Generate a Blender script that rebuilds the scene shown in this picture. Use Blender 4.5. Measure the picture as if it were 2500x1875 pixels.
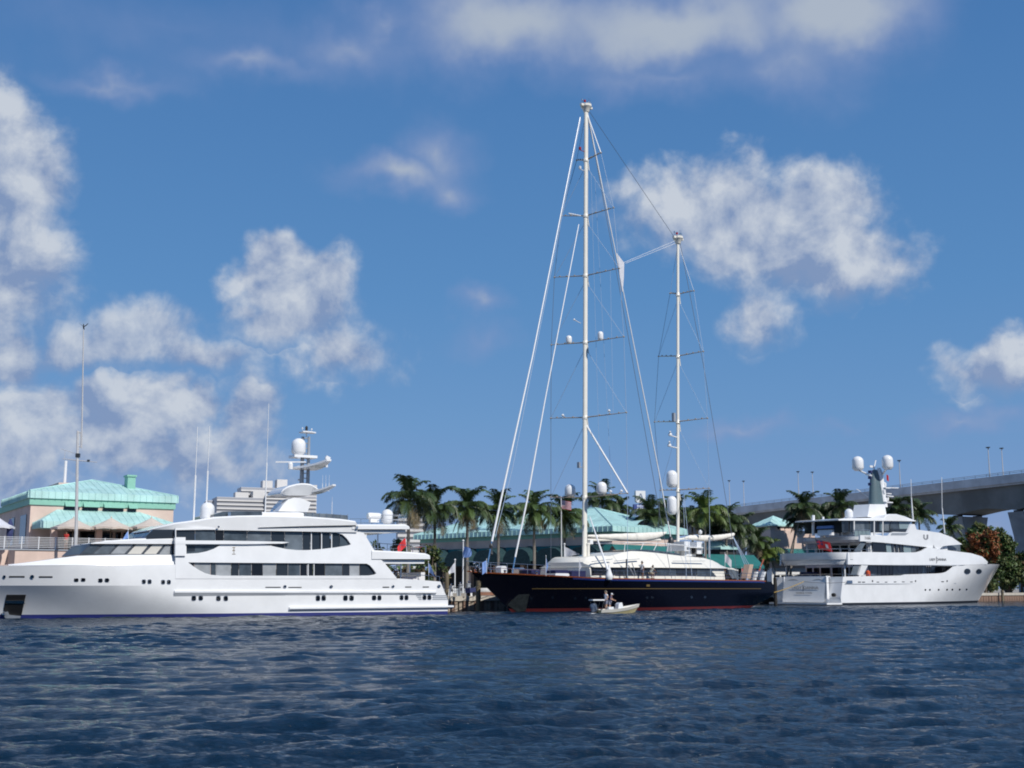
import bpy, bmesh, math, random
import numpy as np
from mathutils import Vector, Matrix, noise
from mathutils.geometry import delaunay_2d_cdt

sc = bpy.context.scene
COL = sc.collection
for o in list(bpy.data.objects):
    bpy.data.objects.remove(o)
R = math.radians

# ---------------------------------------------------------------- camera
CAM_H = 2.2
FPX = 3000.0                      # focal length in pixels of a 2500 px wide frame
HORIZON = 1438.0
PITCH = math.atan((HORIZON - 937.5) / FPX)
cam_d = bpy.data.cameras.new('camera')
cam = bpy.data.objects.new('camera', cam_d)
COL.objects.link(cam)
cam.location = (0, 0, CAM_H)
cam.rotation_euler = (R(90) + PITCH, 0, 0)
cam_d.sensor_width = 36.0
cam_d.lens = 36.0 * FPX / 2500.0
cam_d.clip_start = 0.1
cam_d.clip_end = 20000
sc.camera = cam

# ---------------------------------------------------------------- exposure, sun
sc.view_settings.view_transform = 'Standard'
sc.view_settings.look = 'None'
sc.view_settings.gamma = 1.0
sc.view_settings.use_curve_mapping = False
sc.view_settings.exposure = 0.0
sc.cycles.max_bounces = 6
sc.cycles.diffuse_bounces = 2
sc.cycles.glossy_bounces = 3
sc.cycles.transmission_bounces = 4
sc.cycles.transparent_max_bounces = 6
sc.cycles.caustics_reflective = False
sc.cycles.caustics_refractive = False
sc.cycles.filter_width = 1.9

SUN_EL, SUN_AZ = R(41), R(139)    # azimuth clockwise from +Y (the way the camera looks)
to_sun = Vector((math.sin(SUN_AZ) * math.cos(SUN_EL), math.cos(SUN_AZ) * math.cos(SUN_EL), math.sin(SUN_EL)))
sd = bpy.data.lights.new('sun', 'SUN')
sd.energy = 4.2
sd.angle = R(0.53)
sd.color = (1.0, 0.955, 0.88)
sun = bpy.data.objects.new('sun', sd)
COL.objects.link(sun)
sun.rotation_euler = (-to_sun).to_track_quat('-Z', 'Y').to_euler()
sun.location = (60, -60, 80)

# ---------------------------------------------------------------- sight lines of the photograph, used to survey positions
_fw = Vector((0, math.cos(PITCH), math.sin(PITCH)))
_up = Vector((0, -math.sin(PITCH), math.cos(PITCH)))
_C = Vector((0, 0, CAM_H))
def ray(px, py):
    return _fw + Vector((1, 0, 0)) * ((px - 1250) / FPX) - _up * ((py - 937.5) / FPX)
def at(px, py, Y):
    d = ray(px, py)
    return _C + d * (Y / d.y)
def ground(px, py, z=0.0):
    d = ray(px, py)
    return _C + d * ((z - CAM_H) / d.z)
def azel(px, py):
    d = ray(px, py).normalized()
    return math.atan2(d.x, d.y), math.asin(d.z)

# ---------------------------------------------------------------- node helper
class NT:
    def __init__(s, tree):
        s.t = tree; s.n = tree.nodes; s.l = tree.links
    def new(s, typ, **kw):
        nd = s.n.new(typ)
        for k, v in kw.items():
            setattr(nd, k, v)
        return nd
    def put(s, sock, v):
        if isinstance(v, bpy.types.NodeSocket):
            s.l.new(v, sock)
        elif v is not None:
            sock.default_value = v
    def m(s, op, a, b=None, c=None, clamp=False):
        nd = s.new('ShaderNodeMath', operation=op, use_clamp=clamp)
        for i, v in enumerate((a, b, c)):
            if v is not None:
                s.put(nd.inputs[i], v)
        return nd.outputs[0]
    def mix(s, f, a, b, bt='MIX'):
        nd = s.new('ShaderNodeMix', data_type='RGBA', blend_type=bt)
        s.put(nd.inputs[0], f); s.put(nd.inputs[6], a); s.put(nd.inputs[7], b)
        return nd.outputs[2]
    def noise(s, vec, scale, detail=4, rough=0.55, dist=0.0):
        nd = s.new('ShaderNodeTexNoise')
        s.put(nd.inputs['Vector'], vec)
        nd.inputs['Scale'].default_value = scale
        nd.inputs['Detail'].default_value = detail
        nd.inputs['Roughness'].default_value = rough
        nd.inputs['Distortion'].default_value = dist
        return nd
    def ramp(s, v, lo, hi, a=0.0, b=1.0, kind='SMOOTHSTEP'):
        nd = s.new('ShaderNodeMapRange', interpolation_type=kind)
        s.put(nd.inputs[0], v)
        for i, x in enumerate((lo, hi, a, b)):
            s.put(nd.inputs[i + 1], x)
        return nd.outputs[0]
def rgb(c):
    return (c[0], c[1], c[2], 1.0)

# ---------------------------------------------------------------- world: sky and clouds
W = bpy.data.worlds.new('World')
sc.world = W
W.use_nodes = True
W.node_tree.nodes.clear()
g = NT(W.node_tree)
sky = g.new('ShaderNodeTexSky', sky_type='NISHITA')
sky.sun_disc = False
sky.sun_elevation = SUN_EL
sky.sun_rotation = SUN_AZ
sky.altitude = 1200
sky.air_density = 1.0
sky.dust_density = 0.0
sky.ozone_density = 2.0
tc = g.new('ShaderNodeTexCoord')
D = tc.outputs['Generated']
sep = g.new('ShaderNodeSeparateXYZ'); g.l.new(D, sep.inputs[0])
az = g.m('ARCTAN2', sep.outputs[0], sep.outputs[1])
el = g.m('ARCSINE', sep.outputs[2])
wn = g.noise(D, 9.0, 5, 0.55)
wsep = g.new('ShaderNodeSeparateColor'); g.l.new(wn.outputs['Color'], wsep.inputs[0])
wn2 = g.noise(D, 30.0, 3, 0.5)
wsep2 = g.new('ShaderNodeSeparateColor'); g.l.new(wn2.outputs['Color'], wsep2.inputs[0])
def warp(x, s1, s2):
    a = g.m('MULTIPLY_ADD', g.m('SUBTRACT', s1, 0.5), 0.085, x)
    return g.m('MULTIPLY_ADD', g.m('SUBTRACT', s2, 0.5), 0.03, a)
azw = warp(az, wsep.outputs[0], wsep2.outputs[0])
elw = warp(el, wsep.outputs[1], wsep2.outputs[1])
# clouds: centre px, centre py, half width, half height, strength
CUMULUS = [
 (-20, 420, 175, 225, 1.15), (60, 330, 60, 60, .6), (-10, 720, 190, 160, .85), (110, 640, 80, 130, .55),
 (645, 690, 115, 105, 1.1), (770, 735, 120, 110, 1.0), (690, 800, 190, 80, .85), (870, 880, 130, 90, .5), (560, 760, 60, 70, .55),
 (330, 830, 110, 110, .75), (430, 890, 170, 60, .65), (230, 880, 150, 60, .6), (30, 880, 90, 80, .9),
 (60, 1000, 170, 70, .85), (260, 1020, 130, 75, .9), (420, 1010, 110, 75, .95), (20, 1150, 130, 110, 1.05), (610, 1040, 90, 85, .75), (360, 1120, 300, 90, .9), (150, 1090, 220, 90, .9), (560, 1150, 150, 70, .55),
 (1750, 525, 225, 140, .95), (1980, 510, 165, 125, .9), (2080, 650, 185, 100, .95), (1870, 620, 190, 125, .95), (1840, 770, 110, 90, .6), (1660, 580, 90, 80, .5),
 (2480, 900, 150, 80, .85),
]
WISPS = [
 (1250, 60, 380, 150, 1.1), (1650, 40, 480, 150, 1.2), (2050, 30, 330, 130, 1.15), (1900, 150, 300, 90, .5), (1650, 180, 420, 60, .5),
 (260, 165, 170, 30, .42), (620, 150, 240, 45, .5), (850, 90, 150, 70, .5), (930, 40, 140, 60, .5), (380, 40, 360, 70, .18),
 (960, 440, 180, 60, .75), (1060, 380, 90, 90, .55), (1080, 480, 80, 45, .55),
 (1150, 745, 75, 32, .5), (2400, 1300, 75, 40, .5), (1190, 830, 60, 30, .25), (1830, 1030, 110, 26, .42), (2360, 1035, 130, 30, .5), (2020, 1030, 50, 16, .25),
]
def field(cl, w):
    top = None; num = None; den = None
    for (px, py, rx, ry, k) in cl:
        a0, e0 = azel(px, py)
        ia, ie = FPX * 0.96 / rx, FPX * 0.96 / ry
        da = g.m('MULTIPLY_ADD', azw, ia, -a0 * ia)
        de = g.m('MULTIPLY_ADD', elw, ie, -e0 * ie)
        r2 = g.m('MULTIPLY_ADD', da, da, g.m('MULTIPLY', de, de))
        q = g.m('MULTIPLY', g.m('SUBTRACT', 1.0, g.m('SQRT', r2)), k)
        wt = g.m('MAXIMUM', q, 0.0)
        if w:
            num = g.m('MULTIPLY', wt, de) if num is None else g.m('MULTIPLY_ADD', wt, de, num)
            den = wt if den is None else g.m('ADD', den, wt)
        top = q if top is None else g.m('SMOOTH_MAX', top, q, 0.22)
    return top, num, den
fbm = g.noise(D, 18.0, 9, 0.58, 0.15).outputs['Fac']
sh = g.new('ShaderNodeVectorMath', operation='ADD')
g.l.new(D, sh.inputs[0]); sh.inputs[1].default_value = (0.010, 0.0, 0.016)
fbm_s = g.noise(sh.outputs[0], 18.0, 7, 0.58, 0.15).outputs['Fac']
G, num, den = field(CUMULUS, True)
# fair-weather clouds over the rest of the sky, in the same style
big = g.noise(D, 3.2, 3, 0.5).outputs['Fac']
rest = g.ramp(az, 0.62, 0.9)
rest = g.m('MAXIMUM', rest, g.ramp(g.m('MULTIPLY', az, -1.0), 0.62, 0.9))
rest = g.m('MAXIMUM', rest, g.ramp(el, 0.62, 0.85))
rest = g.m('MULTIPLY', rest, g.ramp(el, 0.02, 0.12))
Gr = g.m('MULTIPLY_ADD', g.m('SUBTRACT', big, 0.58), 3.0, g.m('MULTIPLY_ADD', rest, 2.0, -2.0))
G = g.m('MAXIMUM', G, Gr)
dens = g.m('MULTIPLY_ADD', g.m('SUBTRACT', fbm, 0.5), 1.35, G)
rel = g.m('DIVIDE', num, g.m('ADD', den, 0.05))
soft = g.m('MULTIPLY_ADD', g.m('MULTIPLY', rel, -1.0, clamp=True), 0.60, 0.44)
patch = g.noise(D, 7.0, 3, 0.5).outputs['Fac']
cov = g.m('MULTIPLY', g.ramp(dens, -0.12, soft), g.ramp(patch, 0.25, 0.50, 0.72, 0.92))
litn = g.m('MULTIPLY', g.m('SUBTRACT', fbm, fbm_s), 3.6)
lit = g.m('ADD', g.m('MULTIPLY_ADD', rel, 0.55, 0.46), litn)
lit = g.m('MULTIPLY_ADD', g.m('SUBTRACT', dens, 0.5), 0.14, lit, clamp=True)
ccol = g.mix(lit, (0.225, 0.31, 0.50, 1), (0.60, 0.645, 0.715, 1))
Gw, _, _ = field(WISPS, False)
fbw = g.noise(D, 11.0, 5, 0.5, 0.4).outputs['Fac']
dw = g.m('MULTIPLY_ADD', g.m('SUBTRACT', fbw, 0.5), 0.75, Gw)
covw = g.m('MULTIPLY', g.ramp(dw, -0.28, 0.95), 0.92)
wcol = g.mix(g.ramp(dw, 0.1, 0.95), (0.25, 0.32, 0.55, 1), (0.43, 0.49, 0.58, 1))
# the clear sky of the photograph: deep blue aloft, paler and greyer towards the horizon, the same all round
grad = g.new('ShaderNodeValToRGB')
g.l.new(g.m('DIVIDE', el, math.pi / 2, clamp=True), grad.inputs[0])
er = grad.color_ramp.elements
stops = [(0.0, (.175, .275, .545)), (0.045, (.150, .275, .550)), (0.085, (.122, .280, .550)), (0.15, (.090, .252, .530)), (0.30, (.058, .185, .450)), (0.62, (.045, .145, .37)), (1.0, (.035, .115, .31))]
while len(er) < len(stops): er.new(0.5)
for e_, (p_, c_) in zip(er, stops):
    e_.position = p_; e_.color = (c_[0] * 10, c_[1] * 10, c_[2] * 10, 1)
class _T: pass
tint = _T(); tint.outputs = [None, None, g.mix(0.86, sky.outputs[0], grad.outputs[0])]
SKY_K = 0.10
inv = 1.0 / SKY_K
def scale(c):
    nd = g.new('ShaderNodeMix', data_type='RGBA', blend_type='MULTIPLY'); nd.inputs[0].default_value = 1.0
    g.l.new(c, nd.inputs[6]); nd.inputs[7].default_value = (inv, inv, inv, 1)
    nd.clamp_result = False
    return nd.outputs[2]
c1 = g.mix(covw, tint.outputs[2], scale(wcol))
c2 = g.mix(cov, c1, scale(ccol))
bg = g.new('ShaderNodeBackground'); bg.inputs[1].default_value = SKY_K
g.l.new(c2, bg.inputs[0])
wo = g.new('ShaderNodeOutputWorld'); g.l.new(bg.outputs[0], wo.inputs[0])

# ---------------------------------------------------------------- materials
MATS = {}
def mat(name, col, rough=0.5, metal=0.0, var=0.0, vscale=3.0, bump=0.0, bscale=20.0, coat=0.0, spec=0.5, sheen=0.0, dark=None, streak=False, trans=0.0):
    if name in MATS:
        return MATS[name]
    m = bpy.data.materials.new(name); m.use_nodes = True
    t = NT(m.node_tree); b = t.n['Principled BSDF']
    b.inputs['Base Color'].default_value = rgb(col)
    b.inputs['Roughness'].default_value = rough
    b.inputs['Metallic'].default_value = metal
    b.inputs['Coat Weight'].default_value = coat
    b.inputs['Coat Roughness'].default_value = 0.04
    b.inputs['Specular IOR Level'].default_value = spec
    if var or bump:
        co = t.new('ShaderNodeTexCoord').outputs['Object']
        if streak:
            mp = t.new('ShaderNodeMapping'); t.l.new(co, mp.inputs[0]); mp.inputs['Scale'].default_value = (1, 1, 0.12); co = mp.outputs[0]
    if var:
        n = t.noise(co, vscale, 6, 0.6).outputs['Fac']
        d = dark if dark else tuple(c * (1 - var) for c in col)
        l = tuple(min(1, c * (1 + var * 0.35)) for c in col)
        t.l.new(t.mix(t.ramp(n, 0.3, 0.7), rgb(d), rgb(l)), b.inputs['Base Color'])
        t.l.new(t.ramp(n, 0.3, 0.7, rough * 1.15, rough * 0.85), b.inputs['Roughness'])
    if bump:
        n2 = t.noise(co, bscale, 4, 0.6).outputs['Fac']
        bp = t.new('ShaderNodeBump'); bp.inputs['Strength'].default_value = bump; bp.inputs['Distance'].default_value = 0.05
        t.l.new(n2, bp.inputs['Height']); t.l.new(bp.outputs[0], b.inputs['Normal'])
    if trans:
        b.inputs['Transmission Weight'].default_value = trans
    MATS[name] = m
    return m

# ---------------------------------------------------------------- objects
def props(o, label=None, cat=None, group=None, kind=None):
    if label: o['label'] = label
    if cat: o['category'] = cat
    if group: o['group'] = group
    if kind: o['kind'] = kind
    return o
def empty(name, loc=(0, 0, 0), rz=0.0, label=None, cat=None, group=None):
    o = bpy.data.objects.new(name, None)
    COL.objects.link(o)
    o.location = loc; o.rotation_euler = (0, 0, rz)
    o.empty_display_size = 0.2
    return props(o, label, cat, group)
def copy_tree(o, parent=None):
    c = o.copy(); COL.objects.link(c)
    if parent is not None: c.parent = parent
    for ch in o.children:
        copy_tree(ch, c)
    return c

class MB:
    """collects geometry, links it as one mesh object"""
    def __init__(s):
        s.v = []; s.f = []; s.mi = []; s.cur = 0
    def face(s, pts):
        b = len(s.v); s.v += [tuple(p) for p in pts]
        s.f.append(tuple(range(b, b + len(pts)))); s.mi.append(s.cur)
    def add(s, vs, fs):
        b = len(s.v); s.v += [tuple(p) for p in vs]
        for f in fs:
            s.f.append(tuple(b + i for i in f)); s.mi.append(s.cur)
    def box(s, x0, x1, y0, y1, z0, z1, M=None):
        vs = [(x, y, z) for z in (z0, z1) for y in (y0, y1) for x in (x0, x1)]
        if M is not None: vs = [M @ Vector(v) for v in vs]
        s.add(vs, [(0, 2, 3, 1), (4, 5, 7, 6), (0, 1, 5, 4), (2, 6, 7, 3), (0, 4, 6, 2), (1, 3, 7, 5)])
    def bbox(s, c, size, rot=None):
        M = Matrix.Translation(c)
        if rot is not None: M = M @ rot.to_4x4()
        a, b, d = size[0] / 2, size[1] / 2, size[2] / 2
        s.box(-a, a, -b, b, -d, d, M)
    def prism(s, poly, y0, y1):
        """poly of (x,z), swept along y"""
        n = len(poly)
        vs = [(p[0], y0, p[1]) for p in poly] + [(p[0], y1, p[1]) for p in poly]
        fs = [tuple(range(n)), tuple(range(2 * n - 1, n - 1, -1))]
        for i in range(n):
            j = (i + 1) % n
            fs.append((i, i + n, j + n, j))
        s.add(vs, fs)
    def plate(s, poly, z0, z1):
        """poly of (x,y), swept along z"""
        n = len(poly)
        vs = [(p[0], p[1], z0) for p in poly] + [(p[0], p[1], z1) for p in poly]
        fs = [tuple(range(n - 1, -1, -1)), tuple(range(n, 2 * n))]
        for i in range(n):
            j = (i + 1) % n
            fs.append((i, j, j + n, i + n))
        s.add(vs, fs)
    def grid(s, rows, closed=False):
        n = len(rows[0]); b = len(s.v)
        for r in rows: s.v += [tuple(p) for p in r]
        for i in range(len(rows) - 1):
            for j in range(n if closed else n - 1):
                k = (j + 1) % n
                s.f.append((b + i * n + j, b + i * n + k, b + (i + 1) * n + k, b + (i + 1) * n + j)); s.mi.append(s.cur)
    def loft(s, rings, cap=True):
        s.grid(rings, True)
        if cap:
            s.face(list(reversed(rings[0]))); s.face(rings[-1])
    def tube(s, pts, r, n=6, cap=True):
        pts = [Vector(p) for p in pts]
        rs = r if isinstance(r, (list, tuple)) else [r] * len(pts)
        rings = []
        for i, p in enumerate(pts):
            a = pts[max(i - 1, 0)]; b = pts[min(i + 1, len(pts) - 1)]
            d = (b - a)
            if d.length < 1e-9: d = Vector((0, 0, 1))
            d.normalize()
            h = Vector((0, 0, 1)) if abs(d.z) < 0.9 else Vector((1, 0, 0))
            u = d.cross(h).normalized(); w = u.cross(d)
            rings.append([p + (u * math.cos(t) + w * math.sin(t)) * rs[i] for t in [2 * math.pi * k / n for k in range(n)]])
        s.loft(rings, cap)
    def lathe(s, prof, c=(0, 0, 0), n=16, M=None):
        """prof: list of (r,z) bottom to top"""
        c = Vector(c); rings = []
        for (r, z) in prof:
            rg = [Vector((r * math.cos(2 * math.pi * k / n), r * math.sin(2 * math.pi * k / n), z)) for k in range(n)]
            if M is not None: rg = [M @ p for p in rg]
            rings.append([p + c for p in rg])
        s.loft(rings)
    def build(s, name, m, parent=None, smooth=35, fix=True, kind=None):
        me = bpy.data.meshes.new(name)
        me.from_pydata(s.v, [], s.f)
        mats = m if isinstance(m, (list, tuple)) else [m]
        for q in mats: me.materials.append(q)
        if len(mats) > 1: me.polygons.foreach_set('material_index', s.mi)
        if fix:
            bm = bmesh.new(); bm.from_mesh(me)
            bmesh.ops.remove_doubles(bm, verts=bm.verts, dist=0.0005)
            bmesh.ops.recalc_face_normals(bm, faces=bm.faces)
            bm.to_mesh(me); bm.free()
        if smooth:
            me.polygons.foreach_set('use_smooth', [True] * len(me.polygons))
            if smooth < 180: me.set_sharp_from_angle(angle=R(smooth))
        me.update()
        o = bpy.data.objects.new(name, me)
        COL.objects.link(o)
        if parent is not None: o.parent = parent
        if kind: o['kind'] = kind
        return o

def dome_prof(r, h, skirt=0.75):
    """profile of a satellite dome: tapered foot, straight skirt, hemispherical cap"""
    p = [(r * 0.35, 0), (r * 0.62, 0), (r * 0.93, h * 0.13), (r, h * 0.2)]
    zc = h - r * 0.92
    for k in range(0, 7):
        a = k / 6 * math.pi / 2
        p.append((max(r * math.cos(a), 0.004), zc + r * 0.92 * math.sin(a)))
    return p
def lerp(a, b, t): return a + (b - a) * t
def interp(x, pts):
    if x <= pts[0][0]: return pts[0][1]
    for (x0, y0), (x1, y1) in zip(pts, pts[1:]):
        if x <= x1: return y0 + (y1 - y0) * (x - x0) / max(x1 - x0, 1e-9)
    return pts[-1][1]
def smooth_curve(pts, n=6):
    """Catmull-Rom through the points"""
    out = []
    P = [pts[0]] + list(pts) + [pts[-1]]
    for i in range(1, len(P) - 2):
        p0, p1, p2, p3 = P[i - 1], P[i], P[i + 1], P[i + 2]
        for k in range(n):
            t = k / n
            out.append(tuple(0.5 * ((2 * p1[j]) + (-p0[j] + p2[j]) * t + (2 * p0[j] - 5 * p1[j] + 4 * p2[j] - p3[j]) * t * t + (-p0[j] + 3 * p1[j] - 3 * p2[j] + p3[j]) * t ** 3) for j in range(len(p1))))
    out.append(tuple(pts[-1]))
    return out

class Frame:
    """a local frame: x along the side seen in the photo, y away from the camera, z up"""
    def __init__(s, ox, oy, ang, z=0.0):
        s.o = Vector((ox, oy, z)); s.a = ang
        s.d = Vector((math.cos(ang), math.sin(ang), 0)); s.n = Vector((-math.sin(ang), math.cos(ang), 0))
    def loc(s, p):
        q = p - s.o
        return Vector((q.dot(s.d), q.dot(s.n), q.z))
    def px(s, px, py, t=0.0):
        """where the sight line meets the plane y = t: (x, z)"""
        r = ray(px, py)
        k = (t - (_C - s.o).dot(s.n)) / r.dot(s.n)
        q = s.loc(_C + r * k)
        return q.x, q.z
    def pxs(s, px, py, b):
        """meets the surface y = -b(x, z)"""
        t = -b(0, 0) if callable(b) else -b
        x, z = s.px(px, py, t)
        if callable(b):
            for _ in range(10):
                t = 0.5 * t - 0.5 * b(x, z)
                x, z = s.px(px, py, t)
        return x, z
    def world(s, p):
        return s.o + s.d * p[0] + s.n * p[1] + Vector((0, 0, p[2]))

def in_poly(x, y, P):
    c = False; j = len(P) - 1
    for i in range(len(P)):
        if (P[i][1] > y) != (P[j][1] > y) and x < (P[j][0] - P[i][0]) * (y - P[i][1]) / (P[j][1] - P[i][1]) + P[i][0]: c = not c
        j = i
    return c
def densify(P, step):
    out = []
    for i in range(len(P)):
        a, b = P[i], P[(i + 1) % len(P)]
        n = max(1, int(math.hypot(b[0] - a[0], b[1] - a[1]) / step))
        for k in range(n): out.append((lerp(a[0], b[0], k / n), lerp(a[1], b[1], k / n)))
    return out
def shell(mb, outline, holes, b, thick=0.14, step=0.8, far=True):
    """a curved side panel y=-b(x,z) with openings and thickness, and its mirror image on the far side"""
    loops = [densify(outline, step)] + [densify(h, step * 0.6) for h in holes]
    vs = []; es = []
    for L in loops:
        k = len(vs); vs += [Vector(p) for p in L]
        es += [(k + i, k + (i + 1) % len(L)) for i in range(len(L))]
    xs = [p[0] for p in outline]; zs = [p[1] for p in outline]
    nx = max(1, int((max(xs) - min(xs)) / step)); nz = max(1, int((max(zs) - min(zs)) / step))
    for i in range(1, nx):
        for j in range(1, nz):
            x = lerp(min(xs), max(xs), i / nx) + 0.05 * (j % 2); z = lerp(min(zs), max(zs), j / nz)
            if in_poly(x, z, outline) and not any(in_poly(x, z, h) for h in holes):
                vs.append(Vector((x, z)))
    V, E, Fc = delaunay_2d_cdt(vs, es, [], 0, 1e-4)[:3]
    tri = []
    for f in Fc:
        cx = sum(V[i].x for i in f) / len(f); cz = sum(V[i].y for i in f) / len(f)
        if in_poly(cx, cz, outline) and not any(in_poly(cx, cz, h) for h in holes): tri.append(tuple(f))
    cnt = {}
    for f in tri:
        for i in range(3):
            e = (f[i], f[(i + 1) % 3]); key = tuple(sorted(e)); cnt.setdefault(key, []).append(e)
    bd = [v[0] for v in cnt.values() if len(v) == 1]
    for sgn in ((-1, 1) if far else (-1,)):
        n = len(V)
        o = [(v.x, sgn * b(v.x, v.y), v.y) for v in V]
        i_ = [(v.x, sgn * max(b(v.x, v.y) - thick, 0.0), v.y) for v in V]
        fs = list(tri) + [tuple(n + q for q in reversed(f)) for f in tri] + [(e[1], e[0], n + e[0], n + e[1]) for e in bd]
        mb.add(o + i_, fs)
def band(mb, xs, ztop, zbot, bt, bb=None, closed_ends=True):
    """a solid across the beam between two height curves; half beams bt (top) and bb (bottom)"""
    rings = []
    for x in xs:
        zt, zb = ztop(x), zbot(x)
        a = bt(x); c = (bb or bt)(x)
        r = min(0.12, max((zt - zb) * 0.3, 0.005))
        rings.append([(x, -c, zb), (x, -a, zt - r), (x, -max(a - r, 0.0), zt), (x, max(a - r, 0.0), zt), (x, a, zt - r), (x, c, zb)])
    mb.loft(rings, closed_ends)
def frange(a, b, n): return [a + (b - a) * i / n for i in range(n + 1)]
# ================================================================ water
def build_water():
    rng = np.random.RandomState(7)
    th = np.concatenate([np.linspace(-180, -34, 40, endpoint=False), np.linspace(-34, 34, 860, endpoint=False), np.linspace(34, 180, 41)])
    th = np.radians(th)
    rr = [0.4]
    while rr[-1] < 3500:
        r = rr[-1]
        rr.append(r + (min(0.25, max(0.04, r * r * 0.00022)) if r < 165 else r * 0.12) if r > 11 else r + 0.8)
    rr = np.array(rr)
    T, Rr = np.meshgrid(th, rr)
    X = Rr * np.sin(T); Y = Rr * np.cos(T)
    spacing = np.gradient(rr)[:, None] * np.ones_like(T)
    lat = np.abs(np.gradient(th))[None, :] * Rr
    H = np.zeros_like(X); DX = np.zeros_like(X); DY = np.zeros_like(X)
    N = 150
    lam = np.exp(rng.uniform(math.log(0.22), math.log(3.4), N))
    main = math.radians(-90 + 12)
    for i in range(N):
        L = lam[i]; k = 2 * math.pi / L
        a = main + rng.normal(0, 0.40 if L > 0.7 else 0.70)
        slope = 0.018 if L < 1.9 else 0.026 * (1.9 / L) ** 0.9
        if L < 0.4: slope *= 0.8
        A = slope / k
        ph = rng.uniform(0, 2 * math.pi)
        fade = np.clip((L / np.maximum(spacing, lat) - 1.8) / 1.5, 0, 1)
        P = k * (X * math.cos(a) + Y * math.sin(a)) + ph
        s = -(np.sin(P) + 0.42 * np.sin(2 * P) + 0.18 * np.sin(3 * P))
        H += A * fade * s
        c = np.cos(P) * A * fade * 0.0
        DX += c * math.cos(a); DY += c * math.sin(a)
    # gusts: calmer and rougher patches
    gust = 0.82 + 0.30 * np.sin(X * 0.11 + 1.3 + 0.6 * np.sin(Y * 0.07)) * np.sin(Y * 0.09 + 0.4) + 0.18 * np.sin(X * 0.31 - Y * 0.23)
    damp = np.clip((Rr - 2) / 8, 0, 1)
    shore = 1.0 + 0.50 * np.clip((Rr - 22) / 45, 0, 1)
    H *= gust * damp * shore; DX *= gust * damp * shore; DY *= gust * damp * shore
    X = X - DX; Y = Y - DY
    nr, nt = X.shape
    co = np.stack([X, Y, H], -1).reshape(-1, 3)
    me = bpy.data.meshes.new('water')
    idx = np.arange(nr * nt).reshape(nr, nt)
    q = np.stack([idx[:-1, :-1], idx[:-1, 1:], idx[1:, 1:], idx[1:, :-1]], -1).reshape(-1, 4)[:, ::-1]
    me.vertices.add(len(co)); me.vertices.foreach_set('co', co.ravel())
    me.loops.add(q.size); me.loops.foreach_set('vertex_index', q.ravel().astype(np.int32))
    me.polygons.add(len(q)); me.polygons.foreach_set('loop_start', np.arange(0, q.size, 4, dtype=np.int32))
    me.polygons.foreach_set('loop_total', np.full(len(q), 4, dtype=np.int32))
    me.polygons.foreach_set('use_smooth', np.ones(len(q), dtype=bool))
    me.update(); me.validate()
    o = bpy.data.objects.new('water', me); COL.objects.link(o); o['kind'] = 'structure'
    m = bpy.data.materials.new('sea_water'); m.use_nodes = True
    t = NT(m.node_tree); b = t.n['Principled BSDF']
    b.inputs['Base Color'].default_value = (0.003, 0.016, 0.036, 1)
    b.inputs['Roughness'].default_value = 0.09
    b.inputs['IOR'].default_value = 1.333
    pos = t.new('ShaderNodeNewGeometry').outputs['Position']
    mp = t.new('ShaderNodeMapping'); t.l.new(pos, mp.inputs[0]); mp.inputs['Scale'].default_value = (0.5, 1.0, 1.0); mp.inputs['Rotation'].default_value = (0, 0, 0.2)
    n1 = t.noise(mp.outputs[0], 4.6, 6, 0.64, 0.5).outputs['Fac']
    n2 = t.noise(mp.outputs[0], 13.0, 3, 0.55, 0.3).outputs['Fac']
    h = t.m('MULTIPLY_ADD', n2, 0.22, n1)
    bp = t.new('ShaderNodeBump'); bp.inputs['Strength'].default_value = 0.9; bp.inputs['Distance'].default_value = 0.14
    t.l.new(h, bp.inputs['Height']); t.l.new(bp.outputs[0], b.inputs['Normal'])
    me.materials.append(m)
    return o
build_water()
# ================================================================ shared materials
WHITE = mat('gelcoat_white', (.80, .81, .82), .16, var=.06, vscale=.5, coat=.35, bump=.12, bscale=.9)
WHITE2 = mat('painted_white', (.76, .77, .78), .35, var=.06, vscale=1.5)
CREAM = mat('cream_paint', (.80, .77, .69), .30, var=.05, vscale=.8, coat=.2)
CREAM_CLOTH = mat('cream_canvas', (.78, .75, .68), .85, var=.10, vscale=2.0, bump=.3, bscale=12)
GREY_PAINT = mat('grey_paint', (.30, .33, .37), .4, var=.1)
MAST_GREY = mat('mast_grey_green', (.10, .15, .17), .35, var=.12)
STEEL = mat('stainless_steel', (.62, .63, .64), .22, metal=1.0)
CHROME = mat('polished_steel', (.75, .75, .76), .08, metal=1.0)
RIG = mat('rigging_rod', (.80, .81, .82), .3, var=.05)
RIG_DARK = mat('rigging_cable', (.10, .13, .18), .5)
RIG_PALE = mat('rigging_pale_cable', (.33, .43, .58), .5)
GLASS = {
 'k': mat('glass_black', (.006, .007, .010), .04, spec=.5),
 'd': mat('glass_dark', (.022, .028, .036), .05, spec=.5, bump=.35, bscale=.8),
 'm': mat('glass_grey', (.13, .155, .18), .08, spec=.5, var=.35, vscale=.9, bump=.3, bscale=.8),
 'n': mat('glass_slate', (.065, .085, .105), .06, spec=.5, var=.45, vscale=.9, bump=.35, bscale=.8),
 'l': mat('blind_grey', (.33, .35, .37), .15, spec=.5, var=.2, vscale=1.2),
 'w': mat('blind_cream', (.62, .60, .55), .25, spec=.5),
 'g': mat('glass_green', (.22, .29, .31), .12, spec=.5),
}
FRAME_DK = mat('window_frame_dark', (.06, .07, .085), .35)
BLACK = mat('black_rubber', (.015, .015, .016), .6)
DARKGREY = mat('dark_grey_metal', (.05, .052, .055), .4, metal=.3)
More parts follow.
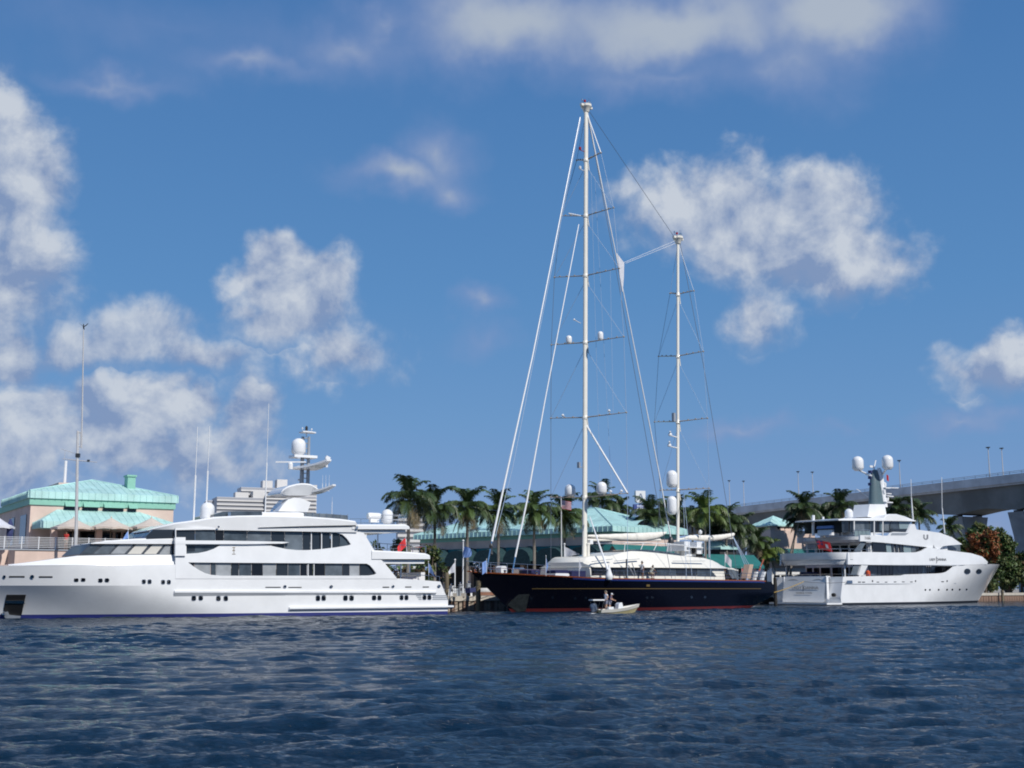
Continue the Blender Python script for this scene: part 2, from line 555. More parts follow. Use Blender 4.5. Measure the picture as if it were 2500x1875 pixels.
NAVY = mat('navy_hull', (.0025, .003, .008), .2, var=.1, vscale=.4, spec=.2)
NAVY_RAIL = mat('navy_blue_rail', (.012, .03, .16), .30)
NAVY_CLOTH = mat('navy_canvas', (.012, .016, .075), .8, var=.15)
RED_BOOT = mat('red_antifouling', (.095, .006, .007), .6, var=.2, vscale=1.2)
BLUE_BOOT = mat('blue_antifouling', (.022, .030, .17), .45, var=.15, vscale=1.2)
BLACK_BOOT = mat('black_antifouling', (.010, .012, .018), .45, var=.1)
GOLD = mat('gold_leaf', (.22, .15, .05), .45, metal=.3)
TEAK = mat('teak', (.28, .14, .065), .55, var=.25, vscale=6)
VARNISH = mat('varnished_wood', (.32, .085, .025), .2, var=.2, vscale=4, coat=.5)
LETTER = mat('lettering_grey', (.22, .23, .25), .5)
RED_CLOTH = mat('red_flag_cloth', (.58, .03, .035), .8, var=.12)
BLUE_CLOTH = mat('pale_blue_flag_cloth', (.20, .33, .66), .8, var=.15)
WHITE_CLOTH = mat('white_flag_cloth', (.62, .63, .68), .8, var=.12)
NAVYFLAG = mat('dark_blue_flag_cloth', (.03, .04, .13), .8)
REDLAMP = mat('red_lamp_lens', (.35, .01, .01), .2)

class Ship:
    def __init__(s, frame, root, b):
        s.F = frame; s.root = root; s.b = b
    def P(s, px, py, b=None):
        return s.F.pxs(px, py, s.b if b is None else b)
    def poly(s, pts, b=None):
        return [s.P(*p, b) for p in pts]
    def side(s, name, pts, m, holes=(), b=None, thick=.14, step=.9, far=True, parent=None):
        mb = MB(); bb = s.b if b is None else (b if callable(b) else (lambda x, z: b))
        shell(mb, s.poly(pts, b), [s.poly(h, b) for h in holes], bb, thick, step, far)
        return mb.build(name, m, parent or s.root)
    def band(s, name, top, bot, hb, m, n=24, hb2=None, parent=None, tc=None):
        """solid across the beam; curves surveyed at half beam tc"""
        f = hb if callable(hb) else (lambda x: hb)
        f2 = hb2 if (hb2 is None or callable(hb2)) else (lambda x: hb2)
        tcv = tc if tc is not None else (f(0) if not callable(hb) else None)
        if tcv is None:
            bb = lambda x, z: f(x)
        else:
            bb = tcv
        T = s.poly(top, bb); B = s.poly(bot, bb)
        x0 = max(T[0][0], B[0][0]); x1 = min(T[-1][0], B[-1][0])
        xs = sorted(set(frange(x0, x1, n)) | {p[0] for p in T + B if x0 < p[0] < x1})
        zt = lambda x: interp(x, T)
        zb = lambda x: min(interp(x, B), interp(x, T) - .02)
        mb = MB(); band(mb, xs, zt, zb, f, f2)
        return mb.build(name, m, parent or s.root)
    def plate(s, name, pts, m, d0=-.03, d1=.05, b=None, parent=None):
        """small plate standing d0 proud (negative) of the near side"""
        mb = MB(); s.plate_into(mb, pts, d0, d1, b)
        return mb.build(name, m, parent or s.root)
    def plate_into(s, mb, pts, d0=-.03, d1=.05, b=None):
        bb = s.b if b is None else b
        q = s.poly(pts, bb)
        f = bb if callable(bb) else (lambda x, z: bb)
        n = len(q)
        vs = [(x, -f(x, z) + d0, z) for x, z in q] + [(x, -f(x, z) + d1, z) for x, z in q]
        fs = [tuple(range(n)), tuple(range(2 * n - 1, n - 1, -1))] + [(i, i + n, (i + 1) % n + n, (i + 1) % n) for i in range(n)]
        mb.add(vs, fs)
    def rect(s, x0, y0, x1, y1): return [(x0, y1), (x1, y1), (x1, y0), (x0, y0)]
    def rail(s, name, pts, h, m, b=None, n=2, every=1.4, r=.022, parent=None, inset=0.0, far=False):
        """railing along the near side: pts is the deck line in pixels"""
        bb = s.b if b is None else b
        q = s.poly(pts, bb); f = bb if callable(bb) else (lambda x, z: bb)
        mb = MB()
        L = [Vector((x, -f(x, z) + inset, z)) for x, z in q]
        s.rail_into(mb, L, h, n, every, r)
        if far: s.rail_into(mb, [Vector((p.x, -p.y, p.z)) for p in L], h, n, every, r)
        return mb.build(name, m, parent or s.root)
    def rail_into(s, mb, L, h, n=2, every=1.4, r=.022):
        for k in range(n):
            zz = h * (k + 1) / n
            mb.tube([p + Vector((0, 0, zz)) for p in L], r, 5)
        for a, b_ in zip(L, L[1:]):
            c = max(1, int((b_ - a).length / every))
            for i in range(c + 1):
                p = a.lerp(b_, i / c)
                mb.tube([p, p + Vector((0, 0, h))], r * .9, 5)

def make_hull(b, xs, xe, zs, zb, zmin=-1.0, nu=70, nv=12, deck_drop=0.0, pw=1.9, zk=None):
    """returns (topsides, bottom, deck) meshes; bow at small x. zb = top of the boot stripe"""
    us = [(i / nu) ** pw for i in range(nu + 1)]
    def pt(u, v, lower):
        x = xs(0) + (xe(0) - xs(0)) * u; z = 0
        for _ in range(6):
            zt = zs(x)
            z = lerp(zmin, zb, v) if lower else (lerp(zb, zt, v) if zk is None else (lerp(zb, zk, v / .5) if v <= .5 else lerp(zk, max(zt, zk + .1), (v - .5) / .5)))
            x = xs(z) + (xe(z) - xs(z)) * u
        return x, b(x, z) if u > 0 else 0.0, z
    out = []
    for lower in (False, True):
        mb = MB()
        N = 3 if lower else nv
        for sg in (-1, 1):
            mb.grid([[(lambda q: (q[0], sg * q[1], q[2]))(pt(u, j / N, lower)) for u in us] for j in range(N + 1)])
        last = [pt(1.0, j / N, lower) for j in range(N + 1)]
        mb.grid([[(q[0], -q[1], q[2]) for q in last], [(q[0], q[1], q[2]) for q in last]])
        out.append(mb)
    dk = MB()
    top = [pt(u, 1.0, False) for u in us]
    dw = [max(min(q[1], b(q[0], q[2] - deck_drop)) - .03, 0) for q in top]
    dk.grid([[(q[0], -w, q[2] - deck_drop) for q, w in zip(top, dw)], [(q[0], w, q[2] - deck_drop) for q, w in zip(top, dw)]])
    out.append(dk)
    return out

def flag(name, mast_top, mast_base, size, m, label, wind=(1, 0), droop=.35, pole=True, pole_r=.035, shape='rect', group=None, cat='flag', extra=None):
    """a flag on its own staff; hangs from the top of the staff"""
    a = Vector(mast_base); t = Vector(mast_top)
    root = empty(name, a, 0, label, cat, group)
    if pole:
        mb = MB(); mb.tube([(0, 0, 0), t - a], [pole_r, pole_r * .7], 6); mb.lathe([(.01, -.02), (pole_r * 1.6, .02), (pole_r * 1.6, .06), (.005, .1)], t - a, 6)
        mb.build('pole', WHITE2, root)
    w, h = size; u = Vector((wind[0], wind[1], 0)).normalized()
    p = Vector((-u.y, u.x, 0))
    ax = (a - t).normalized()
    nu, nv = 14, 8; rows = []
    for j in range(nv + 1):
        row = []
        for i in range(nu + 1):
            s_, v = i / nu, j / nv
            hh = h
            if shape == 'pennant': vv = .5 + (v - .5) * (1 - s_ * .92)
            elif shape == 'round': vv = .5 + (v - .5) * math.sqrt(max(0, 1 - max(0, (s_ - .45) / .55) ** 2))
            else: vv = v
            q = (t - a) + ax * (hh * vv + .08)
            q = q + u * (w * s_ * (1 - .25 * droop)) + Vector((0, 0, -droop * w * s_ ** 1.4)) + p * (.10 * w * math.sin(s_ * 7 + v * 1.6) * s_ ** .6)
            row.append(q)
        rows.append(row)
    mb = MB(); mb.grid(rows); ob = mb.build('cloth', m, root, smooth=180)
    if extra: extra(root, rows)
    return root
# ================================================================ the big white motor yacht on the left
def yacht_left():
    a = ground(300, 1510); c = ground(1085, 1500.5)
    ang = math.atan2(c.y - a.y, c.x - a.x)
    n = Vector((-math.sin(ang), math.cos(ang), 0)); O = a + n * 4.0
    F = Frame(O.x, O.y, ang)
    root = empty('motor_yacht', O, ang, 'long white three-deck motor yacht with blue waterline stripe, bow cut by the photo edge', 'yacht', 'moored yachts')
    def xs(z): return -8.3 - 3.3 * interp(z, [(0, 0), (2.45, .80), (3.9, 1)]) - .25 * min(z, 0) * -1
    def b(x, z):
        zz = min(max(z / 2.45 * .84 if z < 2.45 else .84 + .16 * (z - 2.45) / 1.45, 0), 1.0)   # knuckle above the flared forebody
        u = max(x - xs(min(max(z, -1), 3.9)), 0)
        Le = lerp(19.0, 12.0, zz); p = lerp(1.75, 2.3, zz)
        bm = lerp(3.9, 4.05, zz)
        t = min(u / Le, 1.0)
        r = bm * (1 - (1 - t) ** p)
        if z > 3.9: r = max(r - .07 * (z - 3.9), .05)
        return r
    Y = Ship(F, root, b)
    P = Y.P
    sheer = [P(5, 1382), P(150, 1381), P(300, 1379.5), P(426, 1378)]
    low = [P(430, 1412), P(700, 1412), P(970, 1412), P(1040, 1417), P(1075, 1420)]
    xstep = P(446, 1390)[0]
    zs = lambda x: interp(x, sheer) if x < xstep else interp(x, low)
    e0 = P(1075, 1420); e1 = P(1094, 1466)
    def xe(z): return e1[0] - (e1[0] - e0[0]) * min(max((z - e1[1]) / (e0[1] - e1[1]), 0), 1)
    zb = P(560, 1497.5)[1]
    H = make_hull(b, xs, xe, zs, zb, nu=90, nv=14, deck_drop=.5, zk=2.45)
    H[0].build('hull', WHITE, root, smooth=7)
    H[1].build('boot_stripe', BLUE_BOOT, root)
    H[2].build('deck', TEAK, root)
    # ---- side shell of the superstructure with its window openings
    U = [(430, 1294)] + [(500, 1293), (600, 1293.5), (700, 1296), (822, 1301)] + smooth_curve([(836, 1305), (847, 1315), (857, 1329)], 3) + [(850, 1331.5), (815, 1337), (780, 1341)] + [(750, 1343), (725, 1343), (700, 1340.5), (675, 1335.5), (655, 1331), (640, 1327), (600, 1324), (430, 1322)]
    T = [(455, 1330.5), (539, 1330.5), (522, 1340), (505, 1346), (485, 1350), (455, 1352)]
    M = [(459, 1373), (600, 1374), (750, 1375), (895, 1376)] + smooth_curve([(903, 1380), (911, 1389), (919, 1400)], 3) + [(914, 1403), (900, 1405), (860, 1405.5), (700, 1405.5), (540, 1405.5), (516, 1403.5), (500, 1399), (485, 1391), (474, 1384)]
    out = [(428, 1413), (428, 1289), (520, 1288), (640, 1288), (760, 1290), (870, 1295), (889, 1302), (912, 1341), (930, 1366), (940, 1376), (970, 1413)]
    Y.side('superstructure', out, WHITE, [U, T, M], b=lambda x, z: b(x, z) + .03, thick=.19)
    # ---- window panes, one by one
    def panes(lst, y0, y1, name='window'):
        for (x0, x1, k) in lst:
            o = Y.plate(name, Y.rect(x0 + .6, y0, x1 - .6, y1), GLASS[k], .17 + random.uniform(0, .02), .24)
    random.seed(3)
    panes([(430, 478, 'd'), (478, 528, 'n'), (528, 548, 'k'), (548, 605, 'n'), (605, 664, 'm'), (664, 697, 'd'), (697, 741, 'm'), (741, 760, 'd'), (762, 783, 'd'), (787, 808, 'd'), (811, 831, 'd'), (831, 861, 'n')], 1290, 1346)
    panes([(453, 541, 'n')], 1328, 1355)
    panes([(458, 476, 'd'), (476, 516, 'l'), (516, 529, 'n'), (529, 566, 'l'), (566, 585, 'd'), (585, 616, 'n'), (616, 643, 'k'), (643, 676, 'l'), (676, 705, 'd'), (705, 735, 'n'), (735, 752, 'k'), (754, 766, 'k'), (768, 795, 'k'), (795, 838, 'm'), (838, 855, 'd'), (855, 880, 'l'), (880, 925, 'd')], 1371, 1408)
    for x in (760, 785, 809.5): Y.plate('mullion', Y.rect(x, 1296, x + 2, 1345), WHITE2, .06, .17)
    for x in (752.7, 766.7): Y.plate('mullion', Y.rect(x, 1374, x + 1.6, 1406), WHITE2, .06, .17)
    # ---- pointed fin along the upper windows, block at its front
    Y.side('side_fin', [(428, 1328), (428, 1319), (560, 1320), (690, 1322.5), (707, 1324), (690, 1327), (600, 1328.5)], WHITE, b=lambda x, z: b(x, z) + .22, thick=.30)
    Y.side('wing_station', [(428, 1357), (428, 1311.5), (453, 1311.5), (453, 1357)], WHITE, b=lambda x, z: b(x, z) + .20, thick=.32, step=.5, far=False)
    # ---- foredeck coaming, forward lounge and its windows
    hb = lambda x: max(b(x, 4.2) - .45, .15)
    Y.band('foredeck_coaming', [(20, 1378), (60, 1374), (120, 1366), (190, 1356.5), (300, 1354.5), (428, 1354)], [(20, 1381), (428, 1380)], hb, WHITE, 26, hb2=lambda x: hb(x) + .25)
    bl = 3.25
    Y.band('lounge_wall', [(195, 1353), (222, 1327), (300, 1327), (430, 1327)], [(195, 1355), (430, 1356)], bl, FRAME_DK, 10)
    tones = ['n', 'm', 'l', 'w', 'w', 'l']
    for k, q in enumerate([[(200, 1352), (222, 1329.5), (243, 1329.5), (225, 1352)], [(228, 1352), (254, 1329.5), (284, 1329.5), (264, 1352)], [(270, 1352), (292, 1329.5), (325, 1329.5), (303, 1352)], [(311, 1352.5), (333, 1329.5), (363, 1329.5), (344, 1352.5)], [(351, 1352.5), (373, 1330), (399, 1330), (381, 1352.5)], [(388, 1353), (405, 1331), (419, 1331), (419, 1353)]]):
        Y.plate('lounge_window', q, GLASS[tones[k]], -.03, .05, b=bl)
    Y.band('lounge_roof', [(222, 1326), (260, 1320), (330, 1315), (430, 1312)], [(222, 1327.5), (430, 1328)], lambda x: 3.5, WHITE, 14, tc=3.5)
    # ---- wheelhouse glass and roof
    Y.band('wheelhouse_window', [(357, 1309), (375, 1293), (430, 1292.5), (470, 1292.5)], [(357, 1317), (470, 1320)], 3.45, GLASS['d'], 8)
    xr0 = P(373, 1293, 3.0)[0]
    rb = lambda x: interp(x, [(xr0, 2.3), (xr0 + 1.2, 3.2), (xr0 + 3, 3.75), (xr0 + 6, 4.1), (xr0 + 30, 4.12)])
    Y.band('roof', [(373, 1292), (400, 1283), (430, 1275.5), (481, 1269), (522, 1262), (580, 1259), (650, 1258), (750, 1261), (830, 1267), (866, 1272), (871, 1280)], [(373, 1294.5), (500, 1293.5), (700, 1297), (871, 1300)], rb, WHITE, 40, hb2=lambda x: rb(x) - .1, tc=3.9)
    Y.plate('roof_groove', [(631, 1288), (750, 1284), (868, 1282), (869, 1285), (750, 1286.5)], DARKGREY, -.02, .1, b=4.12)
    Y.band('aft_roof', [(860, 1280), (990, 1280), (998, 1284), (1004, 1290)], [(860, 1292), (1000, 1292)], 4.1, WHITE, 14)
    Y.band('aft_roof_soffit', [(872, 1293), (990, 1293)], [(872, 1301), (940, 1301.5), (990, 1299)], 3.8, WHITE, 8)
    Y.band('upper_aft_deck', [(908, 1343), (1000, 1347.5), (1040, 1351), (1049, 1355), (1055, 1361)], [(908, 1365), (1050, 1365)], 4.1, WHITE, 16)
    Y.band('upper_deck_soffit', [(928, 1366), (1040, 1366)], [(928, 1376), (1036, 1376)], 3.8, WHITE, 8)
    # aft bulkheads with glazed doors
    for (x, y0, y1) in ((893, 1303, 1343), (925, 1377, 1414)):
        q0 = P(x, y1, 3.6); q1 = P(x, y0, 3.6)
        mb = MB(); mb.box(q0[0] - .1, q0[0], -3.7, 3.7, q0[1], q1[1]); mb.build('aft_bulkhead', WHITE2, root)
        for t in (-2.6, -.9, .9, 2.6):
            mb = MB(); mb.box(q0[0], q0[0] + .04, t - .75, t + .75, q0[1] + .1, q1[1] - .25); mb.build('glazed_door', GLASS['d'], root)
    # posts and rails of the aft decks
    for (x, y0, y1, t) in ((922, 1302, 1342, -3.7), (922, 1302, 1342, 3.7), (978, 1376, 1413, -3.7), (1000, 1376, 1414, 3.7)):
        q0 = F.px(x, y1, t); q1 = F.px(x, y0, t)
        mb = MB(); mb.tube([(q0[0], t, q0[1]), (q0[0], t, q1[1])], .07, 8); mb.build('deck_post', STEEL, root)
    Y.rail('upper_aft_rail', [(914, 1341.5), (1038, 1350)], .55, STEEL, b=3.95, n=1, every=1.2, r=.03, far=True)
    Y.rail('main_aft_rail', [(966, 1411), (1073, 1419.5)], .42, STEEL, b=3.85, n=1, every=1.0, r=.03, far=True)
    q = P(1040, 1350, 3.9); mb = MB()
    Y.rail_into(mb, [Vector((q[0], -3.9, q[1])), Vector((q[0], 3.9, q[1]))], .55, 1, 1.2, .03); mb.build('upper_stern_rail', STEEL, root)
    # lounge furniture on the aft decks
    q = P(1010, 1418, 2.0); mb = MB()
    mb.box(q[0] - 1.2, q[0] + 1.0, -2.2, 2.2, q[1] - .3, q[1] + .35); mb.box(q[0] + .6, q[0] + 1.0, -2.2, 2.2, q[1] + .35, q[1] + .75); mb.build('aft_sofa', WHITE2, root)
    q = P(965, 1413, 1.0); mb = MB(); mb.lathe([(.1, 0), (.1, .7), (.8, .72), (.8, .78)], (q[0], -1.0, q[1] - .1), 14); mb.build('aft_table', TEAK, root)
    # ---- rubbing strakes
    def strake(name, pts, m, out_=.18):
        q = Y.poly(pts); mb = MB(); rings = []
        for i in range(41):
            x = lerp(q[0][0], q[1][0], i / 40); zt = lerp(q[0][1], q[1][1], i / 40); zb_ = lerp(q[3][1], q[2][1], i / 40)
            bt = b(x, zt); bb_ = b(x, zb_)
            rings.append([(x, -bt + .05, zt), (x, -bt - out_, zt - .03), (x, -bt - out_, zt - .16), (x, -bb_ + .0, zb_), (x, -bb_ + .08, zb_)])
        mb.loft(rings)
        for r in rings: pass
        mb.loft([[(p[0], -p[1], p[2]) for p in r] for r in rings])
        return mb.build(name, m, root)
    strake('rub_strake', [(425, 1441.5), (1064, 1443), (1057, 1451), (425, 1456)], WHITE)
    strake('lower_rub_strake', [(705, 1482), (1105, 1477.5), (1100, 1486), (705, 1492)], WHITE, .24)
    q0 = P(1080, 1478); q1 = P(1104, 1478); mb = MB(); mb.plate([(q0[0], -3.9), (q1[0] - .1, -3.9), (q1[0] + .1, -3.2), (q1[0] + .1, 3.2), (q1[0] - .1, 3.9), (q0[0], 3.9)], q1[1] - .22, q1[1]); mb.build('swim_platform', WHITE2, root)
    # ---- portholes
    holes = [(186, 1416, 9, 7), (203, 1415.5, 9, 7), (245, 1417, 9, 8), (261, 1416.5, 9, 8), (351, 1420, 8, 9), (365, 1420, 8, 9), (398, 1421, 8, 9), (412, 1421, 8, 9),
             (473, 1460.5, 9, 10), (490, 1460, 9, 10), (533, 1461, 9, 10), (551, 1461, 9, 10), (776, 1460.5, 9, 11), (790, 1460, 9, 11), (843, 1460, 9, 11), (858, 1460, 9, 11), (913, 1459.5, 9, 10), (926, 1459.5, 8, 10), (980, 1459, 8, 10), (992, 1459, 8, 10), (1036, 1458.5, 8, 10), (1048, 1458.5, 8, 10)]
    for (x, y, w, h) in holes:
        ro = lambda k: [(x + k * w / 2 * math.copysign(abs(math.cos(t)) ** .6, math.cos(t)), y - k * h / 2 * math.copysign(abs(math.sin(t)) ** .6, math.sin(t))) for t in [2 * math.pi * i / 12 for i in range(12)]]
        fr = Y.plate('porthole', ro(1.25), STEEL, -.035, .03)
        Y.plate('pane', ro(.95), GLASS['k'], -.05, .03, parent=fr)
    mb = MB()
    for (x0, x1, y, h) in [(22, 60, 1408, 3.5), (95, 128, 1408.5, 3.5), (648, 685, 1433.8, 2.2), (704, 736, 1434, 2.2), (934, 950, 1433.5, 2.4), (989, 1004, 1433, 2.2), (1032, 1047, 1433, 2.2)]:
        Y.plate_into(mb, Y.rect(x0, y - h / 2, x1, y + h / 2), -.03, .03)
    mb.build('fairlead_slot', DARKGREY, root)
    for (x, y, r) in [(78, 1408, 5), (695, 1432, 4), (808, 1432, 4), (959, 1431.5, 3.5), (1071, 1431, 4), (10, 1408, 4)]:
        Y.plate('hawse_pipe', [(x + r * math.cos(t), y + r * .9 * math.sin(t)) for t in [2 * math.pi * i / 10 for i in range(10)]], CHROME, -.08, .03)
    for k in range(3):
        Y.plate('stern_vent', Y.rect(1056, 1453.2 + 4.3 * k, 1092 + k, 1455.2 + 4.3 * k), GREY_PAINT, -.03, .03)
        Y.plate('stern_vent', Y.rect(1016 + 3 * k, 1453.2 + 4.3 * k, 1029, 1455.2 + 4.3 * k), GREY_PAINT, -.03, .03)
    mb = MB()
    for q in ([(567, 1336), (574, 1336), (574, 1338), (567, 1338)], [(569, 1339), (572, 1339), (572, 1342), (569, 1342)], [(567, 1343), (574, 1343), (573, 1346), (568, 1346)], [(569, 1347), (572, 1347), (572, 1351), (569, 1351)], [(566.5, 1352), (575, 1352), (575, 1354), (566.5, 1354)]):
        Y.plate_into(mb, q, -.03, .03)
    mb.build('crest', GOLD, root)
    # ---- anchor in its pocket plate
    pk = Y.plate('anchor_pocket', [(16, 1452), (63, 1452), (52, 1503), (20, 1501), (8, 1491)], BLACK, -.06, .05)
    Y.plate('anchor_stock', [(14, 1466.5), (57, 1466.5), (60, 1474), (12, 1473)], CHROME, -.16, -.06, parent=pk)
    Y.plate('anchor_fluke', [(2, 1497), (18, 1493), (22, 1501), (50, 1504), (46, 1513), (16, 1513)], GREY_PAINT, -.20, -.04, parent=pk)
    mb = MB(); q = P(6, 1499); mb.lathe([(.01, -.16), (.16, -.05), (.16, .05), (.01, .16)], (q[0], -b(*q) - .3, q[1]), 10); mb.build('anchor_ball', CHROME, pk)
    # ---- radar mast
    def prismc(name, pts, t0, t1, m, parent=None):
        q = [F.px(x, y, (t0 + t1) / 2) for x, y in pts]
        mb = MB(); mb.prism(q, t0, t1); return mb.build(name, m, parent or root)
    prismc('mast_pylon', [(668, 1250), (680, 1233), (692, 1221), (706, 1217), (722, 1218), (747, 1228), (739, 1252)], -1.1, 1.1, WHITE)
    Y.band('mast_pod', smooth_curve([(679, 1204), (686, 1195), (700, 1187), (728, 1181), (751, 1183), (760, 1188), (769, 1194)], 3), [(679, 1206), (700, 1210), (751, 1210.5), (769, 1200)], 1.7, WHITE, 20, hb2=1.3, tc=1.0)
    mast = empty('radar_mast', (0, 0, 0)); mast.parent = root
    zc = lambda y: F.px(746, y, 0)[1]
    xm = F.px(746, 1130, 0)[0]
    mb = MB()
    for (dx, dy, r) in ((-.25, .15, .20), (.22, -.1, .17)):
        mb.tube([(xm + dx, dy, zc(1186)), (xm + dx, dy, zc(1066))], [r, r * .7], 8)
    for y in frange(1070, 1180, 9): mb.box(xm - .25, xm + .22, -.1, .15, zc(y) - .03, zc(y) + .03)
    mb.build('mast_column', GREY_PAINT, mast)
    def wing(name, x0, x1, y, sweep, m, th=.12, up=.0):
        mb = MB(); rows = []
        for i in range(13):
            t = lerp(-1, 1, i / 12); k = abs(t)
            zz = zc(y) + up * k ** 2.2; L = lerp(1.0, .18, k)
            rows.append([(xm + x0 * L + sweep * k, t * 3.3, zz), (xm + x1 * L + sweep * k, t * 3.3, zz), (xm + x1 * L + sweep * k, t * 3.3, zz - th), (xm + x0 * L + sweep * k, t * 3.3, zz - th)])
        mb.loft(rows); return mb.build(name, m, mast)
    wing('mast_platform', -1.3, 1.1, 1142, .8, WHITE, .16, .5)
    mb = MB(); mb.plate([(xm - 1.3, -.7), (xm + .8, -.7), (xm + .9, 0), (xm + .8, .7), (xm - 1.3, .7)], zc(1119), zc(1113)); mb.build('dome_platform', WHITE, mast)
    mb = MB(); mb.lathe(dome_prof(.62, zc(1070) - zc(1111)), (F.px(729, 1090, 0)[0], 0, zc(1112)), 24); mb.build('satellite_dome', WHITE, mast)
    wing('lower_wing', -.7, .9, 1203, 1.3, WHITE, .14, .55)
    mb = MB(); q = F.px(710, 1128, -.3); mb.bbox((q[0], -.3, q[1]), (.14, 2.6, .12), Matrix.Rotation(R(58), 3, 'Z')); mb.lathe([(.16, -.45), (.16, 0), (.1, .05)], (q[0], -.3, q[1] - .05), 8); mb.build('radar_scanner', WHITE, mast)
    mb = MB(); q = F.px(709, 1137, -.4); mb.lathe([(.2, -.25), (.22, 0), (.22, .2), (.12, .3)], (q[0], -.4, q[1] - .05), 10); mb.build('small_radar', WHITE, mast)
    mb = MB(); q = F.px(797, 1128, -2.0)
    mb.lathe([(.14, 0), (.12, .3), (.2, .36), (.2, .55), (.05, .62)], (q[0], -2.0, q[1] - .45), 10); mb.bbox((q[0] + .1, -2.0, q[1] + .35), (.4, .25, .28), Matrix.Rotation(.4, 3, 'Y')); mb.build('camera_head', WHITE, mast)
    mb = MB(); mb.plate([(xm - .5, -.5), (xm + .2, -.6), (xm + .8, -.25), (xm + .8, .25), (xm - .5, .5)], zc(1057), zc(1054)); mb.tube([(xm, 0, zc(1066)), (xm, 0, zc(1046))], .05, 6); mb.build('top_platform', WHITE, mast)
    mb = MB(); mb.lathe([(.09, 0), (.12, .05), (.12, .3), (.05, .4)], (xm, 0, zc(1051)), 8); mb.build('top_lamp', BLACK, mast)
    for (x, y0, t) in ((738.5, 1045.5, .3), (761, 1048, -.3)):
        mb = MB(); q = F.px(x, y0, t); mb.tube([(q[0], t, q[1] - .3), (q[0], t, q[1])], .015, 5); mb.lathe([(.01, -.08), (.08, -.03), (.08, .03), (.01, .08)], (q[0], t, q[1]), 8); mb.build('anemometer', WHITE, mast)
    # whips and domes on the roof
    def whip(x, y0, y1, ym, r=.05, par=root):
        q0 = F.px(x, y0, -1.5); q1 = F.px(x, y1, -1.5); qm = F.px(x, ym, -1.5)
        mb = MB(); mb.tube([(q0[0], -1.5, q0[1]), (q0[0], -1.5, qm[1])], r, 6); mb.tube([(q0[0], -1.5, qm[1]), (q0[0], -1.5, q1[1])], r * .45, 5)
        mb.build('whip_antenna', WHITE2, par)
    whip(472, 1285, 1042, 1160, .075); whip(504, 1228, 1040, 1150, .07); whip(647, 1262, 985, 1130, .055)
    for x in (787, 795, 803): whip(x, 1200, 1160, 1180, .025)
    whip(810, 1262, 1213, 1225, .025)
    q0 = F.px(505, 1279, -1.5); q1 = F.px(505, 1226, -1.5)
    mb = MB(); mb.lathe([(.66, 0), (.64, .35)], (q0[0], -1.5, q0[1]), 20); mb.lathe(dome_prof(.58, q1[1] - q0[1] - .25), (q0[0], -1.5, q0[1] + .25), 24); mb.build('satellite_dome', WHITE, root)
    q0 = F.px(945, 1279, -1.2); q1 = F.px(945, 1243, -1.2)
    mb = MB(); mb.lathe(dome_prof(.52, q1[1] - q0[1]), (q0[0], -1.2, q0[1]), 20); mb.build('satellite_dome', WHITE, root)
    for dy in (-2.6, -1.2):
        q = F.px(913, 1260, dy); mb = MB()
        mb.lathe([(.01, -.62), (.25, -.6), (.3, -.45), (.3, .45), (.25, .6), (.01, .62)], (q[0], dy, q[1]), 12, Matrix.Rotation(R(90), 3, 'Y')); mb.box(q[0] - .4, q[0] + .4, dy - .2, dy + .2, q[1] - .55, q[1] - .25); mb.build('liferaft_canister', WHITE, root)
    mb = MB()
    q0 = F.px(930, 1279, -3.3); q1 = F.px(986, 1279, -3.3)
    Y.rail_into(mb, [Vector((q0[0], -3.3, q0[1])), Vector((q1[0], -3.3, q1[1])), Vector((q1[0], 3.3, q1[1])), Vector((q0[0], 3.3, q0[1]))], .75, 2, 1.0, .028); mb.build('roof_rail', STEEL, root)
    Y.band('fly_windscreen', [(522, 1256), (545, 1249), (580, 1247.5), (640, 1248.5)], [(522, 1262), (640, 1262)], 2.9, GLASS['n'], 12, tc=2.9)
    Y.band('fly_coaming', [(640, 1250), (730, 1250.5), (742, 1252)], [(640, 1262), (742, 1264)], 2.9, WHITE2, 8)
    Y.band('aft_windscreen', [(742, 1252), (800, 1254), (850, 1258)], [(742, 1264), (850, 1270)], 2.9, GLASS['m'], 8)
    mb = MB()
    for x in frange(746, 848, 6):
        q0 = F.px(x, 1266, -2.92); q1 = F.px(x, 1250 + (x - 742) * .05, -2.92); mb.tube([(q0[0], -2.95, q0[1]), (q0[0], -2.95, q1[1])], .03, 5)
    mb.build('windscreen_post', STEEL, root)
    mb = MB(); q = F.px(559, 1258, -3.2); mb.box(q[0] - .12, q[0] + .12, -3.3, -3.1, q[1] - .2, q[1] + .25); q = F.px(870, 1288, -4.1); mb.box(q[0] - .1, q[0] + .1, -4.25, -4.0, q[1] - .1, q[1] + .1); mb.build('deck_light', STEEL, root)
    # glinting floodlights
    for (x, y, t) in ((668, 1245, -1.2), (533, 1286, -4.1), (729, 1172, -.3)):
        q = F.px(x, y, t); mb = MB(); mb.lathe([(.01, -.1), (.09, -.05), (.1, .04), (.02, .1)], (q[0], t - .05, q[1]), 10); mb.build('floodlight', CHROME, root)
    return F, Y
FA, YA = yacht_left()
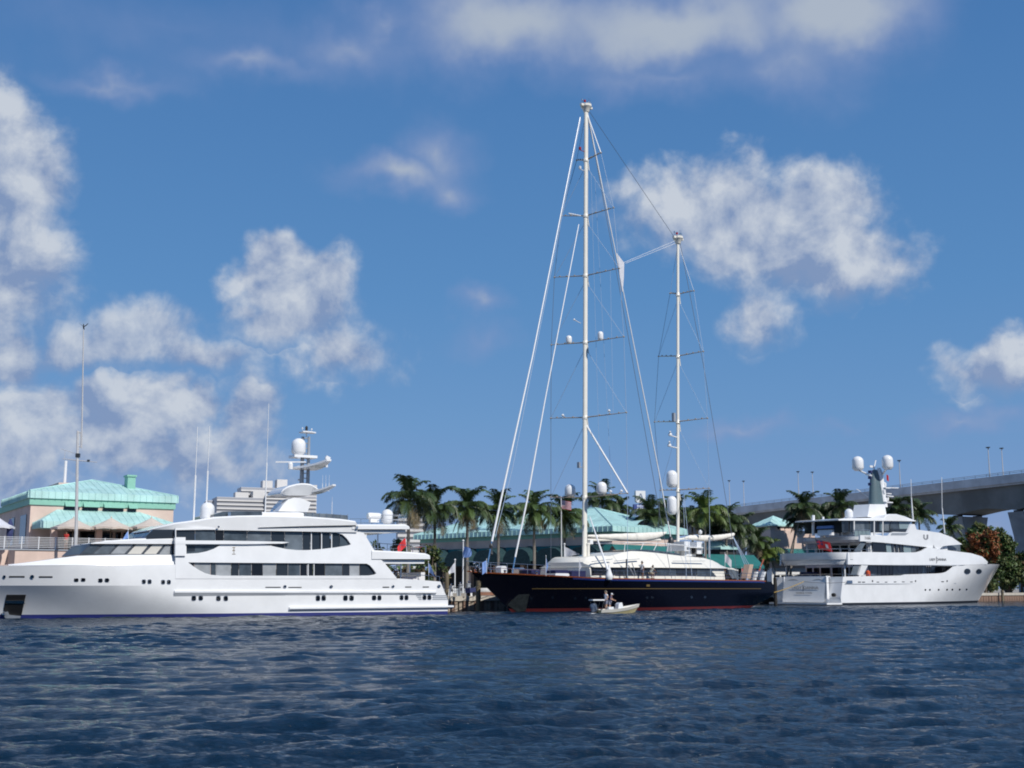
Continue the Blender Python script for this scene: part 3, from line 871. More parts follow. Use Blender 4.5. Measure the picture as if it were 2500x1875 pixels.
# ================================================================ the dark two-masted sailing yacht
def ketch():
    a = ground(1450, 1494); c = ground(1850, 1486)
    ang = math.atan2(c.y - a.y, c.x - a.x)
    n = Vector((-math.sin(ang), math.cos(ang), 0)); O = a + n * 4.8
    F = Frame(O.x, O.y, ang)
    root = empty('sailing_yacht', O, ang, 'dark navy two-masted sailing yacht with cream deckhouse and red waterline stripe', 'yacht', 'moored yachts')
    s0 = F.px(1150, 1397, 0); s1 = F.px(1236, 1481, 0)
    kx = (s1[0] - s0[0]) / (s0[1] - s1[1])
    def xs(z): return s0[0] + (s0[1] - z) * kx if z > -.2 else s0[0] + (s0[1] + .2) * kx + (-.2 - z) * 2.5
    XE = F.px(1880, 1424, -3.2)[0]
    def xe(z): return XE + interp(z, [(-1, -9), (0, -4.2), (.5, -2.0), (1.1, -.2), (1.9, .4), (2.5, .3), (3.2, -.6)])
    def b(x, z):
        zz = min(max(z / 3.6, -.3), 1.0)
        u = max(x - xs(min(max(z, -1), 3.9)), 0)
        Le = lerp(20.0, 20.0, max(zz, 0)); p = lerp(1.45, 2.2, max(zz, 0))
        r = lerp(4.55, 4.85, max(zz, 0)) * (1 - (1 - min(u / Le, 1)) ** p)
        if x > 12: r *= 1 - .36 * ((x - 12) / 26) ** 2
        if z < 1.6 and x > 24: r *= max(1 - .55 * ((x - 24) / 12) * ((1.6 - z) / 1.6), .1)
        return max(r, .02)
    Y = Ship(F, root, b); P = Y.P
    sheer = [P(1165, 1398.3), P(1250, 1402), P(1335, 1406), P(1440, 1411.5), P(1500, 1413.5), P(1700, 1416.5), P(1856, 1418.6), P(1873, 1420)]
    sheer = [(xs(3.9), s0[1] + .05)] + sheer
    zs = lambda x: interp(x, sheer)
    zb = P(1560, 1483.5)[1]
    H = make_hull(b, xs, xe, zs, zb, zmin=-1.2, nu=90, nv=16, deck_drop=.75)
    H[0].build('hull', NAVY, root, smooth=50)
    H[1].build('boot_stripe', RED_BOOT, root)
    H[2].build('deck', TEAK, root)
    def along(name, x0, x1, zf, h, out_, m, n_=60):
        mb = MB()
        for sg in (-1, 1):
            rg = []
            for i in range(n_ + 1):
                x = lerp(x0, x1, i / n_); z = zf(x)
                r0 = b(x, z); r1 = b(x, z - h)
                rg.append([(x, sg * (r0 - .08), z + .02), (x, sg * (r0 + out_), z + .02), (x, sg * (r1 + out_), z - h), (x, sg * (r1 - .08), z - h)])
            mb.loft(rg)
        return mb.build(name, m, root)
    xa = P(1165, 1398)[0]; xm_ = P(1470, 1412)[0]; xz = P(1866, 1420)[0]
    along('cap_rail', xa - 1.0, xz + .3, lambda x: zs(x) + .07, .09, .05, VARNISH)
    along('sheer_strake', P(1400, 1409)[0], xz, lambda x: zs(x) - .02, .17, .03, NAVY_RAIL)
    g0 = P(1299, 1437); g1 = P(1858, 1437)
    along('cove_stripe', g0[0], g1[0], lambda x: lerp(g0[1], g1[1], (x - g0[0]) / (g1[0] - g0[0])), .035, .012, GOLD)
    Y.plate('anchor_plate', [(1266, 1451.5), (1291.5, 1450.5), (1283, 1491), (1263, 1494), (1238, 1477)], mat('plate_steel', (.03, .037, .04), .6, var=.4, spec=.2), -.05, .05)
    for (x, y) in ((1297, 1461), (1349, 1459), (1404, 1461), (1430, 1460), (1580, 1459), (1592, 1459), (1688, 1458), (1721, 1458)):
        r = 2.6; fr = Y.plate('porthole', [(x + r * math.cos(t), y + r * math.sin(t)) for t in [math.pi * i / 5 for i in range(10)]], STEEL, -.02, .03)
        Y.plate('pane', [(x + 1.7 * math.cos(t), y + 1.7 * math.sin(t)) for t in [math.pi * i / 5 for i in range(10)]], GLASS['k'], -.03, .03, parent=fr)
    Y.plate('boarding_lamp', [(1577, 1427), (1585, 1427), (1585, 1432), (1577, 1432)], GOLD, -.08, .03)
    # ---- deckhouse
    hb = 3.35
    Y.band('deckhouse', [(1440, 1386), (1600, 1387), (1733, 1388), (1767, 1387.5)], [(1440, 1416), (1783, 1419)], hb, CREAM, 16, hb2=hb + .15)
    Y.plate('deckhouse_window', [(1444, 1404.5), (1500, 1405), (1500, 1387.5), (1444, 1387)], GLASS['k'], -.04, .06, b=hb + .08)
    for x0, x1, k in ((1501, 1560, 'd'), (1561, 1602, 'd'), (1603, 1650, 'n'), (1651, 1700, 'd')):
        Y.plate('deckhouse_window', Y.rect(x0, 1388, x1, 1406), GLASS[k], -.04, .06, b=hb + .08)
    Y.plate('deckhouse_window', [(1701, 1407), (1749, 1408), (1733, 1389.5), (1701, 1389)], GLASS['n'], -.04, .06, b=hb + .08)
    Y.band('house_roof', [(1440, 1372), (1446, 1362), (1456, 1358), (1480, 1356.5), (1502, 1357), (1516, 1353.5), (1532, 1348.5), (1555, 1345), (1581, 1346), (1617, 1349.5), (1671, 1356), (1733, 1362), (1754, 1368), (1768, 1375), (1782, 1386)], [(1440, 1385), (1600, 1386), (1782, 1388)],
           lambda x: interp(x, [(0, 2.2), (3, 2.6), (24, 2.5)]), CREAM, 40, hb2=lambda x: 3.75, tc=3.2)
    Y.plate('roof_crease', [(1442, 1370.5), (1490, 1364.5), (1490, 1365.5), (1442, 1371.8)], GREY_PAINT, -.32, -.1, b=3.35)
    Y.plate('roof_crease', [(1498, 1369), (1556, 1364), (1556, 1365), (1498, 1370.2)], GREY_PAINT, -.32, -.1, b=3.35)
    Y.plate('roof_crease', [(1640, 1369.5), (1716, 1369.2), (1716, 1370.2), (1640, 1370.6)], GREY_PAINT, -.32, -.1, b=3.35)
    # cockpit screen aft of the house
    for q in ([(1771, 1390), (1783, 1390), (1794, 1412), (1787, 1412)], [(1784, 1390), (1793, 1391), (1806, 1412), (1795, 1412)]):
        Y.plate('cockpit_screen', q, GLASS['m'], -.02, .03, b=3.0)
    Y.band('cockpit_hood', [(1768, 1385), (1790, 1387), (1803, 1392)], [(1768, 1390), (1803, 1393.5)], 2.9, CREAM, 8)
    # ---- flybridge
    Y.band('fly_screen', [(1528, 1344.5), (1555, 1341.5), (1581, 1342), (1617, 1345.5), (1660, 1351)], [(1528, 1350), (1660, 1357)], 2.2, GLASS['n'], 18, tc=2.2)
    mb = MB()
    def px3(x, y, t):
        q = F.px(x, y, t); return Vector((q[0], t, q[1]))
    for t in (-2.0, 2.0):
        mb.tube([px3(1526, 1325, t), px3(1560, 1325, t), px3(1610, 1326.5, t), px3(1682, 1332, t)], .05, 6)
        for (xa_, xb_) in ((1524, 1526), (1562, 1571), (1594, 1605), (1628, 1632), (1638, 1637), (1682, 1682)):
            mb.tube([px3(xa_, 1348 if xa_ < 1660 else 1356, t), px3(xb_, 1326 if xb_ < 1640 else 1331.5, t)], .035, 6)
    for x in (1526, 1605, 1682): mb.tube([px3(x, 1325 + max(0, x - 1590) * .07, -2.0), px3(x, 1325 + max(0, x - 1590) * .07, -2.0) + Vector((0, 4, 0))], .04, 6)
    mb.build('fly_frame', WHITE2, root)
    mb = MB()
    for (x0, x1, y0, y1) in ((1671, 1684, 1322, 1345), (1702, 1714, 1323, 1352)):
        p = px3(x0, y1, -1.2); q = px3(x1, y0, -1.2); mb.box(p.x, q.x, -1.2, 1.2, p.z, q.z)
    mb.build('helm_seat', WHITE2, root)
    mb = MB(); p = px3(1680, 1357, -1.4); q = px3(1716, 1336, -1.4); mb.box(p.x, q.x, -1.5, 1.5, q.z - .1, q.z); mb.box(p.x + .3, q.x - .4, -.7, .7, p.z, q.z - .1); mb.build('helm_console', WHITE2, root)
    mb = MB(); p = px3(1694, 1352, -1.0); mb.box(p.x, p.x + 1.0, -1.0, 1.0, p.z, p.z + .7); mb.build('helm_panel', BLACK, root)
    mb = MB(); mb.tube([px3(1731, 1361, -1.2), px3(1731, 1312, -1.2)], .10, 8); mb.build('boom_crutch', GREY_PAINT, root)
    mb = MB(); mb.tube([px3(1720, 1358, -1.6), px3(1719, 1320, -1.6)], .06, 8); mb.build('boom_crutch', GREY_PAINT, root)
    # ---- masts
    def mast(base, top, hw, hd, spr, crown, nm):
        A = px3(*base, 0); B = px3(*top, 0)
        M = empty(nm, A); M.parent = root
        def pos(z): return A.lerp(B, (z - A.z) / (B.z - A.z)) - A
        rings = []
        for i in range(15):
            t = i / 14; p = (B - A) * t; k = 1 - .12 * t
            rings.append([p + Vector((hd * k * math.cos(u) * 1.15, hw * k * math.sin(u), 0)) for u in [2 * math.pi * j / 14 for j in range(14)]])
        mb = MB(); mb.loft(rings); mb.build('mast_tube', CREAM, M, smooth=50)
        mb = MB(); h = .35
        p = B - A
        mb.lathe([(.3, -.9), (.42, -.55), (.62, -.3), (.62, -.05), (.5, 0)], p, 10)
        mb.box(p.x - .9, p.x + .9, -.14, .14, p.z - .35, p.z - .1)
        mb.build('mast_head', CREAM, M)
        mb = MB()
        for dx in (-.6, -.1, .45, .7): mb.tube([p + Vector((dx, .05, 0)), p + Vector((dx, .05, .5 + .4 * (dx > .3)))], .02, 5); mb.lathe([(.02, .3), (.09, .34), (.09, .48), (.02, .54)], p + Vector((dx, .05, 0)), 8)
        mb.build('masthead_instrument', STEEL, M)
        mb = MB(); mb.lathe([(.03, -.02), (.14, .02), (.14, .2), (.04, .26)], p + Vector((-.45, -.2, .1)), 8); mb.build('masthead_lamp', REDLAMP, M)
        tips = []
        for (ym, rt, lt, w) in spr:
            c_ = px3(lerp(base[0], top[0], (base[1] - ym) / (base[1] - top[1])), ym, 0) - A
            r_ = px3(rt[0], rt[1], -w) - A; l_ = px3(lt[0], lt[1], w) - A
            for q in (r_, l_):
                mb = MB(); rg = []
                dv = (q - c_)
                for i in range(7):
                    t = i / 6; k = lerp(.17, .07, t); e = lerp(.07, .035, t); p_ = c_ + dv * t
                    rg.append([p_ + Vector((k, 0, 0)), p_ + Vector((0, 0, e)), p_ + Vector((-k, 0, 0)), p_ + Vector((0, 0, -e))])
                mb.loft(rg); mb.lathe([(.02, -.10), (.11, -.04), (.11, .04), (.02, .10)], q, 8)
                for t in (.35, .6, .82):
                    p_ = c_ + dv * t; mb.lathe([(.03, -.02), (.08, .02), (.08, .09), (.02, .12)], p_ + Vector((0, 0, .04)), 6)
                mb.build('spreader', mat('spreader_metal', (.42, .36, .29), .35, metal=.2), M)
            mb = MB(); mb.lathe([(.30, -.22), (hw * 1.35, -.12), (hw * 1.35, .08), (hw, .2)], c_, 10); mb.tube([c_ + Vector((0, -hw, 0)), c_ + Vector((.2, -hw * 1.1, -1.2))], .06, 6); mb.build('spreader_collar', CREAM, M)
            tips.append((c_ + A, r_ + A, l_ + A))
        return A, B, M, tips
    A, B, M, tips = mast((1427, 1411), (1431, 255), .24, .26, [(391, (1467, 373), (1408, 391), 1.7), (527, (1498, 507), (1370, 527), 3.0), (673, (1511.5, 655), (1353.5, 677), 3.7), (836, (1523, 822), (1346, 842), 4.1), (1019, (1529, 1007), (1345, 1021), 4.3), (1214, (1532, 1204), (1345, 1214), 4.4)], 0, 'main_mast')
    A2, B2, M2, tips2 = mast((1655, 1358), (1655, 577), .17, .18, [(718, (1694, 710), (1636, 716), 1.5), (869, (1717, 858), (1608, 870), 3.0), (1029, (1727, 1021), (1598, 1030), 3.5), (1196, (1731, 1192), (1612, 1197), 3.7)], 0, 'mizzen_mast')
    # mast boots and winch columns
    mb = MB()
    for (x, y0, y1, r) in ((1424.5, 1412, 1362, .13), (1436, 1412, 1330, .17), (1439, 1412, 1365, .11)):
        mb.tube([px3(x, y0, -.3), px3(x, y1, -.3)], r, 8); mb.lathe([(r * .8, -.05), (r * 1.3, .02), (r * 1.3, .16), (r * .5, .22)], px3(x, y1, -.3), 8)
    mb.build('winch_column', CREAM, root)
    mb = MB(); p = px3(1441, 1323, -.2); mb.bbox(p, (.45, .4, .45)); mb.build('mast_box', WHITE2, root)
    def dome(x, y0, y1, w, t, Mx, Ax, m=WHITE):
        p0 = px3(x, y1, t); p1 = px3(x, y0, t)
        sc_ = (p0.y - 0, F.world(p0).y)[1]
        r = w / 2 / FPX * sc_ * 1.02
        mb = MB(); mb.lathe(dome_prof(r, p1.z - p0.z), p0 - Ax, 20); mb.build('satellite_dome', m, Mx)
    dome(1469, 1176, 1207, 25, -2.2, M, A); dome(1392, 1182, 1212, 26, 2.2, M, A)
    dome(1466, 809, 831, 14, -2.1, M, A); dome(1389, 819, 839, 15, 2.1, M, A)
    dome(1641, 1148, 1190, 27, -.6, M2, A2); dome(1641, 1211, 1256, 23, -.6, M2, A2)
    mb = MB()
    for (x, y, t) in ((1487, 1003, -2.7), (1374, 1014, 2.7), (1491, 1200, -3.0), (1517, 1199, -4)):
        p = px3(x, y, t) - A; mb.lathe([(.02, -.25), (.03, -.14), (.15, -.05), (.15, .06), (.03, .16)], p, 8)
    mb.build('spreader_lamp', WHITE, M, kind=None)
    for (x, y, m) in ((1416, 364, REDLAMP), (1416, 411, WHITE2)):
        p = px3(x, y, 0) - A; mb = MB(); mb.tube([p + Vector((.1, 0, -.1)), p + Vector((.7, 0, -.1))], .04, 5); mb.lathe([(.1, -.1), (.15, 0), (.15, .2), (.03, .28)], p, 8); mb.build('mast_lamp', m, M)
    for y in (1144, 1138.5, 1150): pass
    mb = MB(); p = px3(1413, 1140, 0) - A; mb.tube([p, p + Vector((.6, 0, 0))], .04, 5); mb.box(p.x - .1, p.x + .1, -.15, .15, p.z - .1, p.z + .5); mb.build('mast_speaker', GREY_PAINT, M)
    mb = MB(); p = px3(1402, 781, 0) - A; mb.tube([p, p + Vector((1.0, 0, -.2))], .04, 5); mb.lathe([(.05, -.05), (.14, 0), (.03, .15)], p, 7); mb.build('mast_lamp', WHITE2, M)
    mb = MB(); p = px3(1388, 521, .8) - A; q = px3(1418, 527, 0) - A; mb.tube([p, q], .07, 6); mb.build('deck_light_arm', WHITE, M)
    # radars on the mizzen
    for (x, y, w) in ((1636, 1058, 18), (1634, 1084, 30)):
        mb = MB(); p = px3(x, y, -.1) - A2; e = px3(1654, y + 10, 0) - A2
        mb.tube([p + Vector((0, 0, -.25)), e], .07, 6); mb.lathe([(.2, -.28), (.24, -.1), (.2, .0), (.05, .05)], p, 10)
        mb.bbox(p + Vector((0, 0, .12)), (w / 24., .16, .10), Matrix.Rotation(.7, 3, 'Z') @ Matrix.Rotation(.15, 3, 'Y')); mb.build('radar_scanner', WHITE, M2)
    mb = MB(); p = px3(1645, 1020, 0) - A2; mb.box(p.x - .18, p.x + .18, -.15, .15, p.z - .45, p.z + .55); mb.build('mast_speaker', GREY_PAINT, M2)
    # ---- booms with furled sails under canvas
    def boom(name, top, bot, w):
        T = [F.px(x, y, 0) for x, y in top]; Bm = [F.px(x, y, 0) for x, y in bot]
        xs_ = frange(max(T[0][0], Bm[0][0]), min(T[-1][0], Bm[-1][0]), 26); rg = []
        for x in xs_:
            zt, zb_ = interp(x, T), min(interp(x, Bm), interp(x, T) - .04); h = (zt - zb_) / 2; c_ = (zt + zb_) / 2
            rg.append([(x, w * math.copysign(abs(math.cos(u)) ** .8, math.cos(u)) * min(1, h / .35 + .3), c_ + h * math.sin(u) + .012 * math.sin(x * 9)) for u in [2 * math.pi * k / 12 for k in range(12)]])
        mb = MB(); mb.loft(rg); return mb.build(name, CREAM_CLOTH, root, smooth=60)
    boom('main_boom', [(1433, 1306), (1530, 1302), (1626, 1298)], smooth_curve([(1433, 1311), (1446, 1313), (1508, 1319.5), (1554, 1322), (1581, 1320.5), (1610, 1313), (1626, 1300)], 3), .32)
    boom('mizzen_boom', [(1666, 1313), (1684, 1306.5), (1731, 1306.5)], [(1666, 1314), (1690, 1319), (1713, 1321.5), (1731, 1321.5)], .28)
    boom('mizzen_boom_end', [(1737, 1307), (1765, 1304.5), (1790, 1301)], [(1737, 1320.5), (1760, 1318.5), (1783, 1313), (1790, 1309)], .28)
    mb = MB(); mb.tube([px3(1655, 1316, 0), px3(1789, 1314, 0)], .12, 8); mb.build('boom_spar', CREAM, root)
    mb = MB(); mb.tube([px3(1433, 1318, 0), px3(1612, 1318, 0)], .13, 8); mb.build('boom_spar', CREAM, root)
    # ---- standing and running rigging
    def stay(name, pts, r, m, n_=6):
        mb = MB(); mb.tube([p if isinstance(p, Vector) else px3(*p) for p in pts], r, n_); return mb.build(name, m, root)
    stay('furled_headsail', [(1416.5, 286, 0), (1300, 870, 0), (1223, 1220, 0), (1201, 1322, 0)], [.045, .075, .10, .11], RIG)
    stay('headstay_foil', [(1201, 1322, 0), (1187, 1396, 0)], .07, CHROME)
    mb = MB(); p = px3(1199, 1332, 0); mb.lathe([(.08, -.9), (.2, -.8), (.12, -.4), (.2, .0), (.08, .2)], p, 8); mb.build('furling_drum', DARKGREY, root)
    stay('furled_staysail', [(1413, 548, 0), (1330, 980, 0), (1287, 1220, 0), (1258, 1360, 0)], [.045, .065, .09, .09], RIG)
    stay('staysail_foil', [(1258, 1360, 0), (1251, 1400, 0)], .07, CHROME)
    for q in ([(1418, 292, 0), (1252, 1140, 0), (1209, 1312, 0)],): stay('halyard', q, .03, RIG_PALE, 5)
    stay('furled_mizzen_staysail', [(1434, 277, 0), (1505, 627, 0), (1608, 1150, 0), (1637, 1310, 0)], [.10, .06, .075, .085], RIG)
    mb = MB(); p = px3(1638, 1318, 0); mb.lathe([(.06, .45), (.25, .2), (.34, -.1), (.34, -.35), (.1, -.4)][::-1], p, 10); mb.build('furling_drum', DARKGREY, root)
    mb = MB(); P_ = [px3(x, y, 0) for x, y in ((1505, 618), (1514, 630), (1523, 642), (1522, 680), (1519.5, 712))]; Q_ = [px3(x, y, 0) for x, y in ((1504.5, 620), (1507, 636), (1509, 650), (1513.5, 680), (1518.5, 712))]
    mb.grid([[p + Vector((0, .06, 0)) for p in P_], [p + Vector((0, .06, 0)) for p in Q_], [p - Vector((0, .06, 0)) for p in Q_], [p - Vector((0, .06, 0)) for p in P_]], False); mb.build('sail_clew', WHITE_CLOTH, root)
    stay('sheet', [(1523, 641, 0), (1648, 588, 0)], .022, RIG, 5); stay('sheet', [(1527, 643, 0), (1649, 594, 0)], .022, RIG, 5)
    stay('triatic_stay', [(1436, 268, 0), (1645, 577, 0)], .026, RIG_DARK, 5)
    stay('running_backstay', [(1437, 290, 0), (1539, 850, -2.2), (1612, 1262, -3.6), (1640, 1412, -4.3)], .032, RIG_DARK, 5)
    stay('running_backstay', [(1659, 585, 0), (1720, 905, -1.6), (1784, 1290, -3.2), (1800, 1412, -3.9)], .032, RIG_DARK, 5)
    for (tp, rr, deck_l, deck_r) in ((tips, .026, px3(1345, 1395, 4.4), px3(1532, 1413, -4.7)), (tips2, .022, px3(1604, 1372, 3.5), px3(1735, 1415, -4.2))):
        for k, (c_, r_, l_) in enumerate(tp):
            up = tp[k - 1] if k else None
            for (tip, idx, dk) in ((r_, 1, deck_r), (l_, 2, deck_l)):
                nxt = tp[k + 1][idx] if k + 1 < len(tp) else dk
                stay('shroud', [tip, nxt], rr, RIG_PALE if idx == 1 else RIG_DARK, 5)
                nc = tp[k + 1] if k + 1 < len(tp) else None
                if nc is not None: stay('diagonal_shroud', [c_ + Vector((0, 0, -.6)), nc[idx]], .10 if (tp is tips and k == 4 and idx == 1) else rr * .9, RIG if (tp is tips and k == 4 and idx == 1) else RIG_PALE, 5)
            if k == 0:
                topz = (B if tp is tips else B2)
                stay('cap_shroud', [topz - Vector((0, 0, .8)), r_], .06 if tp is tips else rr, RIG, 5); stay('cap_shroud', [topz - Vector((0, 0, .8)), l_], rr, RIG_PALE, 5)
    stay('mizzen_inner_shroud', [(1669, 1200, -.5), (1690, 1412, -4.4)], .022, RIG_PALE, 5)
    stay('mizzen_inner_shroud', [(1668, 1210, -.5), (1676, 1412, -4.4)], .022, RIG_PALE, 5)
    for (x0, y0, x1, y1) in ((1443, 420, 1466, 1210), (1490, 660, 1497, 1010), (1452, 430, 1494, 1210)): stay('halyard', [(x0, y0, -.8), (x1, y1, -2.0)], .016, RIG_PALE, 5)
    for (x1, t) in ((1818, -2.2), (1823, -1.8), (1828, -1.4)): stay('mainsheet', [(1789, 1309, 0), (x1, 1378, t)], .035, RIG_PALE, 5)
    stay('passerelle_boom', [(1440, 1262, -1), (1484, 1392, -4.6)], [.05, .13], RIG)
    mb = MB(); p = px3(1487, 1400, -4.6); mb.lathe([(.05, .9), (.16, .4), (.34, -.1), (.40, -.35), (.3, -.6), (.03, -.7)][::-1], p, 14); mb.build('white_fender', WHITE, root)
    stay('boarding_pole', [(1529, 1412, -4.4), (1530, 1365, -4.4)], .09, DARKGREY)
    stay('lee_pole', [(1534, 1380, -4.3), (1548, 1406, -4.4)], .06, GREY_PAINT); stay('lee_pole', [(1543, 1374, -4.3), (1553, 1406, -4.4)], .05, GREY_PAINT)
    # ---- pulpit, rails and deck gear
    def deckpt(x, y, inset=.12):
        q = P(x, y); return Vector((q[0], -b(*q) + inset, zs(q[0]) + .05))
    L = [deckpt(x, y) for x, y in ((1172, 1399), (1200, 1400), (1240, 1402), (1290, 1404), (1345, 1406.5))]
    mb = MB(); Y.rail_into(mb, L, .95, 2, 1.3, .028)
    tip = px3(1138, 1376, 0); tip.z = L[0].z + 1.05
    mirror = [Vector((p.x, -p.y, p.z)) for p in L]; Y.rail_into(mb, mirror, .95, 2, 1.3, .028)
    for q in (L[0], mirror[0]): mb.tube([q + Vector((0, 0, .95)), tip], .028, 5); mb.tube([q + Vector((0, 0, .48)), tip + Vector((.5, 0, -.5))], .022, 5)
    mb.tube([tip, px3(1152, 1399, 0)], .03, 5); mb.build('pulpit', STEEL, root)
    L = [deckpt(x, y) for x, y in ((1446, 1412), (1500, 1413.5), (1600, 1415), (1700, 1416.5), (1790, 1418))]
    mb = MB(); Y.rail_into(mb, L, .75, 2, 1.5, .018); mb.build('guard_rail', STEEL, root)
    L = [deckpt(x, y) for x, y in ((1810, 1418), (1840, 1418.5), (1868, 1420))]
    mb = MB(); Y.rail_into(mb, L, .8, 2, 1.0, .025); Y.rail_into(mb, [Vector((p.x, -p.y, p.z)) for p in L], .8, 2, 1.0, .025); Y.rail_into(mb, [L[-1], Vector((L[-1].x, -L[-1].y, L[-1].z))], .8, 2, 1.0, .025); mb.build('stern_rail', STEEL, root)
    def deckbox(name, x0, x1, y0, y1, t, m, w=1.0):
        p = px3(x0, y1, t); q = px3(x1, y0, t); mb = MB()
        dz = q.z - p.z; xs_ = [(p.x, t - w / 2, p.z - .3), ]
        mb.prism([(p.x, p.z - .4), (q.x, p.z - .4), (q.x, q.z - dz * .25), (q.x - .15, q.z), (p.x + .15, q.z), (p.x, q.z - dz * .25)], t - w / 2, t + w / 2)
        return mb.build(name, m, root)
    deckbox('liferaft_box', 1217, 1231, 1382, 1397, .3, WHITE2, .7); deckbox('windlass', 1258, 1272, 1386, 1398, .2, STEEL, 1.0)
    deckbox('hatch_cover', 1283, 1304, 1390, 1401, -.8, NAVY_CLOTH, 1.6)
    deckbox('tender_hull', 1343, 1377, 1400, 1407, -1.8, WHITE, 1.4); deckbox('tender_cover', 1344, 1376, 1392, 1400, -1.8, NAVY_CLOTH, 1.3)
    deckbox('deck_cover', 1379, 1420, 1394, 1408, -1.9, NAVY_CLOTH, 1.8); deckbox('deck_cover', 1421, 1446, 1396, 1409, -1.9, NAVY_CLOTH, 1.8)
    for x in (1168, 1180, 1205, 1240, 1318):
        mb = MB(); p = deckpt(x, 1400, .4); mb.lathe([(.12, 0), (.08, .1), (.14, .3), (.02, .36)], p, 8); mb.build('cleat', CHROME, root)
    for (x, y) in ((1158.5, 1375.5), (1166, 1382), (1173, 1389.5)):
        mb = MB(); p = px3(x, y, -.8); mb.lathe([(.01, -.14), (.12, -.06), (.14, .03), (.02, .14)], p, 10); mb.build('polished_roller', CHROME, root)
    # ---- stern gear
    mb = MB(); mb.tube([px3(1851, 1399, -1.6), px3(1864, 1366, -1.0)], [.11, .09], 8); mb.build('ensign_staff', VARNISH, root)
    mb = MB(); mb.lathe([(.02, -.2), (.2, -.1), (.24, .05), (.02, .2)], px3(1850, 1396, -1.7), 10); mb.lathe([(.02, -.12), (.14, -.05), (.14, .05), (.02, .14)], px3(1855, 1383, -1.4), 10); mb.build('stern_light', CHROME, root)
    p = px3(1816, 1412, -1.5); q = px3(1830, 1378, -1.5); mb = MB()
    mb.prism([(p.x, p.z), (p.x + .8, p.z), (q.x + .2, q.z), (q.x - .55, q.z)], -1.9, -1.1); mb.build('passerelle', mat('pale_teak', (.50, .36, .28), .6, var=.1), root)
    for (x0, x1, y0, y1) in ((1840, 1848, 1396, 1416), (1858, 1867, 1396, 1416)):
        p = px3(x0, y1, -2.2); q = px3(x1, y0, -2.2); mb = MB(); mb.prism([(p.x, p.z), (p.x + .35, p.z), (q.x + .1, q.z), (q.x - .3, q.z)], -2.35, -2.05); mb.build('stern_davit', WHITE2, root)
    mb = MB(); p = px3(1694, 1301, -1.2); mb.lathe([(.04, -.4), (.04, 0), (.2, .05), (.22, .3), (.03, .5)], px3(1710, 1304, -.6), 10); mb.build('small_dome', WHITE, root)
    return F, Y, px3
FS, YS, spx = ketch()
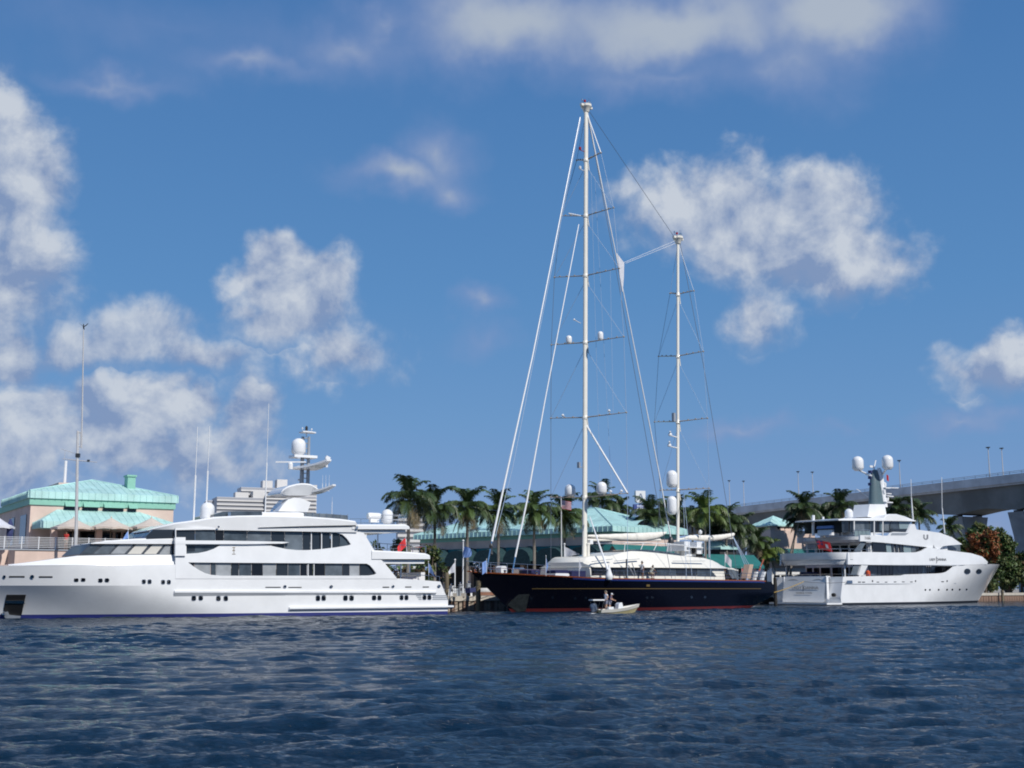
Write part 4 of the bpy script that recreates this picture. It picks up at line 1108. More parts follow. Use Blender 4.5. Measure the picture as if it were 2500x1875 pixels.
# ================================================================ the white motor yacht on the right, seen from its stern quarter
def yacht_right():
    HB = 5.6
    ang = R(43); c = ground(2055, 1478)
    n = Vector((-math.sin(ang), math.cos(ang), 0)); O = c + n * HB
    F = Frame(O.x, O.y, ang)
    root = empty('motor_yacht', O, ang, 'white motor yacht shown stern first with two domes on its dark mast', 'yacht', 'moored yachts')
    # local x: 0 at the stern corner, growing towards the bow
    t0 = F.px(2440, 1380, 0); t1 = F.px(2386, 1470, 0)
    kx = (t0[0] - t1[0]) / (t0[1] - t1[1])
    def xb(z): return t1[0] + (z - t1[1]) * kx if z > 0 else t1[0] + z * 2
    def b(x, z):
        zz = min(max(z / 6.0, 0), 1)
        u = max(xb(min(max(z, -1), 6.6)) - x, 0)
        Le = lerp(30, 22, zz); p = lerp(1.6, 2.1, zz)
        r = lerp(HB - .15, HB, zz) * (1 - (1 - min(u / Le, 1)) ** p)
        return max(r - (.06 * (z - 6) if z > 6 else 0), .02)
    Y = Ship(F, root, b); P = Y.P
    def px3(x, y, t):
        q = F.px(x, y, t); return Vector((q[0], t, q[1]))
    # sheer: bulwark line of the hull, low aft, stepping up to the main deck forward
    sh = [P(2050, 1408), P(2203, 1405), P(2208, 1402.5), P(2290, 1400), P(2306, 1398), P(2318, 1390), P(2326, 1383), P(2340, 1380.5), P(2420, 1377)]
    sh.append((t0[0], t0[1] + .1))
    zs = lambda x: interp(x, sh)
    zb = P(2200, 1470)[1]
    xs = lambda z: -xb(z); xe = lambda z: -interp(z, [(-1, .6), (0, .2), (1, 0), (4.5, .9)])
    H = make_hull(lambda x, z: b(-x, z), xs, xe, lambda x: zs(-x), zb, nu=90, nv=14, deck_drop=.95)
    for mb, nm, m in zip(H, ('hull', 'boot_stripe', 'deck'), (WHITE, BLACK_BOOT, TEAK)):
        mb.v = [(-x, y, z) for x, y, z in mb.v]; mb.build(nm, m, root, smooth=40)
    # transom: recessed door with shaded side cheeks
    zt = zs(0)
    mb = MB(); mb.box(-.35, .15, -HB + 2.0, -HB + 2.25, .35, zt + .05); mb.box(-.35, .15, HB - 2.25, HB - 2.0, .35, zt + .05); mb.build('transom_cheek', WHITE, root)
    mb = MB(); mb.grid([[(-.9 + .18 * z, -HB + 2.2, z) for z in frange(.4, zt, 6)], [(-.9 + .18 * z, HB - 2.2, z) for z in frange(.4, zt, 6)]]); mb.grid([[(-.5 + .18 * z, -HB + 2.2, z) for z in frange(.4, zt, 6)], [(-.5 + .18 * z, HB - 2.2, z) for z in frange(.4, zt, 6)]])
    mb.box(-.9 + .18 * zt, .9, -HB + 2.2, HB - 2.2, zt - .05, zt + .12); mb.build('transom_door', WHITE, root)
    mb = MB(); mb.plate([(-2.2, -HB + .9), (.3, -HB + .1), (.3, HB - .1), (-2.2, HB - .9)], .10, .34); mb.build('swim_platform', WHITE2, root)
    mb = MB(); mb.lathe([(.02, -.3), (.25, -.2), (.25, .2), (.02, .3)], (-.3, -HB + 1.0, 1.4), 10, Matrix.Rotation(R(90), 3, 'Y')); mb.build('stern_fairlead', BLACK, root)
    mb = MB(); pts = []
    for i in range(25):
        t = i / 24; pts.append((-.95 + .18 * zt, lerp(HB - 2.3, -HB + 2.3, t), zt - .55 - .22 * math.sin(t * math.pi * 3.2 + 2.6)))
    mb.tube(pts, .045, 6); mb.build('mooring_rope', mat('old_rope', (.32, .29, .25), .9, var=.2), root)
    # ---- side shells
    W1 = [(2096, 1405), (2096, 1378.5), (2200, 1380), (2316, 1382), (2326, 1383)] + [(2318, 1390.5), (2306, 1398), (2290, 1400.5), (2208, 1402.5), (2203, 1405)]
    up_out = [(2070, 1378), (2070, 1349), (2105, 1347.5), (2200, 1349)] + [(2236, 1348.5), (2249, 1345), (2258, 1340), (2266, 1336)] + [(2295, 1341), (2370, 1350.5), (2398, 1359), (2412, 1372), (2410, 1377.5), (2350, 1379.5), (2325, 1381.5), (2200, 1380), (2106, 1378.5)]
    Y.side('main_deck_side', up_out, WHITE, [], b=lambda x, z: b(x, z) + .03, thick=.25)
    top_out = [(1988, 1321), (1988, 1306.5), (2104, 1306.5), (2172, 1308), (2176, 1300), (2215, 1299), (2224, 1280), (2232, 1279), (2238, 1292), (2300, 1301), (2325, 1312), (2350, 1328), (2300, 1334), (2290, 1340), (2266, 1336), (2200, 1329), (2160, 1325), (2105, 1321)]
    hb2 = lambda x: min(HB - .35, b(x, 6.5) - .05)
    Y.side('upper_deck_side', [(2100, 1321.5), (2100, 1306.5), (2104, 1306.5), (2170, 1308), (2174, 1302), (2180, 1298.5), (2215, 1299.5), (2224, 1279.5), (2233, 1279.5), (2238, 1293), (2262, 1296), (2296, 1301), (2325, 1312), (2349, 1329), (2318, 1331.5), (2302, 1333.5), (2294, 1340.5), (2266, 1336), (2200, 1329), (2160, 1325), (2110, 1321.5)], WHITE, [], b=lambda x, z: max(hb2(x), .3), thick=.25)
    # rounded aft ends of the two overhanging decks
    def deckplan(name, yt, yb, x_aft, x_fwd, hbv, m, rnd=2.2, rail=None):
        q0 = P(2062, yt, lambda x, z: hbv); zt_ = q0[1]; zb_ = P(2062, yb, lambda x, z: hbv)[1]
        pl = []
        for k in range(9):
            a_ = math.pi / 2 * k / 8; pl.append((x_aft + rnd * (1 - math.sin(a_)) , -hbv + rnd * (1 - math.cos(a_)) * 1.0))
        pl = [(x_fwd, -hbv)] + [(x_aft + rnd * (1 - math.sin(math.pi / 2 * k / 8)), -hbv + rnd * (1 - math.cos(math.pi / 2 * k / 8))) for k in range(9)]
        pl = pl + [(x, -y) for x, y in reversed(pl)]
        mb = MB(); lo = [(x + (.5 if x < x_aft + rnd else 0), y * .985, zb_) for x, y in pl]; hi = [(x, y, zt_) for x, y in pl]; mid = [(x + .02, y, lerp(zb_, zt_, .45)) for x, y in pl]
        mb.loft([lo, mid, hi]); o = mb.build(name, m, root)
        return zt_, zb_, pl
    za = deckplan('main_overhang', 1348, 1378, .7, P(2075, 1360)[0], HB + .02, WHITE, 2.6)
    zc_ = deckplan('upper_overhang', 1306.5, 1321.5, 6.4, P(2090, 1315)[0] + 2.5, HB - .35, WHITE, 2.4)
    mb = MB(); pl = za[2]; zg = lerp(za[1], za[0], .42)
    mb.tube([(x - .0, y, zg) for x, y in pl], .035, 5); mb.build('overhang_moulding', GREY_PAINT, root)
    # ---- glass behind the openings
    def panes(lst, y0, y1, hbv, sl=0):
        for (x0, x1, k) in lst:
            q = [(x0 + .5 + sl, y1), (x1 - .5 + sl, y1), (x1 - .5, y0), (x0 + .5, y0)]
            Y.plate('window', q, GLASS[k], 0.0, .08, b=hbv)
    Hm = lambda x, z: max(min(HB - 1.35, b(x, 3) - .9), .2)
    panes([(2122, 2142, 'n'), (2142, 2152, 'd'), (2152, 2163, 'k'), (2163, 2171, 'd'), (2171, 2180, 'k'), (2180, 2222, 'n'), (2222, 2231, 'd'), (2231, 2240, 'k'), (2240, 2252, 'd'), (2252, 2258, 'g'), (2258, 2262, 'm'), (2263, 2267, 'k'), (2268, 2272, 'k'), (2273, 2283, 'm'), (2283, 2300, 'd'), (2300, 2312, 'n'), (2312, 2322, 'd'), (2322, 2336, 'n')], 1374, 1409, Hm)
    Hu = lambda x, z: max(min(HB - .75, b(x, 5.5) - .5), .2)
    panes([(2128, 2160, 'k'), (2161, 2174, 'g'), (2174, 2181, 'd'), (2184, 2191, 'd'), (2194, 2201, 'd'), (2203, 2222, 'g'), (2222, 2234, 'm'), (2234, 2242, 'd'), (2244, 2251, 'd'), (2252, 2270, 'g')], 1318, 1352, Hu, 4)
    # aft faces of the deckhouses, glazed doors and posts
    def aftwall(name, x, zb_, zt_, hbv, doors):
        mb = MB(); mb.box(x, x + .15, -hbv, hbv, zb_, zt_); mb.build(name, WHITE2, root)
        for (t, w) in doors:
            mb = MB(); mb.box(x - .05, x, t - w / 2, t + w / 2, zb_ + .15, zt_ - .3); mb.build('glazed_door', GLASS['k'], root)
    z_main = zs(1) - .9
    aftwall('saloon_wall', 6.5, z_main, za[1], HB - 1.3, [(-3.6, .9), (-2.4, .9), (-1.0, 1.5), (.9, 1.5), (2.4, .9), (3.6, .9)])
    aftwall('upper_saloon_wall', 9.5, za[0], zc_[1], HB - 1.2, [(-3.4, 1.2), (-2.0, 1.2), (-.5, 1.2), (1.0, 1.2), (2.5, 1.2), (3.7, .8)])
    mb = MB(); mb.box(6.6, 30, -HB + 1.45, HB - 1.45, z_main, za[1] + .02); mb.build('main_deckhouse', WHITE2, root)
    mb = MB(); mb.box(9.6, 32, -HB + .95, HB - .95, za[0], zc_[1] + .02); mb.build('upper_deckhouse', WHITE2, root)
    for (t, x) in ((-HB + .8, 2.4), (HB - .8, 2.4), (-HB + .8, 5.2)):
        mb = MB(); mb.tube([(x, t, z_main), (x, t, za[1])], .12, 8); mb.build('deck_post', WHITE2, root)
    for (t, x) in ((-HB + 1.1, 7.4), (HB - 1.1, 7.4)):
        mb = MB(); mb.tube([(x, t, za[0]), (x, t, zc_[1])], .1, 8); mb.build('deck_post', WHITE2, root)
    # slanted pillar and wind break on the main side deck
    Y.plate('wing_door', [(2096, 1404), (2108, 1404), (2120, 1379), (2104, 1379)], WHITE2, .02, .3)
    Y.plate('wind_break', [(2080, 1404), (2095, 1404), (2103, 1379), (2088, 1379)], GLASS['m'], .2, .26)
    Y.plate('wind_break', [(2091, 1347), (2108, 1348), (2124, 1321), (2112, 1321)], GLASS['m'], .5, .56)
    mb = MB(); q = px3(2119, 1402, -HB + .5); mb.lathe([(.03, -.5), (.3, -.45), (.34, .0), (.3, .4), (.1, .55)], q, 10); mb.build('orange_lifebuoy', mat('orange_plastic', (.62, .10, .03), .5), root)
    mb = MB(); q = px3(1978, 1401, 1.0); mb.box(q.x - .5, q.x + .6, .0, 2.4, q.z - .6, q.z + .25); mb.build('aft_deck_sofa', NAVY_CLOTH, root)
    # ---- sun deck
    zsd = zc_[0]
    def rail3(name, L, h, m, n_=2, ev=1.3, r=.03):
        mb = MB(); Y.rail_into(mb, [Vector(p) for p in L], h, n_, ev, r); return mb.build(name, m, root)
    hbr = HB - .6
    xq = P(2128, 1305, HB - .4)[0]
    rail3('sun_deck_rail', [(xq, -hbr, zsd), (9.0, -hbr, zsd), (7.2, -hbr + 1.4, zsd), (6.8, 0, zsd), (7.2, hbr - 1.4, zsd), (9.0, hbr, zsd), (xq, hbr, zsd)], .95, STEEL)
    rail3('upper_deck_rail', [(9, -HB + .25, za[0]), (3.2, -HB + .25, za[0]), (1.2, -HB + 2.0, za[0]), (.9, 0, za[0]), (1.2, HB - 2.0, za[0]), (3.2, HB - .25, za[0])], .5, STEEL, 1)
    rail3('main_deck_rail', [(9, -HB + .2, zs(1)), (1.0, -HB + .25, zs(1)), (.2, -HB + 2.2, zs(1)), (.2, HB - 2.2, zs(1)), (1, HB - .3, zs(1))], .35, STEEL, 1)
    mb = MB(); pl = [(xq, -hbr - .02), (9.0, -hbr - .02), (7.2, -hbr + 1.35)]
    for (x0, y0), (x1, y1) in zip(pl, pl[1:]):
        for i in range(4):
            a_ = Vector((lerp(x0, x1, (i + .06) / 4), lerp(y0, y1, (i + .06) / 4), 0)); c_ = Vector((lerp(x0, x1, (i + .94) / 4), lerp(y0, y1, (i + .94) / 4), 0))
            for o_ in (0,): mb.add([(a_.x, a_.y, zsd + .08), (c_.x, c_.y, zsd + .08), (c_.x, c_.y, zsd + .8), (a_.x, a_.y, zsd + .8), (a_.x, a_.y + .03, zsd + .08), (c_.x, c_.y + .03, zsd + .08), (c_.x, c_.y + .03, zsd + .8), (a_.x, a_.y + .03, zsd + .8)], [(0, 1, 2, 3), (7, 6, 5, 4), (0, 4, 5, 1), (3, 2, 6, 7), (1, 5, 6, 2), (0, 3, 7, 4)])
    mb.build('rail_panels', GLASS['g'], root, kind='stuff')
    for (x0, x1, y0, y1, m, nm) in ((2018, 2036, 1294, 1307, WHITE2, 'sun_lounge'), (2040, 2062, 1296, 1306, WHITE2, 'sun_lounge'), (2016, 2026, 1284, 1290, BLUE_CLOTH, 'blue_cushion'), (2041, 2060, 1280, 1289, BLUE_CLOTH, 'blue_cushion')):
        p = px3(x0, y1, -1.0); q = px3(x1, y0, -1.0); mb = MB(); mb.prism([(p.x, p.z), (q.x, p.z), (q.x, q.z), (p.x + .3, q.z)], -1.8, .6); mb.build(nm, m, root)
    # flag masts on the sun deck
    for (x, y0, y1, t, r) in ((1985.5, 1308, 1258, 1.4, .22), (2009.5, 1298, 1262, 3.4, .17)):
        mb = MB(); p = px3(x, y0, t); q = px3(x, y1, t); mb.tube([p, q], r, 8); mb.build('awning_post', WHITE2, root)
    # bridge deck house and hard top
    Hh = 3.6
    Y.band('bridge_glass', [(2062, 1268), (2225, 1268)], [(2062, 1300), (2232, 1300)], Hh - .5, GLASS['d'], 6, tc=Hh)
    for (x0, x1, k) in ((2062, 2074, 'k'), (2086, 2110, 'm'), (2110, 2130, 'n'), (2136, 2144, 'k'), (2148, 2154, 'g'), (2158, 2170, 'm')):
        Y.plate('bridge_window', Y.rect(x0, 1270, x1, 1296), GLASS[k], -.02, .08, b=Hh - .5)
    Y.plate('bridge_window', [(2172, 1291), (2195, 1291), (2191, 1270.5), (2176, 1270.5)], GLASS['n'], -.02, .08, b=Hh - .48)
    Y.plate('bridge_window', [(2196, 1291), (2216, 1291), (2224, 1272), (2193, 1270.5)], GLASS['g'], -.02, .08, b=Hh - .48)
    Y.band('hard_top', [(2047, 1268), (2060, 1265.5), (2110, 1264.5), (2160, 1264), (2164, 1258), (2172, 1255), (2190, 1255), (2212, 1261), (2236, 1271)], [(2047, 1270.5), (2160, 1271.5), (2236, 1272.5)], Hh, WHITE, 24, hb2=Hh + .05)
    for x in (2085, 2134, 2155):
        p = px3(x, 1307, -Hh + .1); q = px3(x, 1271, -Hh + .1); mb = MB(); mb.tube([p, q], .11, 8); mb.build('hard_top_post', WHITE2, root)
    Y.plate('side_recess', [(2174, 1307), (2210, 1307), (2219, 1301), (2177, 1301)], GREY_PAINT, -.02, .1, b=lambda x, z: max(hb2(x), .3))
    Y.band('forward_window', [(2296, 1332), (2325, 1331.5), (2345, 1330)], [(2292, 1340), (2345, 1346)], lambda x: max(hb2(x) - 1.0, .4), GLASS['m'], 8)
    # ---- funnel mast
    mb = MB(); q0 = px3(2118, 1262, -1.3); q1 = px3(2165, 1262, -1.3); q2 = px3(2160, 1231, -1.3); q3 = px3(2123, 1231, -1.3)
    mb.prism([(q0.x, q0.z), (q1.x, q1.z), (q2.x, q2.z), (q3.x, q3.z)], -1.3, 1.3); mb.build('funnel_base', WHITE, root)
    mast = empty('radar_mast'); mast.parent = root
    mb = MB(); rg = []
    for (y, x0, x1, w) in ((1231, 2126, 2156, 1.0), (1200, 2126, 2155, .85), (1170, 2127.5, 2152, .75), (1150, 2130, 2150, .65), (1147, 2133, 2146, .5)):
        a_ = px3(x0, y, 0); c_ = px3(x1, y, 0); rg.append([Vector((a_.x + (c_.x - a_.x) * (.5 - .5 * math.cos(u)), -w * math.sin(u) * 1.0, a_.z)) for u in [2 * math.pi * k / 16 for k in range(16)]])
    mb.loft(rg); mb.build('mast_trunk', MAST_GREY, mast, smooth=50)
    mb = MB(); rg = []
    for (y, x0, x1, w) in ((1238, 2150, 2160, .8), (1200, 2147, 2158, .62), (1165, 2144, 2153, .5), (1150, 2142, 2151, .4), (1142, 2143, 2149, .2)):
        a_ = px3(x0, y, -.5); c_ = px3(x1, y, -.5); rg.append([Vector((a_.x + (c_.x - a_.x) * (.5 - .5 * math.cos(u)), -.5 - w * math.sin(u), a_.z)) for u in [2 * math.pi * k / 12 for k in range(12)]])
    mb.loft(rg); mb.build('mast_fairing', WHITE, mast, smooth=50)
    def dome(x, y0, y1, w, t, par=mast):
        p0 = px3(x, y1, t); p1 = px3(x, y0, t); r = w / 2 / FPX * F.world(p0).y * 1.0
        mb = MB(); mb.lathe(dome_prof(r, p1.z - p0.z), p0, 22); mb.build('satellite_dome', WHITE, par)
    dome(2095, 1114, 1149, 28, 2.2); dome(2167.5, 1111, 1146, 27, -2.2)
    for (x0, y0, t0_, x1, y1) in ((2097, 1148, 2.2, 2128, 1163), (2164, 1145, -2.2, 2149, 1165)):
        mb = MB(); mb.tube([px3(x0, y0, t0_), px3(x1, y1, 0)], [.12, .2], 8); mb.build('dome_arm', WHITE, mast)
    dome(2073, 1242, 1266, 20, -.8, root)
    for (x, y, w) in ((2162, 1191, 1.4), (2166, 1205, 1.2), (2168, 1211, 1.9), (2166, 1226, 2.0)):
        p = px3(x, y, -1.0); mb = MB(); mb.box(p.x - w / 2, p.x + w / 2, -1.4, -.4, p.z - .10, p.z + .04); mb.tube([p + Vector((-w / 2, .3, -.05)), p + Vector((-w - .3, .8, -.6))], .06, 6); mb.build('mast_shelf', WHITE, mast)
    for (x, y) in ((2160, 1183), (2166, 1217), (2158, 1199)):
        p = px3(x, y, -1.0); mb = MB(); mb.lathe([(.2, -.4), (.26, -.1), (.26, .2), (.05, .35)], p, 10); mb.build('radar_pod', WHITE, mast)
    mb = MB(); p = px3(2180, 1191, -1.2); mb.bbox(p, (1.9, .12, .12), Matrix.Rotation(-.5, 3, 'Z')); mb.tube([p, px3(2160, 1192, -.9)], .04, 5); mb.build('radar_scanner', WHITE, mast)
    mb = MB(); p = px3(2128, 1139, .3); mb.bbox(p, (1.1, .1, .3)); mb.tube([px3(2133, 1147, 0), px3(2138, 1124, 0)], .09, 6); mb.tube([p, p + Vector((.8, -.3, -.6))], .05, 5); mb.build('top_antenna', WHITE2, mast)
    mb = MB(); mb.tube([px3(2126, 1217, .6), px3(2091, 1194, 2.4)], [.1, .05], 6); mb.build('flag_yard', WHITE2, mast)
    for y in (1182, 1166, 1152): mb = MB(); p = px3(2125.5, y, .2); mb.box(p.x - .25, p.x + .2, 0, .5, p.z - .2, p.z + .2); mb.build('mast_speaker', NAVYFLAG, mast)
    for (x, y0, y1, ym, t) in ((2229, 1269, 1170, 1215, -2.5), (2306, 1302, 1165, 1240, -2.0)):
        mb = MB(); p = px3(x, y0, t); q = px3(x - (6 if x > 2300 else 4), ym, t); e = px3(x - (7 if x > 2300 else 5), y1, t); mb.tube([p, q], [.14, .10], 6); mb.tube([q, e], .05, 5); mb.build('whip_antenna', WHITE2, root)
    # ---- lines, ports and marks of the hull
    for (x, y, r) in ((2361, 1395, 8), (2389.5, 1395, 7)):
        fr = Y.plate('round_port', [(x + r * math.cos(t), y + r * .88 * math.sin(t)) for t in [2 * math.pi * i / 18 for i in range(18)]], STEEL, -.05, .04)
        Y.plate('pane', [(x + r * .8 * math.cos(t), y + r * .7 * math.sin(t)) for t in [2 * math.pi * i / 18 for i in range(18)]], GLASS['d'], -.08, .04, parent=fr)
    for x in (2259, 2270, 2291.5, 2312, 2325, 2343, 2360):
        Y.plate('porthole', [(x + 2.0 * math.cos(t), 1440 - (x - 2259) * .01 + 2.3 * math.sin(t)) for t in [math.pi * i / 5 for i in range(10)]], GLASS['k'], -.04, .04)
    Y.plate('hull_moulding', [(2062, 1425), (2200, 1424.6), (2334, 1423.6), (2334, 1425.0), (2200, 1426.2), (2062, 1426.6)], GREY_PAINT, -.05, .05)
    Y.plate('sheer_line', [(2106, 1378.8), (2350, 1379.2), (2408, 1377.6), (2408, 1378.8), (2350, 1380.4), (2200, 1380.6)], GREY_PAINT, -.06, .05)
    for (x, y, w, h) in ((2098, 1421, 7, 2), (2108, 1421, 7, 2), (2130, 1418.5, 2.5, 4), (2143, 1421, 6, 1.6), (2163, 1421, 6, 1.6), (2185, 1420.5, 6, 1.6), (2205, 1420.5, 6, 1.6), (2225, 1420.5, 6, 1.6), (2235, 1418.5, 2.5, 4), (2301, 1420, 6, 2), (2312, 1418.5, 2.5, 4)):
        Y.plate('fairlead', Y.rect(x - w / 2, y - h / 2, x + w / 2, y + h / 2), DARKGREY, -.04, .04)
    Y.plate('chrome_fairlead', [(2064, 1424), (2080, 1424), (2079, 1417), (2066, 1417)], CHROME, -.12, .04)
    for q in ([(2254, 1305), (2257, 1305), (2257, 1313), (2260, 1316), (2262, 1313), (2262, 1305), (2266, 1305), (2266, 1315), (2262, 1318), (2257, 1317), (2254, 1313)], [(2279, 1330), (2281, 1335), (2284, 1339), (2277, 1339)]):
        Y.plate('crest', q, LETTER, -.03, .03, b=lambda x, z: max(hb2(x), .3))
    # ---- name on the side and on the transom
    def text(body, size, loc, rot, m, parent=root, name='name_lettering', sx=1.0):
        cu = bpy.data.curves.new(name, 'FONT'); cu.body = body; cu.size = size; cu.extrude = .015; cu.align_x = 'CENTER'; cu.align_y = 'CENTER'
        me_o = bpy.data.objects.new(name, cu); COL.objects.link(me_o)
        dg = bpy.context.evaluated_depsgraph_get(); me = bpy.data.meshes.new_from_object(me_o.evaluated_get(dg)); bpy.data.objects.remove(me_o)
        me.materials.clear(); me.materials.append(m)
        o = bpy.data.objects.new(name, me); COL.objects.link(o); o.parent = parent; o.location = loc; o.rotation_euler = rot; o.scale = (sx, 1, 1)
        return o
    def side_text(body, x, y, size, sx=1.0):
        q = P(x, y); dbx = (b(q[0] + .5, q[1]) - b(q[0] - .5, q[1]))
        return text(body, size, (q[0], -b(*q) - .10, q[1]), (R(90), 0, math.atan2(-dbx, 1.0)), LETTER, sx=sx)
    side_text('LADY', 2275.5, 1366, .55, 1.3); side_text('J', 2285.5, 1365.5, 1.1, 1.2); side_text('OANNA', 2297, 1366, .55, 1.5)
    tz = lambda z: -.97 + .18 * z
    for (body, t, z, size) in (('LADY', 1.15, 2.35, .6), ('J', .1, 2.35, 1.05), ('OANNA', -1.15, 2.35, .6), ('GEORGE TOWN', -.1, 1.65, .32)):
        text(body, size, (tz(z), t, z), (R(90), 0, R(-90)), LETTER, sx=1.1)
    return F, Y, px3
FC, YC, cpx = yacht_right()
# ================================================================ land, quay wall
LAND_Z = 1.45
CONC = mat('concrete', (.40, .36, .31), .85, var=.22, vscale=1.2, bump=.25, bscale=8)
CONC_PALE = mat('pale_concrete', (.50, .46, .40), .8, var=.2, vscale=1.5, bump=.2, bscale=10)
PLANK = mat('weathered_concrete_panel', (.42, .35, .28), .85, var=.35, vscale=1.6, bump=.3, bscale=10)
PLANK_R = mat('rusty_panel', (.24, .155, .115), .85, var=.4, vscale=1.5, bump=.3, bscale=9)
WOOD = mat('old_pile_wood', (.20, .165, .11), .9, var=.4, vscale=3, bump=.5, bscale=14, streak=True)
DARKVOID = mat('dark_joint', (.02, .017, .014), .9)
PINK = mat('pink_stucco', (.66, .51, .44), .85, var=.13, vscale=.5, bump=.1, bscale=30)
TEAL_ROOF = mat('teal_roof_metal', (.47, .72, .69), .45, var=.20, vscale=.5, metal=.0)
TEAL_TRIM = mat('green_trim', (.24, .50, .40), .6, var=.08)
TEAL_CANVAS = mat('teal_awning_canvas', (.010, .135, .135), .75, var=.15, vscale=1.0)
SHADED_TEAL_CANVAS = mat('shaded_teal_canvas', (.008, .040, .048), .8, var=.2)  # awning teal with the shade of the left-facing hoods put into the colour
UMB = mat('umbrella_canvas', (.60, .52, .45), .85, var=.1)
wall_pts = [(-95, 66.1), (-12.1, 116.2), (.4, 128.9), (26, 154.9), (35.5, 179.2), (110, 248.7), (420, 538)]
def along_wall(q):
    for (x0, y0), (x1, y1) in zip(wall_pts, wall_pts[1:]):
        L = math.hypot(x1 - x0, y1 - y0)
        if q <= L: return Vector((lerp(x0, x1, q / L), lerp(y0, y1, q / L), 0)), math.atan2(y1 - y0, x1 - x0)
        q -= L
    return Vector((*wall_pts[-1], 0)), 0
def ground_sheet():
    mb = MB()
    poly = wall_pts + [(3000, 2600), (3000, 4000), (-3000, 4000), (-3000, -1600)]
    V, E, Fc = delaunay_2d_cdt([Vector(p) for p in poly], [(i, (i + 1) % len(poly)) for i in range(len(poly))], [], 0, 1e-4)[:3]
    for f in Fc:
        cx = sum(V[i].x for i in f) / 3; cy = sum(V[i].y for i in f) / 3
        if in_poly(cx, cy, poly): mb.face([(V[i].x, V[i].y, LAND_Z) for i in f])
    o = mb.build('ground', mat('paving', (.34, .31, .27), .9, var=.25, vscale=.4, bump=.15, bscale=6)); o['kind'] = 'structure'
ground_sheet()
def sea_wall():
    root = empty('sea_wall', (0, 128, 0), 0, 'long concrete quay wall of upright panels behind the moored yachts', 'quay wall')
    mb = MB()
    for (x0, y0), (x1, y1) in zip(wall_pts, wall_pts[1:]):
        a = math.atan2(y1 - y0, x1 - x0); n = (-math.sin(a), math.cos(a)); L = math.hypot(x1 - x0, y1 - y0)
        M = Matrix.Translation((x0, y0 - 128, 0)) @ Matrix.Rotation(a, 4, 'Z')
        mb.box(0, L, .22, .8, -1.5, LAND_Z - .42, M)
    mb.build('wall_core', DARKVOID, root)
    mb = MB()
    for (x0, y0), (x1, y1) in zip(wall_pts, wall_pts[1:]):
        a = math.atan2(y1 - y0, x1 - x0); L = math.hypot(x1 - x0, y1 - y0)
        M = Matrix.Translation((x0, y0 - 128, 0)) @ Matrix.Rotation(a, 4, 'Z')
        mb.box(-.1, L + .1, -.12, 1.0, LAND_Z - .42, LAND_Z + .06, M)
    mb.build('wall_cap', CONC_PALE, root)
    random.seed(11)
    meshes = []
    for k in range(4):
        w = .36 + .05 * k
        b = MB(); b.box(-w / 2, w / 2, -.02 * k, .22, -1.0, LAND_Z - .425)
        b.box(-w / 2, w / 2, -.02 * k - .004, .2, -1.0, .42 - .06 * k)
        o = b.build('plank', PLANK if k < 3 else PLANK_R, root); meshes.append(o)
    q0 = math.hypot(82.9, 50.1)
    for k, o in enumerate(meshes): pass
    n = 0; q = q0 + .5
    used = [False] * 4
    while q < q0 + 28:
        p, a = along_wall(q); k = random.randrange(4)
        if not used[k]: o = meshes[k]; used[k] = True
        else: o = meshes[k].copy(); COL.objects.link(o)
        o.location = (p.x, p.y - 128, random.uniform(-.03, .0)); o.rotation_euler = (0, 0, a)
        q += random.uniform(.44, .60)
    # wider panels at the far right
    b = MB(); b.box(-.46, .46, .0, .22, -1, LAND_Z - .425); big = b.build('panel', PLANK_R, root); first = True
    q = q0 + 17.8 + 36.5 + 26.1 + 48
    while q < q0 + 17.8 + 36.5 + 26.1 + 104:
        p, a = along_wall(q)
        o = big if first else big.copy()
        if not first: COL.objects.link(o)
        first = False
        o.location = (p.x, p.y - 128, 0); o.rotation_euler = (0, 0, a); q += random.uniform(.98, 1.12)
sea_wall()
def piling(px_, Y, top, r, label, base=-1.0, m=None):
    x = (px_ - 1250) / FPX * Y
    root = empty('mooring_pile', (x, Y, base), 0, label, 'mooring pile', 'wooden piles along the quay')
    mb = MB(); pts = [(random.uniform(-.02, .02), random.uniform(-.02, .02), lerp(0, top - base, i / 6)) for i in range(7)]
    mb.tube(pts, [r * random.uniform(.93, 1.05) for _ in pts], 12); mb.build('pile_trunk', m or WOOD, root)
    mb = MB(); mb.lathe([(r * 1.08, top - base - .5), (r * 1.08, top - base - .42)], (0, 0, 0), 12); mb.build('iron_band', DARKGREY, root)
random.seed(5)
piling(1092.5, 119.0, 3.75, .20, 'tall wooden pile standing beside the stern of the left yacht')
piling(1168.5, 122.6, 3.0, .23, 'wooden pile against the quay between two flagpoles and the dark bow')
piling(1884, 168, 3.7, .24, 'black pile between the dark stern and the white transom', m=mat('black_pile_wood', (.022, .02, .018), .8, var=.3))  # this one pile gets a near-black wood colour
piling(2430, 229, 2.0, .26, 'short dark pile on the far right quay wall')
piling(2497, 236, 2.2, .30, 'dark pile on the quay wall at the right photo edge')
